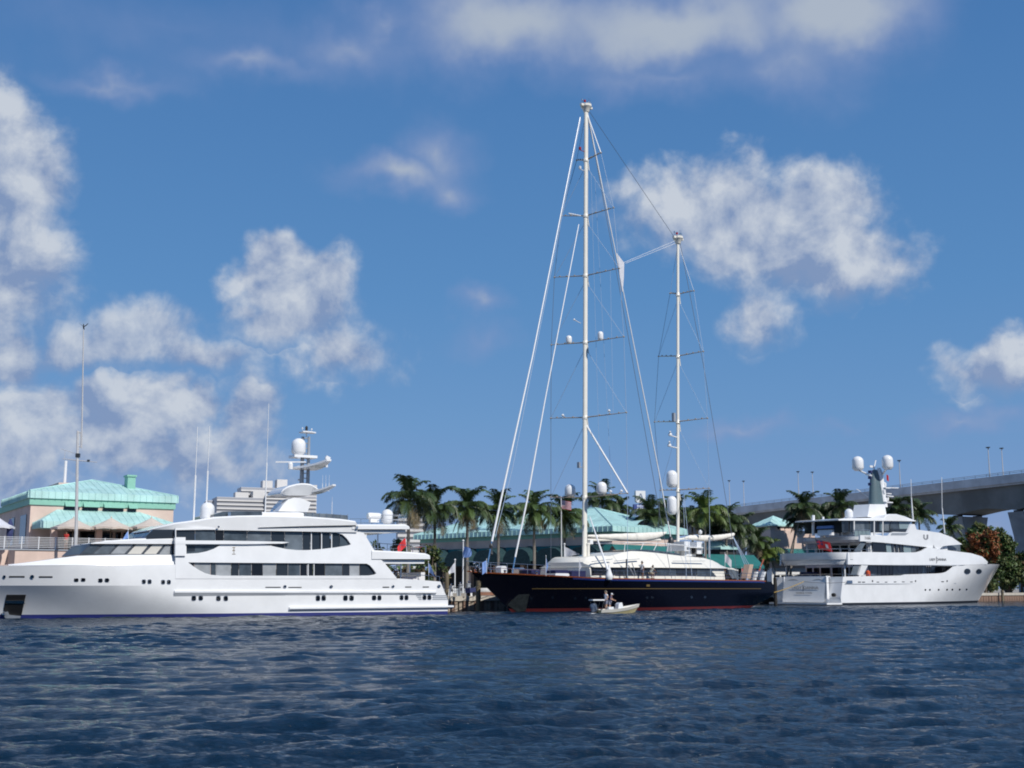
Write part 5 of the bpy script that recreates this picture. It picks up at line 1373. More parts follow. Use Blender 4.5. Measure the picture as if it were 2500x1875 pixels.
# ================================================================ buildings
def hip_roof(mb, x0, x1, y0, y1, z, h, inset_x, inset_y=None):
    """hip roof over a rectangle, ridge along the longer side"""
    if (x1 - x0) >= (y1 - y0):
        ym = (y0 + y1) / 2; r0 = Vector((x0 + inset_x, ym, z + h)); r1 = Vector((x1 - inset_x, ym, z + h))
        A, B, C_, D_ = Vector((x0, y0, z)), Vector((x1, y0, z)), Vector((x1, y1, z)), Vector((x0, y1, z))
        fs = [(A, B, r1, r0), (C_, D_, r0, r1), (D_, A, r0), (B, C_, r1)]
    else:
        xm = (x0 + x1) / 2; r0 = Vector((xm, y0 + inset_x, z + h)); r1 = Vector((xm, y1 - inset_x, z + h))
        A, B, C_, D_ = Vector((x0, y0, z)), Vector((x1, y0, z)), Vector((x1, y1, z)), Vector((x0, y1, z))
        fs = [(D_, A, r0, r1), (B, C_, r1, r0), (A, B, r0), (C_, D_, r1)]
    for f in fs: mb.face(f)
    return fs
def seams(mb, f, step, r=.022):
    """standing seams up the slope of a roof face (first edge is the eave)"""
    a, b = f[0], f[1]; top = f[2:]; e = (b - a); L = e.length; u = e / L
    nrm = e.cross(f[2] - a).normalized()
    if nrm.z < 0: nrm = -nrm
    up = nrm.cross(u)
    if up.z < 0: up = -up
    n = int(L / step)
    H = max((p - a).dot(up) for p in top)
    P2 = [((p - a).dot(u), (p - a).dot(up)) for p in f]
    for i in range(1, n):
        s = L * i / n
        # height of the face above the eave point
        h = 0
        for k in range(len(P2)):
            (x0, y0), (x1, y1) = P2[k], P2[(k + 1) % len(P2)]
            if y0 < 1e-6 and y1 < 1e-6: continue
            if min(x0, x1) - 1e-6 <= s <= max(x0, x1) + 1e-6 and abs(x1 - x0) > 1e-6:
                h = max(h, y0 + (y1 - y0) * (s - x0) / (x1 - x0))
        if h > .2:
            p = a + u * s; q = p + up * (h - .03)
            o = nrm * .035
            mb.add([p - u * r, p + u * r, q + u * r, q - u * r, p - u * r + o, p + u * r + o, q + u * r + o, q - u * r + o], [(4, 5, 6, 7), (0, 4, 7, 3), (1, 2, 6, 5), (0, 1, 5, 4), (3, 7, 6, 2)])
def roof_part(root, x0, x1, y0, y1, z, h, inset, fascia=.75, step=.75, name='roof'):
    mb = MB(); fs = hip_roof(mb, x0, x1, y0, y1, z, h, inset)
    for (p, q) in (((x0, y0), (x1, y0)), ((x1, y0), (x1, y1)), ((x1, y1), (x0, y1)), ((x0, y1), (x0, y0))):
        mb.face([(p[0], p[1], z - fascia), (q[0], q[1], z - fascia), (q[0], q[1], z), (p[0], p[1], z)])
    mb.face([(x0, y0, z - fascia), (x0, y1, z - fascia), (x1, y1, z - fascia), (x1, y0, z - fascia)])
    rf = mb.build(name, TEAL_ROOF, root, smooth=0, fix=False)
    mb = MB()
    for f in fs: seams(mb, list(f), step)
    for (p, q) in (((x0, y0), (x1, y0)), ((x1, y0), (x1, y1)), ((x0, y0), (x0, y1))):
        a = Vector((*p, 0)); b_ = Vector((*q, 0)); n_ = int((b_ - a).length / step)
        d = (b_ - a).normalized(); nn = Vector((d.y, -d.x, 0))
        if q == (x0, y1): nn = Vector((-1, 0, 0))
        for i in range(n_ + 1):
            c = a.lerp(b_, i / n_)
            mb.add([c - d * .035 + Vector((0, 0, z - fascia)), c + d * .035 + Vector((0, 0, z - fascia)), c + d * .035 + Vector((0, 0, z + .02)), c - d * .035 + Vector((0, 0, z + .02))] + [c + nn * .07 + d * s_ + Vector((0, 0, zz)) for s_, zz in ((-.035, z - fascia), (.035, z - fascia), (.035, z + .02), (-.035, z + .02))], [(4, 5, 6, 7), (0, 4, 7, 3), (1, 2, 6, 5), (3, 7, 6, 2), (0, 1, 5, 4)])
    mb.build('roof_seams', TEAL_ROOF, rf, smooth=0, kind='stuff')
    # hip caps
    mb = MB()
    for f in fs[2:]:
        for e in (f[0], f[1]): mb.tube([e + Vector((0, 0, .02)), f[2] + Vector((0, 0, .03))], .09, 5)
    mb.tube([fs[2][2] + Vector((0, 0, .03)), fs[3][2] + Vector((0, 0, .03))], .09, 5)
    mb.build('ridge_cap', TEAL_ROOF, rf)
    return rf
def parasol(x, y, z, r, h, label, m=UMB, parent=None, closed=False, group='cream parasols on the terrace'):
    root = empty('parasol', (x, y, z), 0, label, 'parasol', group)
    mb = MB(); mb.tube([(0, 0, 0), (0, 0, h + .1)], .04, 6); mb.build('pole', WOOD, root)
    mb = MB()
    if closed: mb.lathe([(.02, .6), (.20, .8), (.30, 1.4), (.24, h - .5), (.03, h)], (0, 0, 0), 10)
    else:
        n = 8; rim = [Vector((r * math.cos(2 * math.pi * (k + .5) / n), r * math.sin(2 * math.pi * (k + .5) / n), h - .95)) for k in range(n)]
        for k in range(n):
            a, b_ = rim[k], rim[(k + 1) % n]; m_ = (a + b_) / 2 + Vector((0, 0, .07))
            t = Vector((0, 0, h)); ma = a.lerp(t, .5) - Vector((0, 0, .06)); mbb = b_.lerp(t, .5) - Vector((0, 0, .06))
            mb.face([a, m_, ma]); mb.face([m_, b_, mbb]); mb.face([m_, mbb, ma]); mb.face([ma, mbb, t])
            mb.face([a, a - Vector((0, 0, .2)), m_ - Vector((0, 0, .2)), m_]); mb.face([m_, m_ - Vector((0, 0, .2)), b_ - Vector((0, 0, .2)), b_])
        mb.lathe([(.02, h - .02), (.08, h), (.02, h + .15)], (0, 0, 0), 6)
    mb.build('canopy', m, root, smooth=0)
    return root

def building_left():
    ang = R(31.3)
    C = Vector(((78 - 1250) / FPX * 118, 118, LAND_Z)); F = Frame(C.x, C.y, ang)
    root = empty('waterfront_building', (C.x, C.y, 0), ang, 'pink waterfront building with pale teal metal roof and upper terrace at left', 'building')
    zt = F.px(78.5, 1199, 0)[1]; ze = F.px(78.5, 1216, 0)[1]; zg = F.px(78.5, 1232, 0)[1]
    L = F.px(424, 1240, 0)[0]; Dp = 22.0
    mb = MB(); mb.box(0, L, 0, Dp, LAND_Z, zg); mb.build('wall', PINK, root)
    mb = MB(); mb.box(-.15, L + .15, -.15, Dp + .15, zg, ze); mb.build('green_band', TEAL_TRIM, root)
    zr = F.px(180, 1174, 7.5)[1]
    roof_part(root, -.3, L + .3, -.3, 15.0, zt, zr - zt, 6.2, zt - ze, .62)
    # clerestory shutters
    for (x0, x1) in ((157, 194), (202, 240), (252, 302), (312, 333)):
        a = F.px(x0, 1232, 0); b_ = F.px(x1, 1240, 0)
        mb = MB(); mb.add([(a[0], -.05, zg + .45), (b_[0], -.05, zg + .45), (b_[0], -.05, zg + .5), (a[0], -.05, zg + .5), (a[0], -.7, zg - .1), (b_[0], -.7, zg - .1), (b_[0], -.7, zg - .05), (a[0], -.7, zg - .05)], [(0, 1, 5, 4), (3, 7, 6, 2), (4, 5, 6, 7), (0, 4, 7, 3), (1, 2, 6, 5), (0, 3, 2, 1)]); mb.build('shutter', TEAL_TRIM, root)
        mb = MB(); mb.box(a[0], b_[0], -.03, .1, zg - .55, zg - .05); mb.build('clerestory_window', GLASS['d'], root)
    # chimney
    p = F.px(312, 1196, 3.2); q = F.px(328, 1163, 3.2)
    mb = MB(); mb.box(p[0] - .2, q[0], 2.6, 3.9, p[1] - .8, q[1] - .1); mb.box(p[0] - .3, q[0] + .1, 2.5, 4.0, q[1] - .1, q[1] + .08); mb.build('chimney', TEAL_TRIM, root)
    # lower roof over the terrace loggia
    D2 = -3.6
    lt = [F.px(144, 1243.5, -.05), F.px(374, 1247, -.05)]; zb_ = F.px(127, 1261, D2)[1]; zf = F.px(200, 1277, D2)[1]
    x0 = F.px(97, 1270, D2)[0]; x1 = F.px(441, 1268, D2)[0]; zt2 = lt[0][1]
    A, B = Vector((x0, D2, zb_ - .45)), Vector((x1, D2, zb_ - .45)); Ct, Dt = Vector((x1 - 3.2, -.02, zt2)), Vector((x0 + 2.2, -.02, zt2))
    mb = MB(); mb.face([A, B, Ct, Dt]); mb.face([Vector((x0, -.02, A.z)), A, Dt]); mb.face([B, Vector((x1, -.02, A.z)), Ct])
    f0 = A.z - .62
    mb.face([(x0, D2, f0), (x1, D2, f0), B, A]); mb.face([(x0, -.02, f0), (x0, D2, f0), A, (x0, -.02, A.z)]); mb.face([(x1, D2, f0), (x1, -.02, f0), (x1, -.02, A.z), B]); mb.face([(x0, D2, f0 + .02), (x0, -.02, f0 + .02), (x1, -.02, f0 + .02), (x1, D2, f0 + .02)])
    rf = mb.build('loggia_roof', TEAL_ROOF, root, smooth=0, fix=False)
    mb = MB(); seams(mb, [A, B, Ct, Dt], .62)
    for i in range(int((x1 - x0) / .62)): mb.box(x0 + .62 * i, x0 + .62 * i + .06, D2 - .06, D2, f0, A.z + .03)
    for i in range(6): mb.box(x0 - .06, x0, D2 + .62 * i, D2 + .62 * i + .06, f0, A.z + .03)
    mb.build('roof_seams', TEAL_ROOF, rf, smooth=0, kind='stuff')
    # terrace
    tz = F.px(160, 1342, -7.5)[1]
    xc = F.px(37, 1345, -7.5)[0]
    mb = MB(); mb.box(xc, L + 2, -7.5, -.01, LAND_Z, tz); mb.box(xc - 14, xc - .005, -4.0, -.01, LAND_Z, tz); mb.build('terrace', PINK, root)
    mb = MB(); mb.box(xc - 14, L + 2, -7.6, -7.45, tz - .10, tz + .02); mb.build('terrace_edge', GREY_PAINT, root)
    mb = MB()
    xs_ = frange(xc - 14, L + 1.8, 22)
    for k in range(7):
        zz = tz + .18 + k * .145; mb.tube([(xs_[0], -7.45, zz), (xs_[-1], -7.45, zz)], .022, 5)
    for x in xs_: mb.tube([(x, -7.45, tz), (x, -7.45, tz + 1.12)], .045, 6)
    mb.build('terrace_railing', WHITE2, root)
    for x in (132, 241, 336, 420):
        p = F.px(x, 1300, D2 + .4); mb = MB(); mb.box(p[0] - .28, p[0] + .28, D2 + .15, D2 + .7, tz, f0); mb.build('column', PINK, root)
    for (a_, b_) in ((160, 186), (196, 236), (250, 275), (283, 296), (302, 330), (350, 372), (380, 410)):
        p = F.px(a_, 1300, -.1); q = F.px(b_, 1300, -.1); mb = MB(); mb.box(p[0], q[0], -.08, .1, tz + .05, f0 - .1); mb.build('glazed_door', GLASS['k'], root)
    # left face: shaded wall with a window
    for (t0, t1, z0, z1) in ((1.5, 4.6, 1.7, 3.6), (8, 11, 1.7, 3.6)):
        mb = MB(); mb.box(-.08, .05, t0, t1, tz + z0 - .9, tz + z1); mb.build('window', GLASS['m'], root)
    # small penthouse behind
    mb = MB(); mb.box(4, 9, 8, 14, zt, zt + 1.6); mb.build('plant_room', PINK, root)
    W = lambda p: F.world(p)
    for i, (x, lab) in enumerate(((180, 'cream parasol beside the grey flagpole on the terrace'), (272, 'cream parasol on the terrace, middle one of three'), (370, 'cream parasol on the terrace nearest the yacht wheelhouse'))):
        p = F.px(x, 1264, -5.2); w = W((p[0], -5.2, 0)); parasol(w.x, w.y, tz, 2.0, p[1] - tz, lab)
    p = F.px(26, 1266, -6.5); w = W((p[0], -6.5, 0)); parasol(w.x, w.y, tz, 1.2, p[1] - tz, 'folded navy parasol by the terrace rail at left', NAVYFLAG, closed=True, group=None)
    p = F.px(-8, 1260, -6.0); w = W((p[0], -6.0, 0)); parasol(w.x, w.y, tz, 1.6, p[1] - tz, 'white parasol cut by the left photo edge', WHITE_CLOTH, group=None)
    return F, tz
FL, TERR_Z = building_left()

def market_hall():
    D0 = 150.0; ang = R(45.4)
    C = Vector(((1494 - 1250) / FPX * D0, D0, LAND_Z)); F = Frame(C.x, C.y, ang)
    root = empty('market_hall', (C.x, C.y, 0), ang, 'long pavilion with pale teal hip roof and dark arched awnings behind the palms', 'building')
    zt = F.px(1494, 1284, 0)[1]; ze = F.px(1494, 1297, 0)[1]
    L = F.px(1672, 1300, 0)[0]; Dp = 36.0
    mb = MB(); mb.box(.6, L - .6, .6, Dp, 7.3, ze); mb.build('wall', PINK, root)
    zr = F.px(1450, 1240, 9)[1]
    roof_part(root, -.2, L + .2, -.2, Dp + .5, zt, zr - zt, 9.2, zt - ze, .8)
    mb = MB(); mb.box(.55, L - .55, .55, Dp, ze - .5, ze); mb.build('green_band', TEAL_TRIM, root)
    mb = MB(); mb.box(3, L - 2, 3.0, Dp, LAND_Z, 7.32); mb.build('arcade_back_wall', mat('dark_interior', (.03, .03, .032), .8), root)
    # columns of both open faces
    for k in range(8):
        mb = MB(); mb.box(.6, 1.2, .6 + k * 5.0, 1.2 + k * 5.0, LAND_Z, 7.31); mb.build('column', PINK, root)
    for x in (5.5, 10.2, L - 1.2):
        mb = MB(); mb.box(x, x + .6, .6, 1.2, LAND_Z, 7.31); mb.build('column', PINK, root)
    # sloping awning with arched hoods along the promenade face (faces left)
    zt_, zb_ = 7.6, 5.7
    mb = MB()
    mb.add([(.55, .4, zt_), (.55, Dp, zt_), (-1.3, Dp, zb_), (-1.3, .4, zb_), (-1.3, Dp, zb_ - .35), (-1.3, .4, zb_ - .35)], [(0, 1, 2, 3), (3, 2, 4, 5)])
    mb.add([(.4, .55, zt_), (L, .55, zt_), (L, -1.3, zb_), (.4, -1.3, zb_), (L, -1.3, zb_ - .35), (.4, -1.3, zb_ - .35)], [(3, 2, 1, 0), (5, 4, 2, 3)])
    mb.build('awning', TEAL_CANVAS, root, smooth=0)
    y = 3.2
    hood = None
    while y < Dp - 3:
        if hood is None:
            mb = MB(); n = 8
            arc = lambda k, w, h: (w * math.copysign(abs(math.cos(math.pi * k / n)) ** .75, math.cos(math.pi * k / n)), h * math.sin(math.pi * k / n) ** .8)
            r0 = [(.5, arc(k, 2.3, 2.3)[0], zb_ - .3 + arc(k, 2.3, 2.3)[1]) for k in range(n + 1)]
            r1 = [(-2.0, arc(k, 2.5, 2.1)[0], zb_ - .5 + arc(k, 2.5, 2.1)[1]) for k in range(n + 1)]
            mb.grid([r0, r1]); mb.face(r1)
            hood = mb.build('awning_hood', SHADED_TEAL_CANVAS, root, smooth=30); o = hood
        else:
            o = hood.copy(); COL.objects.link(o)
        o.location = (0, y, 0); y += 5.6
    # arched dormer
    p = F.px(1576, 1297, 1.2); q = F.px(1576, 1267, 1.2); w = F.px(1605, 1297, 1.2)[0] - p[0]; h = q[1] - p[1]
    mb = MB(); rings = []
    for yy in (.9, 6): rings.append([(p[0] + w * math.cos(math.pi * k / 12), yy, p[1] - .1 + h * math.sin(math.pi * k / 12)) for k in range(13)])
    mb.grid(rings); mb.build('dormer', TEAL_ROOF, root)
    mb = MB(); mb.face([(p[0] + (w - .12) * math.cos(math.pi * k / 12), 1.0, p[1] - .1 + (h - .12) * math.sin(math.pi * k / 12)) for k in range(13)]); mb.build('dormer_louvre', GLASS['k'], root)
    return F
FM = market_hall()

def corner_tower():
    ang = R(23); D0 = 195.0; C = Vector(((1875 - 1250) / FPX * D0, D0, LAND_Z)); F = Frame(C.x, C.y, ang)
    root = empty('corner_tower', (C.x, C.y, 0), ang, 'small pink tower with pale teal pyramid roof and round vent behind palms', 'building')
    a = 5.2; zt = F.px(1875, 1280.5, 0)[1]; zp = F.px(1883, 1259, a / 2)[1]
    mb = MB(); mb.box(0, a, 0, a, LAND_Z, zt - .25); mb.build('wall', PINK, root)
    mb = MB(); mb.box(-.25, 8.2, -.6, a + 1, LAND_Z + 4, F.px(1872, 1294, -.6)[1]); mb.build('lower_block', PINK, root)
    mb = MB(); e = .35; z0 = zt - .05
    cs = [Vector((-e, -e, z0)), Vector((a + e, -e, z0)), Vector((a + e, a + e, z0)), Vector((-e, a + e, z0))]; top = Vector((a / 2, a / 2, zp))
    for k in range(4): mb.face([cs[k], cs[(k + 1) % 4], top])
    mb.face([c - Vector((0, 0, .2)) for c in reversed(cs)])
    for k in range(4): mb.face([cs[k] - Vector((0, 0, .2)), cs[(k + 1) % 4] - Vector((0, 0, .2)), cs[(k + 1) % 4], cs[k]])
    rf = mb.build('roof', TEAL_ROOF, root, smooth=0, fix=False)
    mb = MB()
    for k in range(4): seams(mb, [cs[k], cs[(k + 1) % 4], top], .85, .035)
    mb.build('roof_seams', TEAL_ROOF, rf, smooth=0, kind='stuff')
    p = F.px(1901, 1289, -.6); mb = MB(); mb.lathe([(.28, 0), (.28, .1)], (p[0], -.61, p[1]), 14, Matrix.Rotation(R(90), 3, 'X')); mb.build('round_vent', BLACK, root)
    zt2, zb2 = F.px(1900, 1339, -.6)[1], F.px(1900, 1368, -2.4)[1]
    mb = MB(); mb.add([(-1, -.62, zt2), (9, -.62, zt2), (9, -2.4, zb2), (-1, -2.4, zb2), (-1, -.62, zb2), (9, -.62, zb2)], [(0, 3, 2, 1), (0, 4, 3), (1, 2, 5)]); mb.build('awning', TEAL_CANVAS, root, smooth=0)
    mb = MB(); mb.box(-.2, 8.1, -.5, 3, LAND_Z, LAND_Z + 4.01); mb.build('shopfront_wall', WHITE2, root)
    for k in range(5):
        mb = MB(); mb.box(.3 + k * 1.25, 1.25 + k * 1.25, -.56, -.4, LAND_Z + 1.0, LAND_Z + 2.9); mb.build('window', GLASS['k'], root)
corner_tower()
def kiosk():
    ang = R(35); D0 = 172; C = Vector(((1778 - 1250) / FPX * D0, D0, LAND_Z))
    F = Frame(C.x, C.y, ang); root = empty('kiosk', (C.x, C.y, 0), ang, 'low kiosk with pale teal roof and dark awning behind the dark stern', 'building')
    zt = F.px(1778, 1336, 0)[1]; zr = F.px(1778, 1321, 2)[1]
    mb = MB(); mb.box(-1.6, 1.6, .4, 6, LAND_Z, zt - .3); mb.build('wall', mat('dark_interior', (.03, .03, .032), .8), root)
    mb = MB(); hip_roof(mb, -1.8, 1.6, 0, 6, zt, zr - zt, 1.6); mb.face([(-1.8, 0, zt - .3), (1.6, 0, zt - .3), (1.6, 0, zt), (-1.8, 0, zt)]); mb.face([(-1.8, 6, zt - .3), (-1.8, 0, zt - .3), (-1.8, 0, zt), (-1.8, 6, zt)]); mb.build('roof', TEAL_ROOF, root, smooth=0)
    mb = MB(); mb.add([(-5, .38, zt - 1.0), (5, .38, zt - 1.0), (5, -1.6, zt - 2.6), (-5, -1.6, zt - 2.6), (5, -1.6, zt - 2.9), (-5, -1.6, zt - 2.9)], [(0, 3, 2, 1), (3, 5, 4, 2)]); mb.build('awning', TEAL_CANVAS, root, smooth=0)
    for x in (-4.5, -1.5, 1.5, 4.5):
        mb = MB(); mb.box(x - .2, x + .2, .2, .6, LAND_Z, zt - 1.2); mb.build('column', WHITE2, root)
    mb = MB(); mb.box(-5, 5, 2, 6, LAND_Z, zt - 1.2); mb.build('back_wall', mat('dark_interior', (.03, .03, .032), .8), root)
kiosk()

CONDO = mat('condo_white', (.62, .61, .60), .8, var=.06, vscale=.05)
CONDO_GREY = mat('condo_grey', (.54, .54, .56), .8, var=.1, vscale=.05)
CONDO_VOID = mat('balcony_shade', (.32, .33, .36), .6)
def condo():
    D0 = 900.0; k = D0 / FPX; C = Vector(((755 - 1250) * k, D0, LAND_Z)); ang = R(22); F = Frame(C.x, C.y, ang)
    root = empty('apartment_tower', (C.x, C.y, 0), ang, 'distant white stepped apartment block with balconies behind the yacht mast', 'building')
    def Z(y, t=0): return F.px(700, y, t)[1]
    def X(x, t=0): return F.px(x, 1230, t)[0]
    fl = 2.9
    def wing(x0, x1, ytop, t, dep, bal=True):
        a, b_ = X(x0, t), X(x1, t); zt = Z(ytop, t)
        mb = MB(); mb.box(a, b_, t + 1.2, t + dep, LAND_Z, zt); mb.build('wall', CONDO_GREY, root)
        nfl = int((zt - 30) / fl)
        for i in range(nfl):
            z = zt - fl * (i + 1)
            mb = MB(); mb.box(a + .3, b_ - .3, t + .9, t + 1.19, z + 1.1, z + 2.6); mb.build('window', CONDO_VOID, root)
            mb = MB(); mb.box(a, b_, t, t + 1.19, z - .15, z + .05); mb.box(a, b_, t, t + .12, z + .05, z + 1.05); mb.build('balcony', CONDO, root)
        return zt
    wing(650, 773, 1210, 0, 18); wing(588, 752, 1192, 16, 18); wing(530, 650, 1217, 4, 26); wing(508, 566, 1226, 20, 20); wing(753, 773, 1193, 22, 10)
    for (x0, x1, y0, y1, t) in ((640, 664, 1175, 1192, 20), (675, 700, 1171, 1192, 20), (574, 606, 1205, 1218, 6), (617, 647, 1202, 1218, 6), (650, 700, 1209, 1213, -.5), (756, 773, 1182, 1194, 24)):
        a, b_ = X(x0, t), X(x1, t); mb = MB(); mb.box(a, b_, t, t + 9, Z(y1, t), Z(y0, t)); mb.build('penthouse', CONDO, root)
condo()
def condo_small():
    D0 = 560.0; k = D0 / FPX; C = Vector(((975 - 1250) * k, D0, LAND_Z)); root = empty('apartment_block', C, R(10), 'pale striped apartment block glimpsed between palms and yacht stern', 'building')
    h = (1438 - 1268) * k + 2.2 - LAND_Z
    mb = MB(); mb.box(0, 11.5, 1.2, 14, 0, h); mb.build('wall', CONDO_GREY, root)
    for i in range(10):
        z = h - 2.4 * i - .6
        mb = MB(); mb.box(-.4, 11.9, 0, 1.2, z - .6, z + .6); mb.build('balcony', CONDO, root)
condo_small()

# ---------------------------------------------------------------- bridge
def bridge():
    A1 = at(1700, 1246, 350); A2 = at(2500, 1150, 250)
    dv = (A2 - A1); ang = math.atan2(dv.y, dv.x); F = Frame(A1.x, A1.y, ang)
    Lb = math.hypot(dv.x, dv.y)
    root = empty('bridge', (A1.x, A1.y, 0), ang, 'high concrete road bridge on tapered piers crossing behind the right yacht', 'bridge')
    # local +y is to the left of the travel direction; the photo shows the side facing the camera
    side = 1 if F.n.dot(Vector((0, -1, 0))) > 0 else -1
    W = 13.0
    def top(x): return lerp(A1.z, A2.z, x / Lb)
    xs_ = frange(-120, Lb + 70, 60)
    def yl(t): return -side * t            # t: metres in from the visible side
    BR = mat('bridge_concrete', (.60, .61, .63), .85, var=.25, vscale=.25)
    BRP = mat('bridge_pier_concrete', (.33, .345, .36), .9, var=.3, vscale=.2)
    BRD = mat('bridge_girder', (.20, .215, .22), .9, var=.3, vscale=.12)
    mb = MB()
    for t in (0, W - .35):
        mb.loft([[(x, yl(t), top(x) - 2.1), (x, yl(t), top(x) - .35), (x, yl(t + .35), top(x) - .35), (x, yl(t + .35), top(x) - 2.1)] for x in xs_])
    mb.build('parapet', BR, root, smooth=0)
    mb = MB(); mb.loft([[(x, yl(0.36), top(x) - 1.9), (x, yl(W - .36), top(x) - 1.9), (x, yl(W - .36), top(x) - 2.5), (x, yl(.36), top(x) - 2.5)] for x in xs_]); mb.build('deck_slab', BR, root, smooth=0)
    xp = F.px(2322, 1250, yl(1.5))[0]; xp2 = F.px(2500, 1258, yl(5))[0]
    piers = [xp - 42 * 2, xp - 42, xp, xp2]
    def depth(x):
        d = min(abs(x - p) for p in piers); return 3.3 + 1.7 * max(0, 1 - d / 20.0) ** 1.5
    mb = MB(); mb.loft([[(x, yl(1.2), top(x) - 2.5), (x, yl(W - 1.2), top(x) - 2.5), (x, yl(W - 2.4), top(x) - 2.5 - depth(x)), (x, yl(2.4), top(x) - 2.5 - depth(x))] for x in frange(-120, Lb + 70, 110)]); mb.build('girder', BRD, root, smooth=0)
    for p in piers:
        zt = top(p) - 2.5 - depth(p) - .35; mb = MB(); rg = []
        for z, w, d_ in ((-1, 5.2, 1.6), (zt - 9, 5.4, 1.6), (zt - 5, 5.9, 1.7), (zt - 1.8, 7.2, 1.9), (zt, 8.0, 2.0)):
            y0 = yl(W / 2 - w / 2); y1 = yl(W / 2 + w / 2); rg.append([(p - d_, y0, z), (p + d_, y0, z), (p + d_, y1, z), (p - d_, y1, z)])
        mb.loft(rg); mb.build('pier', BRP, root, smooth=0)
        mb = MB()
        for y in (W / 2 - 3, W / 2 + 3): mb.box(p - .7, p + .7, yl(y) - .7, yl(y) + .7, zt, zt + .36)
        mb.build('bearing', DARKGREY, root)
    mb = MB(); 
    for t in (.15, W - .2):
        for zz in (-.05, .25): mb.tube([(x, yl(t), top(x) + zz) for x in xs_], .05, 4)
        x = -110
        while x < Lb + 60: mb.tube([(x, yl(t), top(x) - .4), (x, yl(t), top(x) + .28)], .05, 4); x += 3.0
    mb.build('bridge_railing', mat('bridge_rail_metal', (.25, .27, .30), .5), root)
    lamps = [(1780, 1174, 0, 'lamp post on the bridge, farthest left of those on its deck'), (1815, 1175, 1, 'second bridge lamp post from the left'), (1948, 1152, 0, 'third bridge lamp post from the left, above the palm tops'), (1983, 1153, 1, 'fourth bridge lamp post from the left, close beside another'), (2195, 1125, 0, 'lone bridge lamp post just right of the white domes'), (2412, 1093, 0, 'tallest bridge lamp post near the right photo edge'), (2445, 1095, 1, 'bridge lamp post farthest right')]
    for (x, y, far, lab) in lamps:
        t = .2 if not far else W - .3; q = F.px(x, y, yl(t)); w = F.world((q[0], yl(t), top(q[0]) - .4)); h = q[1] - w.z
        r = empty('street_lamp', w, ang, lab, 'street lamp', 'lamp posts on the bridge')
        mb = MB(); mb.tube([(0, 0, 0), (0, 0, h)], [.13, .08], 6); mb.build('post', mat('lamp_post_grey', (.42, .43, .45), .5), r)
        mb = MB(); mb.box(-.4, .4, -.2, .2, h - .06, h + .16); mb.tube([(0, 0, h - .5), (.25, 0, h - .05)], .04, 5); mb.build('lamp_head', DARKGREY, r)
bridge()
# ================================================================ palms and trees
FROND = [mat('palm_green', (.068, .112, .030), .5, var=.45, vscale=1.5), mat('palm_dark', (.044, .074, .022), .5, var=.4, vscale=1.5), mat('palm_yellow_green', (.10, .15, .030), .5, var=.4, vscale=1.5), mat('palm_dry', (.16, .125, .065), .7, var=.4, vscale=2)]
TRUNK = mat('palm_trunk', (.21, .19, .165), .9, var=.25, vscale=2, bump=.4, bscale=10)
frond_mesh = {}
def get_frond(kind, mi, seed):
    key = (kind, mi, seed)
    if key in frond_mesh: return frond_mesh[key]
    rng = random.Random(hash((kind, seed)) & 0xffff)
    a0, a1, nl, hang = {'up': (74, 0, 36, .45), 'mid': (48, -52, 38, .7), 'low': (8, -78, 38, .8), 'dead': (-45, -88, 26, .6)}[kind]
    a0 += rng.uniform(-8, 8); a1 += rng.uniform(-12, 12)
    mb = MB(); pts = []; p = Vector((0, 0, 0)); n = 14; tw = rng.uniform(-.25, .25)
    for i in range(n + 1):
        t = i / n; pts.append(p.copy()); a = R(lerp(a0, a1, t ** 1.1)); p = p + Vector((math.cos(a), tw * t * .4, math.sin(a))) * (1.0 / n)
    mb.tube(pts, [lerp(.016, .004, i / n) for i in range(n + 1)], 4)
    for k in range(nl):
        t = .10 + .89 * k / nl; f = t * n; i = min(int(f), n - 1); c = pts[i].lerp(pts[i + 1], f - i); d = (pts[i + 1] - pts[i]).normalized()
        up = Vector((0, 1, 0)).cross(d); up = -up if up.z < 0 else up
        ln = .37 * (math.sin(math.pi * min(1, .12 + t * .9)) ** .6) * rng.uniform(.65, 1.15)
        for s in (-1, 1):
            dirv = (Vector((0, s, 0)) * .8 + d * .55 + up * .18).normalized()
            m_ = c + dirv * ln * .5; e = c + dirv * ln * .92 + Vector((0, 0, -hang * ln * rng.uniform(.6, 1.3)))
            w = d * rng.uniform(.011, .017)
            mb.add([c - w * .6, c + w * .6, m_ + w, e, m_ - w], [(0, 1, 2, 4), (4, 2, 3)])
    o = mb.build('frond', FROND[mi], None, smooth=0, fix=False)
    me = o.data; bpy.data.objects.remove(o)
    frond_mesh[key] = me
    return me
palm_i = 0
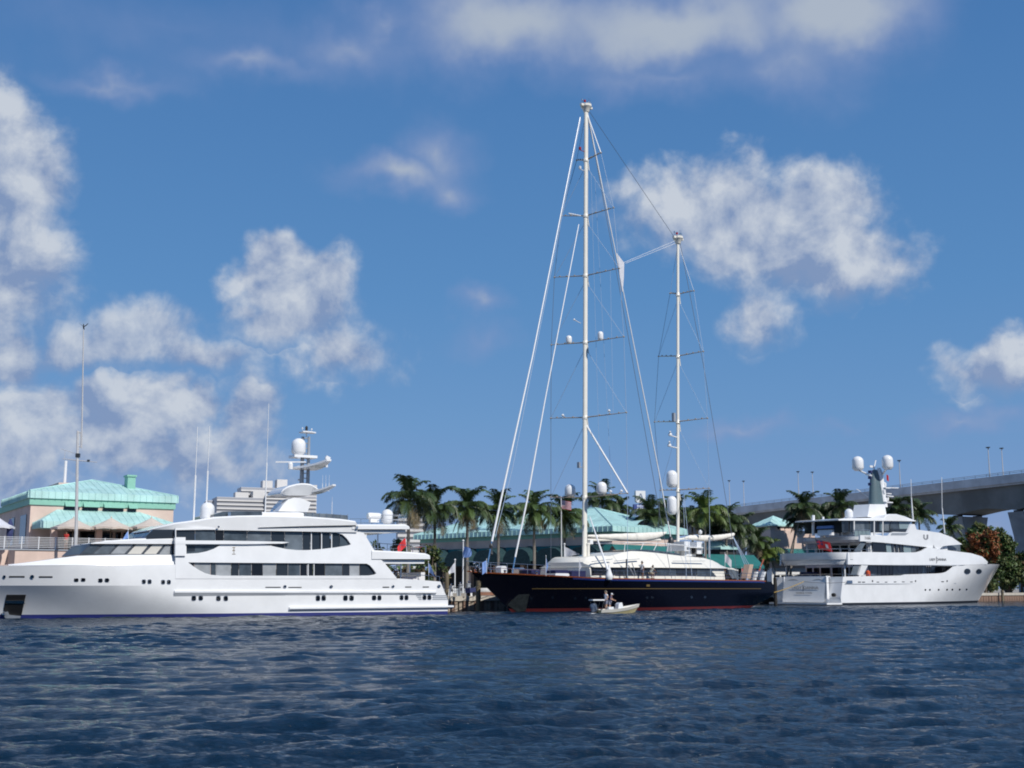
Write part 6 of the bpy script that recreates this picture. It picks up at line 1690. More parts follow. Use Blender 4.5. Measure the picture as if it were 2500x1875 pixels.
def palm(x, _u, crown_y, D, size, label, mi=0, lean=0.0, group='palms on the waterfront', nf=27, dead=3, base=LAND_Z, tr=.17):
    """x, crown_y: crown centre in the photograph, D its distance, size: frond length in metres"""
    global palm_i
    rng = random.Random(palm_i * 7 + 3); palm_i += 1
    top = at(x, crown_y, D); b = Vector((top.x - lean, top.y, base))
    root = empty('palm_tree', b, 0, label, 'palm tree', group)
    h = top.z - base; mb = MB(); pts = []; rs = []
    for i in range(11):
        t = i / 10; pts.append((lean * (t ** 1.6), .1 * math.sin(t * 3), h * t)); rs.append(tr * (1.35 - .55 * t if t < .15 else lerp(1.27, .78, t)) * (1 + .03 * (i % 2)))
    mb.tube(pts, rs, 10); mb.build('trunk', TRUNK, root)
    mb = MB(); mb.lathe([(.13, -.9), (.2, -.5), (.15, .1), (.03, .3)], (lean, 0, h), 8); mb.build('crown_shaft', FROND[1], root)
    kinds = ['up'] * int(nf * .28) + ['mid'] * int(nf * .42) + ['low'] * int(nf * .30) + ['dead'] * dead
    ga = rng.uniform(0, 6.28)
    for k, kd in enumerate(kinds):
        o = bpy.data.objects.new('frond', get_frond(kd, (3 if rng.random() < .5 else 1) if kd == 'dead' else (mi if rng.random() < .75 else (1 if mi == 0 else mi)), rng.randrange(2)))
        COL.objects.link(o); o.parent = root; o.location = (lean, .05, h + (.15 if kd == 'up' else 0))
        o.rotation_euler = (rng.uniform(-.12, .12), rng.uniform(-.12, .12), ga + k * 2.399 + rng.uniform(-.2, .2)); s = size * rng.uniform(.85, 1.2) * (1.0 if kd == 'dead' else 1.14); o.scale = (s, s, s)
    return root
palm(998, 0, 1222, 126, 3.1, 'tallest dark palm beside the stern of the left yacht', 1, nf=21, dead=3)
palm(1062, 0, 1246, 133, 2.7, 'dark palm standing right of the tallest palm', 1, dead=8)
palm(1141, 0, 1241, 135, 2.7, 'palm with drooping fronds behind the blue round flag', 0, dead=9)
palm(1217, 0, 1249, 138, 2.6, 'palm directly behind the thick white headsail stay', 0, dead=8)
palm(1304, 0, 1247, 142, 2.8, 'palm between the staysail and the striped flag', 0, dead=9)
palm(1378, 0, 1256, 146, 2.8, 'palm right behind the striped flag, left of the main mast', 0, dead=9)
palm(1470, 0, 1221, 178, 3.0, 'palm rising behind the teal roof right of the main mast', 1, dead=2)
palm(1512, 0, 1246, 186, 2.4, 'low palm peeping over the teal roof', 1, dead=1)
palm(1586, 0, 1259, 158, 2.6, 'slim palm in front of the arched dormer and tall sign', 1, dead=2)
palm(1618, 0, 1255, 172, 2.5, 'dark palm between the tall sign and the mizzen mast', 1, dead=2)
palm(1655, 0, 1250, 178, 2.6, 'dark palm hidden behind the mizzen mast', 1, dead=1)
palm(1720, 0, 1254, 168, 3.1, 'bright yellow green palm right of the mizzen mast', 2, dead=1, nf=26)
palm(1772, 0, 1272, 172, 2.8, 'dark palm below the bridge, right of the bright green palm', 1, dead=3)
palm(1690, 0, 1272, 184, 2.5, 'dark palm low behind the mizzen boom', 1, dead=2)
palm(1742, 0, 1296, 176, 2.4, 'dark low palm under the bridge beside the mizzen boom end', 0, dead=3)
palm(1806, 0, 1292, 174, 2.6, 'dark palm left of the small pink tower', 1, dead=3)
palm(1848, 0, 1322, 185, 2.5, 'low palm in front of the pink tower beside the dark stern', 0, dead=3)
palm(1868, 0, 1352, 187, 2.6, 'lowest pale palm under the pink tower', 2, dead=8)
palm(1962, 0, 1242, 190, 3.0, 'large dark palm leaning over the pink tower', 1, lean=3.2, dead=9)
palm(1946, 0, 1272, 192, 2.0, 'drooping dark palm crown against the pink tower wall', 1, lean=1.5, dead=8)
palm(2050, 0, 1240, 205, 3.1, 'dark palm left of the right yacht mast', 1, dead=2)
palm(2010, 0, 1268, 205, 2.6, 'shaded palm behind the sun deck of the right yacht', 0, dead=3)
palm(2188, 0, 1248, 225, 3.0, 'palm under the bridge right of the right yacht mast', 1, dead=2)
palm(2243, 0, 1258, 225, 3.2, 'palm between two white whip antennas', 1, dead=2)
palm(2318, 0, 1290, 240, 2.5, 'small palm at the foot of the far bridge pier', 1, dead=2)

def leaf_mass(name, blobs, n, size, mats, parent, seed, kind=None):
    """leaf-sized faces spread through uneven clumps; blobs: (centre, radius vec)"""
    rng = np.random.RandomState(seed)
    V = []; Fc = []; MI = []
    vol = np.array([b[1][0] * b[1][1] * b[1][2] for b in blobs]) ** .8; vol /= vol.sum()
    for (c, r), w in zip(blobs, vol):
        m = max(8, int(n * w)); nc = max(4, m // 26)
        u = rng.normal(size=(nc, 3)); u /= np.linalg.norm(u, axis=1)[:, None]
        cc = u * (rng.uniform(.35, 1.0, nc) ** .5)[:, None] * np.array(r) + np.array(c)
        cs = rng.uniform(.16, .34, nc) * min(r)
        tone = rng.uniform(0, 1, nc)
        for q in range(m):
            k = rng.randint(nc); d = rng.normal(size=3); p = cc[k] + d * cs[k] * .6
            a = rng.normal(size=3); a /= np.linalg.norm(a); b_ = np.cross(a, rng.normal(size=3)); b_ /= np.linalg.norm(b_) + 1e-9
            s = size * rng.uniform(.6, 1.25); i = len(V)
            V += [tuple(p - a * s), tuple(p + b_ * s * .45), tuple(p + a * s), tuple(p - b_ * s * .45)]; Fc.append((i, i + 1, i + 2, i + 3)); MI.append(min(int(tone[k] * len(mats)), len(mats) - 1))
    mb = MB(); mb.v = V; mb.f = Fc; mb.mi = MI
    return mb.build(name, mats, parent, smooth=0, fix=False, kind=kind)
LEAF = [mat('leaf_dark', (.042, .075, .022), .55, var=.3), mat('leaf_green', (.070, .125, .032), .55, var=.3), mat('leaf_olive', (.12, .14, .042), .55, var=.3)]
LEAF_OR = [mat('leaf_orange', (.32, .11, .035), .6, var=.3), mat('leaf_rust', (.25, .085, .03), .6, var=.3), LEAF[1]]
LEAF_BR = [mat('leaf_brown', (.14, .10, .05), .7, var=.3), LEAF[2], LEAF[1]]
BARK = mat('bark', (.13, .10, .075), .9, var=.3, vscale=3, bump=.5, bscale=12)
def tree(px_, D, y_top, y_bot, w_px, label, mats, seed, n=9000, size=.32, lean=0):
    k = D / FPX; rng = random.Random(seed)
    x = (px_ - 1250) * k; zt = CAM_H + (HORIZON - y_top) * k * 1.0; zb = CAM_H + (HORIZON - y_bot) * k; w = w_px * k / 2
    root = empty('leafy_tree', (x, D, LAND_Z), 0, label, 'tree', 'leafy trees by the bridge')
    h = zt - LAND_Z; c0 = zb - LAND_Z
    mb = MB(); mb.tube([(0, 0, 0), (lean * .3, 0, c0 * .6), (lean * .6, .1, lerp(c0, h, .45))], [.32, .24, .1], 8)
    for q in range(6):
        a = rng.uniform(0, 6.28); e = Vector((math.cos(a) * w * .6, math.sin(a) * w * .6, lerp(c0, h, rng.uniform(.4, .8)))); s = Vector((lean * .3, 0, lerp(c0 * .5, h * .4, rng.random()))); mb.tube([s, s.lerp(e, .5) + Vector((0, 0, -.2)), e], [.13, .08, .03], 6)
    mb.build('trunk', BARK, root)
    blobs = []
    for q in range(11):
        a = rng.uniform(0, 6.28); rr = rng.uniform(.15, .75) * w; zz = lerp(c0, h, rng.uniform(.22, .82)); s = rng.uniform(.28, .45)
        blobs.append(((math.cos(a) * rr + lean, math.sin(a) * rr, zz), (w * s, w * s, (h - c0) * s * .62)))
    leaf_mass('crown', blobs, n, size, mats, root, seed)
tree(2372, 236, 1282, 1400, 70, 'green tree whose crown rises behind the orange tree', LEAF, 21)
tree(2390, 231, 1294, 1375, 84, 'tree with rusty orange foliage above the bow of the right yacht', LEAF_OR, 22, n=10500)
tree(2440, 243, 1291, 1400, 96, 'tall round green tree left of the near bridge pier', LEAF, 23, n=9000)
tree(2478, 246, 1338, 1428, 80, 'bushy olive tree in front of the near bridge pier', [LEAF[2], LEAF[1], LEAF_BR[0]], 24, n=11000)
tree(2446, 240, 1345, 1432, 90, 'dark bushy tree beside the bow of the right yacht', LEAF, 25, n=11000)
tree(2330, 246, 1306, 1400, 60, 'green tree between the far bridge pier and the bow', LEAF, 26)
tree(2530, 252, 1330, 1425, 90, 'green tree at the right photo edge under the bridge', LEAF, 27)
tree(2402, 234, 1388, 1444, 66, 'low dark shrub at the foot of the trees right of the bow', LEAF, 41, n=4000)
tree(2452, 240, 1392, 1442, 80, 'low dark shrub in the middle of the bank under the trees', [LEAF[0], LEAF[0], LEAF[2]], 42, n=4600)
tree(2504, 247, 1390, 1444, 70, 'low shrub at the right photo edge behind the quay panels', LEAF, 43, n=4000)
def hedge():
    root = empty('tall_hedge', (-12, 128, LAND_Z), 0, 'mixed green and brown hedge seen behind the stern decks of the left yacht', 'hedge')
    blobs = []; rng = random.Random(4)
    for i in range(26):
        blobs.append(((rng.uniform(-9.5, 4.5), rng.uniform(-1, 2), rng.uniform(.6, 4.9)), (1.5, 1.2, 1.1)))
    leaf_mass('foliage', blobs, 5200, .26, [LEAF_BR[0], LEAF[2], LEAF[1], LEAF[0]], root, 9, kind='stuff')
    mb = MB()
    for i in range(8): x = rng.uniform(-9, 4); mb.tube([(x, 0, 0), (x + rng.uniform(-.5, .5), .2, 4)], [.12, .04], 6)
    mb.build('stems', BARK, root, kind='stuff')
hedge()
def backdrop_trees():
    blobs = []; rng = random.Random(14)
    for i in range(260):
        x = rng.uniform(-330, 420); y = 420 + rng.uniform(-25, 60); h = rng.uniform(5, 11)
        blobs.append(((x, y, LAND_Z + h * .5), (rng.uniform(5, 9), 5, h * .6)))
    o = leaf_mass('distant_trees', blobs, 26000, 1.3, LEAF, None, 31, kind='stuff')
    o['label'] = 'distant dark tree line beyond the waterfront buildings'
backdrop_trees()
# ================================================================ people
SKIN_L = mat('skin_light', (.50, .29, .20), .55, var=.08, vscale=6)
SKIN_D = mat('skin_tanned', (.26, .135, .08), .55, var=.08, vscale=6)
HAIR_BR = mat('hair_brown', (.045, .028, .018), .6, var=.3, vscale=20)
HAIR_GR = mat('hair_grey', (.22, .19, .14), .6, var=.3, vscale=20)
C_WHITE = mat('shirt_white', (.72, .73, .76), .85, var=.1, vscale=5)
C_NAVY = mat('shirt_navy', (.045, .045, .12), .85, var=.15, vscale=5)
C_GREYBL = mat('shorts_grey_blue', (.20, .21, .28), .85, var=.15, vscale=5)
C_KHAKI = mat('shorts_khaki', (.40, .33, .25), .85, var=.15, vscale=5)
C_RED = mat('shirt_red', (.55, .035, .03), .85, var=.15, vscale=5)
C_PRINT = mat('shirt_printed', (.55, .55, .50), .85, var=.9, vscale=9, dark=(.03, .08, .07))
def skin_mesh(name, joints, edges, m, parent, sub=2, root_i=0):
    me = bpy.data.meshes.new(name); me.from_pydata([j[0] for j in joints], edges, [])
    o = bpy.data.objects.new(name, me); COL.objects.link(o)
    md = o.modifiers.new('skin', 'SKIN'); md.use_smooth_shade = True
    if not me.skin_vertices: raise RuntimeError('no skin layer')
    for i, j in enumerate(joints):
        r = j[1]; me.skin_vertices[0].data[i].radius = r if isinstance(r, tuple) else (r, r)
        me.skin_vertices[0].data[i].use_root = (i == root_i)
    sb = o.modifiers.new('sub', 'SUBSURF'); sb.levels = sub; sb.render_levels = sub
    dg = bpy.context.evaluated_depsgraph_get(); new = bpy.data.meshes.new_from_object(o.evaluated_get(dg))
    bpy.data.objects.remove(o); bpy.data.meshes.remove(me)
    new.materials.clear(); new.materials.append(m)
    ob = bpy.data.objects.new(name, new); COL.objects.link(ob); ob.parent = parent
    return ob
def person(loc, rz, label, J, skin, hair, shirt, shorts, h=1.75, cap=None, sleeve=.55, group=None):
    """J: overrides of the standing joints (x forward, y to the person's left, metres at 1.75 m)"""
    root = empty('person', loc, rz, label, 'person', group); k = h / 1.75; root.scale = (k, k, k)
    P = dict(pelvis=(0, 0, .95), spine=(.01, 0, 1.12), chest=(.0, 0, 1.33), neck=(.01, 0, 1.48), head=(.03, 0, 1.60), crown=(.025, 0, 1.685),
             shl=(0, .185, 1.42), ell=(-.03, .25, 1.14), wrl=(.06, .25, .90), shr=(0, -.185, 1.42), elr=(-.03, -.25, 1.14), wrr=(.06, -.25, .90),
             hpl=(0, .095, .90), knl=(.03, .11, .49), anl=(-.01, .12, .09), tol=(.15, .14, .035), hpr=(0, -.095, .90), knr=(.02, -.11, .49), anr=(-.03, -.12, .09), tor=(.13, -.14, .035))
    P.update(J); V = {a: Vector(b) for a, b in P.items()}
    Rr = dict(pelvis=(.15, .12), spine=(.125, .10), chest=(.155, .115), neck=.055, head=(.082, .095), crown=(.07, .08), shl=.062, ell=.042, wrl=.029, shr=.062, elr=.042, wrr=.029, hpl=.092, knl=.058, anl=.040, tol=.034, hpr=.092, knr=.058, anr=.040, tor=.034)
    keys = list(P); ix = {a: i for i, a in enumerate(keys)}
    js = [(tuple(V[a]), Rr[a]) for a in keys]
    E = [('pelvis', 'spine'), ('spine', 'chest'), ('chest', 'neck'), ('neck', 'head'), ('head', 'crown'), ('chest', 'shl'), ('shl', 'ell'), ('ell', 'wrl'), ('chest', 'shr'), ('shr', 'elr'), ('elr', 'wrr'), ('pelvis', 'hpl'), ('hpl', 'knl'), ('knl', 'anl'), ('anl', 'tol'), ('pelvis', 'hpr'), ('hpr', 'knr'), ('knr', 'anr'), ('anr', 'tor')]
    ed = [(ix[a], ix[b]) for a, b in E]
    # nose and ears
    f = Vector((1, 0, 0)); hd = V['head'].lerp(V['crown'], .25)
    # hands: palm, four unequal fingers, thumb
    for s, sg in (('l', 1), ('r', -1)):
        d = (V['wr' + s] - V['el' + s]).normalized(); side = Vector((1, 0, 0)) - d * d.x
        side = side.normalized() if side.length > .1 else Vector((0, 0, 1)); nrm = d.cross(side) * -sg
        pm = V['wr' + s] + d * .075; b0 = len(js); js.append((tuple(pm), (.036, .022))); ed.append((ix['wr' + s], b0))
        for q, (off, ln) in enumerate(((.030, .070), (.011, .080), (-.010, .074), (-.029, .058))):
            a = pm + side * off + d * .03; m_ = a + d * ln * .55; e = m_ + d * ln * .4 + nrm * ln * .3
            i = len(js); js += [(tuple(a), .0100), (tuple(m_), .0092), (tuple(e), .0080)]; ed += [(b0, i), (i, i + 1), (i + 1, i + 2)]
        a = V['wr' + s] + d * .035 + side * .034; e = a + d * .04 + side * .022; i = len(js); js += [(tuple(a), .012), (tuple(e), .0095)]; ed += [(b0, i), (i, i + 1)]
    skin_mesh('body', js, ed, skin, root, 2, 0)
    mb = MB(); c = V['head'].lerp(V['crown'], .2)
    mb.lathe([(.003, -.022), (.016, -.012), (.010, .01), (.003, .03)], c + Vector((.098, 0, -.01)), 6); mb.build('nose', skin, root)
    mb = MB()
    for sg in (-1, 1): mb.lathe([(.002, -.009), (.011, 0), (.002, .009)], c + Vector((.088, .034 * sg, .03)), 6)
    mb.build('eyes', HAIR_BR, root, kind='stuff')
    mb = MB(); mb.bbox(c + Vector((.088, 0, -.055)), (.012, .05, .010)); mb.build('mouth', mat('lips', (.30, .10, .08), .5), root)
    if cap:
        cr = V['crown']; mb = MB(); mb.lathe([(.098, -.06), (.104, -.02), (.09, .05), (.05, .085), (.005, .095)], cr + Vector((-.005, 0, .0)), 14); mb.plate([(cr.x + .07, cr.y - .075), (cr.x + .20, cr.y - .05), (cr.x + .20, cr.y + .05), (cr.x + .07, cr.y + .075)], cr.z - .05, cr.z - .035); mb.build('cap', cap, root)
    else:
        skin_mesh('hair', [(tuple(V['crown'] + Vector((-.03, 0, .01))), (.092, .092)), (tuple(V['head'] + Vector((-.055, 0, .03))), (.078, .085)), (tuple(V['crown'] + Vector((.03, 0, .045))), .05)], [(0, 1), (0, 2)], hair, root, 2)
    a = {k_: V[k_] for k_ in V}
    up = lambda s: a['sh' + s].lerp(a['el' + s], sleeve)
    skin_mesh('shirt', [(tuple(a['spine'].lerp(a['pelvis'], .85)), (.172, .145)), (tuple(a['spine']), (.155, .128)), (tuple(a['chest']), (.175, .135)), (tuple(a['chest'].lerp(a['neck'], .75)), .085), (tuple(a['shl']), .080), (tuple(up('l')), .072), (tuple(a['shr']), .080), (tuple(up('r')), .072)], [(0, 1), (1, 2), (2, 3), (2, 4), (4, 5), (2, 6), (6, 7)], shirt, root, 2, 1)
    lo = lambda s: a['hp' + s].lerp(a['kn' + s], .8)
    skin_mesh('shorts', [(tuple(a['pelvis'] + Vector((0, 0, .03))), (.165, .135)), (tuple(a['hpl']), .112), (tuple(lo('l')), .088), (tuple(a['hpr']), .112), (tuple(lo('r')), .088)], [(0, 1), (1, 2), (0, 3), (3, 4)], shorts, root, 2, 0)
    mb = MB()
    for s in 'lr':
        t = a['to' + s]; n_ = a['an' + s]; mb.bbox((t + n_) / 2 + Vector((.01, 0, -.02 - (n_.z - t.z) * .4)), (.27, .10, .05))
    mb.build('shoes', DARKGREY, root, kind='stuff')
    return root

# ================================================================ small skiff with two people
def skiff():
    D0 = 112.5; ang = R(204); o = at(1512, 1497, D0); F = Frame(o.x, o.y, ang)
    root = empty('skiff', (o.x, o.y, 0), ang, 'small cream and white open skiff floating beside the navy hull', 'boat')
    Lf, La = 2.05, 2.25
    xs = lambda z: -Lf + .55 - z * .75; xe = lambda z: La
    zs = lambda x: interp(x, [(-2.6, .96), (-1.5, .74), (-.4, .54), (.9, .40), (2.3, .36)])
    def b(x, z):
        t = min(max((x - xs(z)) / 2.6, 0), 1); return lerp(.66, .95, min(max(z / .6, 0), 1)) * (1 - (1 - t) ** 2.1)
    H = make_hull(b, xs, xe, zs, .06, zmin=-.25, nu=40, nv=8, deck_drop=.20)
    YEL = mat('skiff_yellow', (.58, .50, .27), .35, var=.1)
    H[0].build('hull', YEL, root); H[1].build('hull_bottom', YEL, root); H[2].build('deck', WHITE2, root)
    mb = MB()
    for sg in (-1, 1):
        rg = []
        for i in range(31):
            x = lerp(xs(.7) + .02, La, i / 30); z = zs(x); rg.append([(x, sg * (b(x, z) - .10), z + .03), (x, sg * (b(x, z) + .035), z + .03), (x, sg * (b(x, z - .24) + .035), z - .24), (x, sg * (b(x, z - .24) - .03), z - .24)])
        mb.loft(rg)
    mb.build('gunwale', CREAM, root)
    mb = MB(); mb.prism([(-.35, .25), (.30, .25), (.22, .85), (.05, 1.0), (-.12, 1.0)], -.32, .32); mb.build('console', WHITE, root)
    mb = MB(); mb.box(.75, 1.25, -.35, .35, .2, .62); mb.build('cooler_seat', WHITE2, root)
    # outboard with poling platform above
    mb = MB(); rg = []
    for z, w, l, c in ((.15, .12, .16, .0), (.30, .22, .30, .0), (.60, .25, .36, .03), (.82, .23, .32, .05), (.95, .12, .18, .06)): rg.append([(La + .32 + c + l * math.cos(u), w * math.sin(u), z) for u in [2 * math.pi * k / 14 for k in range(14)]])
    mb.loft(rg); mb.build('outboard_cowl', mat('cowl_blue_grey', (.08, .11, .17), .2, coat=.4), root, smooth=60)
    mb = MB(); mb.box(La + .2, La + .42, -.09, .09, -.5, .2); mb.box(La - .05, La + .3, -.14, .14, .1, .35); mb.build('outboard_leg', BLACK, root)
    mb = MB(); mb.plate([(La - .55, -.42), (La + .62, -.42), (La + .68, 0), (La + .62, .42), (La - .55, .42)], 1.18, 1.29); mb.build('poling_platform', WHITE, root)
    mb = MB()
    for x, x2 in ((La - .5, La - .25), (La + .55, La + .02)):
        for y in (-.36, .36): mb.tube([(x, y, 1.2), (x2, y * 1.2, .25)], .03, 6)
    mb.build('platform_leg', DARKGREY, root)
    mb = MB(); mb.box(La + .3, La + .85, -.5, .5, .03, .08); mb.build('trim_tab', WHITE2, root)
    dz = .22
    w = F.world((1.15, -.1, dz)); 
    person(Vector((at(1480, 1490, D0 - .35).x, at(1480, 1490, D0 - .35).y, .19)), R(200), 'person in white shirt and grey shorts standing in the skiff', dict(ell=(-.06, .30, 1.18), wrl=(.10, .20, 1.02), knl=(.02, .12, .49)), SKIN_L, HAIR_GR, C_WHITE, C_GREYBL, 1.86)
    person(Vector((at(1488.5, 1490, D0 + .3).x, at(1488.5, 1490, D0 + .3).y, .19)), R(-20), 'person in navy shirt and white cap leaning forward in the skiff', dict(spine=(.04, 0, 1.12), chest=(.12, 0, 1.30), neck=(.18, 0, 1.42), head=(.22, 0, 1.53), crown=(.225, 0, 1.61), shl=(.12, .185, 1.38), shr=(.12, -.185, 1.38), ell=(.22, .24, 1.12), elr=(.22, -.24, 1.12), wrl=(.42, .18, 1.05), wrr=(.42, -.18, 1.05)), SKIN_L, HAIR_BR, C_NAVY, C_GREYBL, 1.70, cap=C_WHITE)
skiff()

# ================================================================ people on the decks
def on_ketch(px_, py_, t):
    q = FS.px(px_, py_, t); return FS.world((q[0], t, q[1]))
p = on_ketch(1568, 1371, -4.0)
person(Vector((p.x, p.y, p.z - 1.80)), R(-150), 'person in white shirt standing on the side deck of the dark yacht', {}, SKIN_D, HAIR_BR, C_WHITE, C_GREYBL, 1.80)
p = on_ketch(1590, 1379, -4.0)
person(Vector((p.x, p.y, p.z - 1.42)), R(30), 'person in patterned top crouching on the side deck of the dark yacht', dict(pelvis=(-.12, 0, .60), spine=(-.05, 0, .76), chest=(.08, 0, .94), neck=(.16, 0, 1.08), head=(.20, 0, 1.20), crown=(.20, 0, 1.28), shl=(.10, .185, 1.03), shr=(.10, -.185, 1.03), ell=(.30, .28, .85), elr=(.28, -.26, .84), wrl=(.46, .20, .70), wrr=(.44, -.18, .70), hpl=(-.10, .10, .56), hpr=(-.10, -.10, .56), knl=(.28, .17, .52), knr=(.28, -.17, .50), anl=(.06, .15, .09), anr=(.04, -.15, .09), tol=(.20, .16, .035), tor=(.18, -.16, .035)), SKIN_D, HAIR_BR, C_PRINT, C_KHAKI, 1.75)
p = FL.px(163, 1298, -6.6); w = FL.world((p[0], -6.6, 0))
person(Vector((w.x, w.y, TERR_Z)), R(-110), 'person in red shirt standing at the terrace railing under a parasol', {}, SKIN_D, HAIR_BR, C_RED, C_KHAKI, 1.72)

# ================================================================ flags and poles
def pt(px_, py_, Y): return at(px_, py_, Y)
def quay_pole(px_, y_top, Y, r, label, name='flagpole', gaff=False):
    t = at(px_, y_top, Y); root = empty(name, (t.x, t.y, LAND_Z), 0, label, 'flagpole'); h = t.z - LAND_Z
    mb = MB(); mb.tube([(0, 0, 0), (0, 0, h * .5), (0, 0, h)], [r, r * .85, r * .6], 8); mb.lathe([(.01, -.02), (r * 1.3, .05), (r * 1.3, .12), (.01, .2)], (0, 0, h), 8); mb.build('pole', WHITE2, root)
    mb = MB(); mb.box(-.18, .18, -.18, .18, 0, .35); mb.build('base', CONC, root)
    return t
wind = (.92, -.38)
def hang_flag(top, size, m, label, shape='rect', droop=.2, dz=0.1, extra=None, group=None):
    return flag('flag', top - Vector((0, 0, dz)), top - Vector((0, 0, dz + 2)), size, m, label, wind, droop, False, shape=shape, extra=extra, group=group)
t = quay_pole(1131, 1322, 123.5, .085, 'white flagpole flying a rounded pale blue flag on the quay')
hang_flag(t, (.95, 1.05), BLUE_CLOTH, 'pale blue rounded flag on the quay pole left of the dark bow', 'round', .05, .45)
t = quay_pole(1111, 1369, 121.5, .07, 'shorter white pole with a hanging white pennant on the quay')
flag('flag', t - Vector((0, 0, .05)), t - Vector((0, 0, 2)), (.95, 1.05), WHITE_CLOTH, 'white triangular flag hanging left from a short quay pole', (-.9, -.2), .75, False, shape='pennant')
t = quay_pole(1378, 1330, 139, .10, 'white flagpole with white pennant left of the main mast')
hang_flag(t, (1.75, 1.2), WHITE_CLOTH, 'white pennant with grey crest flying left of the main mast', 'pennant', .12, .15)
t = quay_pole(1395, 1362, 139, .07, 'short white pole between the white pennant and the main mast')
t = quay_pole(1370, 1216, 142, .07, 'tall thin flagpole flying a striped flag above the palms')
US_RED = mat('flag_red_stripe', (.40, .03, .05), .8); US_WHITE = mat('flag_white_stripe', (.55, .52, .55), .8); US_BLUE = mat('flag_blue_canton', (.025, .03, .12), .8)
def us_flag(root, rows):
    pass
def striped_flag(top, w, h, label):
    root = empty('flag', top, 0, label, 'flag'); u = Vector((*wind, 0)).normalized(); p = Vector((-u.y, u.x, 0))
    def pos(s_, v): return u * (w * s_) + Vector((0, 0, -h * v - .16 * w * s_ ** 1.3)) + p * (.09 * w * math.sin(s_ * 7 + v) * s_)
    for k in range(13):
        mb = MB(); s0 = .42 if k < 7 else 0
        mb.grid([[pos(lerp(s0, 1, i / 8), (k + e) / 13) for i in range(9)] for e in (0, 1)]); mb.build('stripe', US_RED if k % 2 == 0 else US_WHITE, root, smooth=180)
    mb = MB(); mb.grid([[pos(.42 * i / 4, 7 / 13 * j / 3) for i in range(5)] for j in range(4)]); mb.build('canton', US_BLUE, root, smooth=180)
    mb = MB()
    for j in range(5):
        for i in range(6):
            c = pos(.42 * (i + .5) / 6, 7 / 13 * (j + .5) / 5) - p * .012; q = .022 * w; mb.face([c - u * q, c - Vector((0, 0, q)), c + u * q, c + Vector((0, 0, q))])
    mb.build('stars', US_WHITE, root, smooth=0, fix=False, kind='stuff')
striped_flag(t - Vector((0, 0, .25)), 1.2, 1.0, 'stars and stripes flag flying above the palms left of the main mast')
# flags aboard, each on its own staff
def ship_flag(F, t, top_px, base_px, size, m, label, shape='rect', droop=.5, w=wind, r=.025):
    a = F.px(*top_px, t); b_ = F.px(*base_px, t)
    return flag('flag', F.world((a[0], t, a[1])), F.world((b_[0], t, b_[1])), size, m, label, w, droop, True, r, shape)
ship_flag(FA, -3.6, (1046, 1372), (1047, 1418), (.95, .85), BLUE_CLOTH, 'pale blue flag at the stern rail of the left yacht', 'pennant', .95, (.8, -.3))
def red_ensign_badge(root, rows):
    pass
ship_flag(FA, -1.0, (990, 1311), (994, 1350), (.95, .75), RED_CLOTH, 'red ensign hanging at the upper stern of the left yacht', 'rect', .9, (-.8, -.2))
ship_flag(FA, 0.0, (313, 1294), (314, 1318), (.55, .6), BLUE_CLOTH, 'tiny pale blue flag above the forward lounge of the left yacht', 'pennant', .8, (-.8, -.2), .02)
ship_flag(FS, -1.2, (1188, 1366), (1188, 1400), (.5, 1.1), BLUE_CLOTH, 'blue furled flag at the foot of the headsail stay', 'rect', .5, (-.3, -.1))
ship_flag(FS, -3.2, (1333, 1358), (1333, 1406), (.22, 1.6), BLUE_CLOTH, 'narrow blue feather flag on the foredeck of the dark yacht', 'pennant', .3, (.4, -.1))
ship_flag(FS, -2.8, (1414, 1362), (1414, 1408), (.25, 1.3), WHITE_CLOTH, 'narrow white feather flag beside the main mast', 'pennant', .3, (.4, -.1))
ship_flag(FS, 2.0, (1770, 1350), (1770, 1400), (.95, 1.0), WHITE_CLOTH, 'white flag near the stern cockpit of the dark yacht', 'rect', .85, (.8, -.3))
ship_flag(FS, -1.0, (1811, 1386), (1811, 1414), (.4, .6), RED_CLOTH, 'small red flag hanging beside the passerelle', 'rect', .5, (.4, -.1))
def big_ensign():
    t = -.2; a = FC.px(1990, 1312, t); b_ = FC.px(2004, 1362, t); P0 = FC.world((a[0], t, a[1])); P1 = FC.world((b_[0], t, b_[1]))
    root = empty('flag', P1, 0, 'large red ensign on a raked staff at the stern of the right yacht', 'flag')
    mb = MB(); mb.tube([(0, 0, 0), P0 - P1], .055, 6); mb.build('pole', DARKGREY, root)
    u = Vector((.95, -.3, 0)).normalized(); p = Vector((-u.y, u.x, 0)); ax = (P1 - P0).normalized(); W_, Hh = 1.95, 1.45
    def pos(s_, v): return (P0 - P1) + ax * (.35 + Hh * v) + u * (W_ * s_) + Vector((0, 0, -.42 * s_ ** 1.2)) + p * (.16 * math.sin(s_ * 6 + v * 1.5) * s_)
    mb = MB(); mb.grid([[pos(i / 12, j / 6) for i in range(13)] for j in range(7)]); mb.build('cloth', RED_CLOTH, root, smooth=180)
    def patch(name, s0, s1, v0, v1, m, off=.015):
        mb = MB(); mb.grid([[pos(lerp(s0, s1, i / 4), lerp(v0, v1, j / 3)) - p * off for i in range(5)] for j in range(4)]); mb.build(name, m, root, smooth=180)
    patch('canton', 0, .45, 0, .48, US_BLUE); patch('canton_cross', .19, .26, 0, .48, RED_CLOTH, .025); patch('canton_cross', 0, .45, .20, .28, RED_CLOTH, .027)
    patch('badge', .60, .78, .30, .70, WHITE_CLOTH)
big_ensign()
def burgee():
    t = -2.0; a = FC.px(2164, 1157, t); P0 = FC.world((a[0], t, a[1])); flag('flag', P0, P0 - Vector((0, 0, 1.2)), (.35, .9), RED_CLOTH, 'tiny red courtesy flag under the right dome of the right yacht', (.5, -.2), .6, False)
burgee()

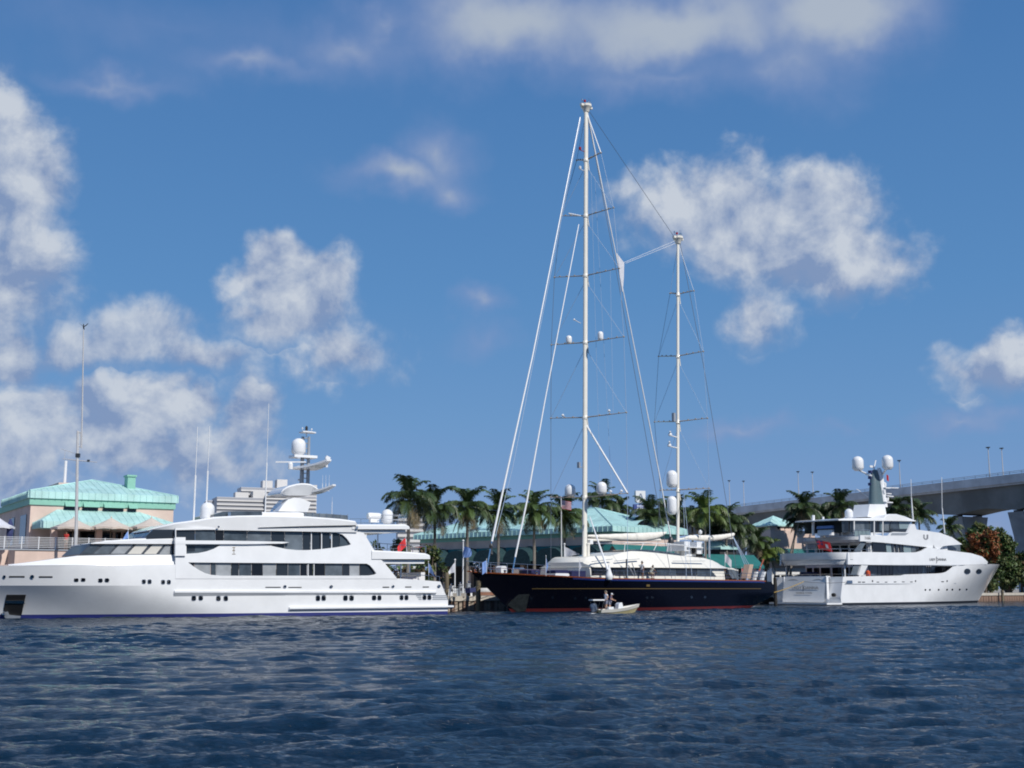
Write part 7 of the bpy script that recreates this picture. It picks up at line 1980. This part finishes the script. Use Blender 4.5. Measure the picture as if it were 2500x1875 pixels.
# tall signal mast at left with a bird on top
def signal_mast():
    Y = 109.0; b_ = at(184, 1352, Y); t1 = at(190, 1052, Y); 
    root = empty('signal_mast', (b_.x, b_.y, LAND_Z), 0, 'tall grey signal mast with crossarm rising in front of the left building', 'mast')
    o = Vector((b_.x, b_.y, LAND_Z)); L = lambda px_, py_: at(px_, py_, Y) - o
    m = mat('mast_paint_grey', (.50, .50, .51), .45, var=.1)
    mb = MB(); mb.tube([(0, 0, 0), L(186, 1300), L(190, 1052)], [.16, .155, .11], 8); mb.build('lower_mast', m, root)
    mb = MB(); mb.tube([L(199, 1094), L(201, 1000), L(204, 806)], [.075, .07, .055], 7); mb.build('topmast', m, root)
    mb = MB()
    for y in (1056, 1090): mb.tube([L(189, y), L(200, y)], .05, 6)
    mb.tube([L(197, 1056), L(197, 1092)], .035, 6); mb.build('mast_bracket', m, root)
    mb = MB(); mb.tube([L(152, 1120), L(190, 1124), L(237, 1128.5)], [.03, .055, .03], 6); mb.build('crossarm', m, root)
    mb = MB(); p_ = L(216, 1125); mb.bbox(p_, (.2, .16, .2)); mb.bbox(L(190, 1112), (.34, .3, .35)); mb.build('mast_lamp', DARKGREY, root)
    mb = MB(); mb.tube([L(150, 1096), L(186, 1108)], .02, 5); mb.build('gaff_wire', m, root)
    mb = MB(); mb.tube([L(157, 1123), L(159, 1100)], .02, 5); mb.build('halyard', m, root)
    p0 = at(204, 803, Y)
    bird = empty('bird', p0, R(-90), 'dark bird with raised wings perched on top of the signal mast', 'bird'); DK = mat('feathers_dark', (.03, .032, .035), .8, var=.3, vscale=20)
    skin_mesh('body', [((-.02, 0, .16), (.085, .10)), ((.05, 0, .27), .06), ((.07, 0, .36), .04), ((.085, 0, .42), .045), ((.16, 0, .42), .014), ((-.10, 0, .05), .05), ((-.20, 0, -.04), .03), ((0, .03, .06), .022), ((0, .03, 0), .014), ((0, -.03, .06), .022), ((0, -.03, 0), .014)], [(0, 1), (1, 2), (2, 3), (3, 4), (0, 5), (5, 6), (0, 7), (7, 8), (0, 9), (9, 10)], DK, bird, 2)
    for sg in (-1, 1):
        mb = MB(); rg = []
        for i in range(7):
            q = i / 6; yy = sg * (.05 + .34 * q); zz = .24 + .30 * q ** .8 - .06 * math.sin(q * 3.1); c = lerp(.13, .04, q ** 2)
            rg.append([(-c, yy, zz - .02), (0, yy, zz + .02), (c * .7, yy, zz), (0, yy, zz - .01)])
        mb.loft(rg); mb.build('wing', DK, bird)
signal_mast()
t_ = at(161, 1125, 132); r_ = empty('vent_stack', (t_.x, t_.y, t_.z - 4), 0, 'short grey stack rising behind the left building roof', 'pole'); mb = MB(); mb.tube([(0, 0, 0), (0, 0, 4)], .16, 8); mb.build('stack_pipe', WHITE2, r_)

# roadside sign behind the palms
def sign():
    Y = 176.0; k = Y / FPX; c = at(1563, 1212, Y); ang = R(12); root = empty('pole_sign', (c.x, c.y + .4, LAND_Z), ang, 'white pole sign with letter A above a small blue sign panel', 'sign')
    w = 24.5 * k / 2; z = lambda y: CAM_H + (HORIZON - y) * k * 1.0 - LAND_Z
    z = lambda y: at(1563, y, Y).z - LAND_Z
    mb = MB(); mb.prism([(-w, z(1222)), (-w + .22, z(1227)), (w - .22, z(1227)), (w, z(1222)), (w, z(1198)), (-w, z(1198))], -.35, .35); mb.build('sign_box', WHITE2, root)
    mb = MB(); mb.box(-w - .28, w - .1, -.3, .3, z(1244), z(1231)); mb.build('sign_panel', mat('sign_blue', (.045, .075, .26), .5), root)
    mb = MB(); mb.tube([(0, 0, 0), (0, 0, z(1231))], .16, 8); mb.build('post', GREY_PAINT, root)
    mb = MB(); h = z(1205) - z(1217); zb_ = z(1217)
    for (x0, z0, x1, z1, q) in ((-.30, 0, -.02, h, .07), (.30, 0, .02, h, .07), (-.18, h * .32, .18, h * .32, .05)):
        d = Vector((x1 - x0, 0, z1 - z0)).normalized(); n_ = Vector((-d.z, 0, d.x)) * q
        a, b_ = Vector((x0, -.37, zb_ + z0)), Vector((x1, -.37, zb_ + z1)); mb.add([a - n_, a + n_, b_ + n_, b_ - n_, a - n_ + Vector((0, .03, 0)), a + n_ + Vector((0, .03, 0)), b_ + n_ + Vector((0, .03, 0)), b_ - n_ + Vector((0, .03, 0))], [(0, 1, 2, 3), (0, 4, 5, 1), (2, 6, 7, 3), (1, 5, 6, 2), (3, 7, 4, 0)])
    mb.build('letter', mat('letter_blue_grey', (.16, .20, .30), .6), root)
    mb = MB(); random.seed(2)
    for zz in (z(1235), z(1241)):
        x = -w * .75
        for q in range(5): ww = random.uniform(.13, .2); mb.box(x, x + ww, -.325, -.30, zz - .12, zz + random.uniform(.06, .13)); x += ww + .05
    mb.build('worn_lettering', mat('sign_white', (.60, .65, .78), .6), root, kind='stuff')
sign()

# ================================================================ things on the quay
def quay_things():
    def obj_at(px_, Y): return (px_ - 1250) / FPX * Y
    # small white boat stored on the quay
    c = Vector((obj_at(1186, 127), 127, LAND_Z)); root = empty('stored_dinghy', c, R(20), 'white dinghy with reddish bottom stored on the quay behind the dark bow', 'boat')
    xs = lambda z: -1.2 - z * .3; b = lambda x, z: (.35 + .3 * min(z / .6, 1)) * (1 - (1 - min(max((x - xs(z)) / 1.4, 0), 1)) ** 2)
    H = make_hull(b, xs, lambda z: 1.3, lambda x: .85, .45, zmin=.12, nu=24, nv=5, deck_drop=.1)
    H[0].build('hull', WHITE, root); H[1].build('hull_bottom', mat('faded_red_bottom', (.42, .22, .16), .6), root); H[2].build('deck', WHITE2, root)
    mb = MB()
    for x in (-.6, .8): mb.box(x - .06, x + .06, -.5, .5, 0, .16)
    mb.build('chocks', WOOD, root, kind='stuff')
    rng = random.Random(8)
    for i, (px_, Y, h, lab) in enumerate(((1126, 125, 1.15, 'grey power pedestal on the quay right of the white pennant pole'), (1145, 127, 1.25, 'grey power pedestal beside the round blue flag pole'), (1104, 124, 1.0, 'pale power pedestal on the quay close to the left yacht stern'))):
        r = empty('power_pedestal', (obj_at(px_, Y), Y, LAND_Z), R(30), lab, 'power pedestal', 'power pedestals on the quay')
        mb = MB(); mb.box(-.17, .17, -.14, .14, 0, h); mb.box(-.2, .2, -.17, .17, h, h + .07); mb.build('cabinet', WHITE2 if i == 2 else GREY_PAINT, r)
        mb = MB(); mb.lathe([(.09, 0), (.10, .05), (.10, .16), (.02, .24)], (0, 0, h + .07), 8); mb.build('lamp', CHROME, r)
        mb = MB(); mb.box(-.09, .09, -.165, -.14, h * .5, h * .75); mb.build('socket_panel', BLACK, r)
    for i, (px_, Y, w, m, lab) in enumerate(((1118, 128, 1.5, GREY_PAINT, 'grey dock box on the quay between two flagpoles'), (1156, 129, 1.3, WHITE2, 'white dock box behind the tall quay pile'), (1098, 127, 1.2, WHITE2, 'white dock box next to the left yacht stern'), (1134, 132, 2.0, CONC, 'low concrete planter at the foot of the palms'))):
        r = empty('dock_box', (obj_at(px_, Y), Y, LAND_Z), R(35), lab, 'dock box', 'dock boxes on the quay')
        mb = MB(); mb.prism([(-w / 2, 0), (w / 2, 0), (w / 2 + .03, .62), (-w / 2 - .03, .62)], -.35, .35); mb.build('box_body', m, r)
        mb = MB(); mb.prism([(-w / 2 - .06, .63), (w / 2 + .06, .63), (w / 2 - .02, .80), (-w / 2 + .02, .80)], -.40, .40); mb.build('lid', m, r)
        mb = MB(); mb.box(-.12, .12, -.43, -.38, .55, .68); mb.build('latch', STEEL, r)
    # a cart with luggage
    r = empty('dock_cart', (obj_at(1152, 125), 125, LAND_Z), R(50), 'dark two wheeled dock cart standing on the quay near the pile', 'cart')
    mb = MB(); mb.prism([(-.5, .35), (.5, .35), (.6, .85), (-.6, .85)], -.32, .32); mb.build('tub', NAVYFLAG, r)
    for y in (-.36, .36):
        mb = MB(); mb.lathe([(.02, -.03), (.24, -.03), (.24, .03), (.02, .03)], (0, y, .25), 14, Matrix.Rotation(R(90), 3, 'X')); mb.build('wheel', BLACK, r)
    mb = MB()
    for y in (-.28, .28): mb.tube([(.55, y, .8), (1.0, y, 1.0)], .02, 5)
    mb.tube([(1.0, -.28, 1.0), (1.0, .28, 1.0)], .02, 5); mb.build('handle', STEEL, r)
    # mooring lines
    def line(a, c, sag, r, m, lab, name='mooring_line'):
        root = empty(name, a, 0, lab, 'mooring line', 'mooring lines'); mb = MB(); pts = []
        for i in range(17):
            t = i / 16; p_ = Vector(a).lerp(Vector(c), t) - Vector(a); p_.z -= sag * 4 * t * (1 - t); pts.append(p_)
        mb.tube(pts, r, 6); mb.build('rope', m, root)
    ROPE = mat('dark_rope', (.06, .055, .06), .9); YROPE = mat('yellow_rope', (.42, .28, .07), .8)
    a = FA.world((28.0, -1.0, 2.4)); line(a, at(1131, 1428, 123.0), .25, .035, ROPE, 'dark mooring line from the left yacht stern to the quay')
    q = FS.px(1893, 1446, -2.0); a = at(1888, 1447, 150); c = at(1962, 1420, 168); line(a, c, .1, .05, YROPE, 'yellow mooring line from the dark stern to the right yacht')
    c2 = at(2070, 1421, 168); line(c, c2, .15, .03, ROPE, 'dark line running across the transom of the right yacht')
quay_things()
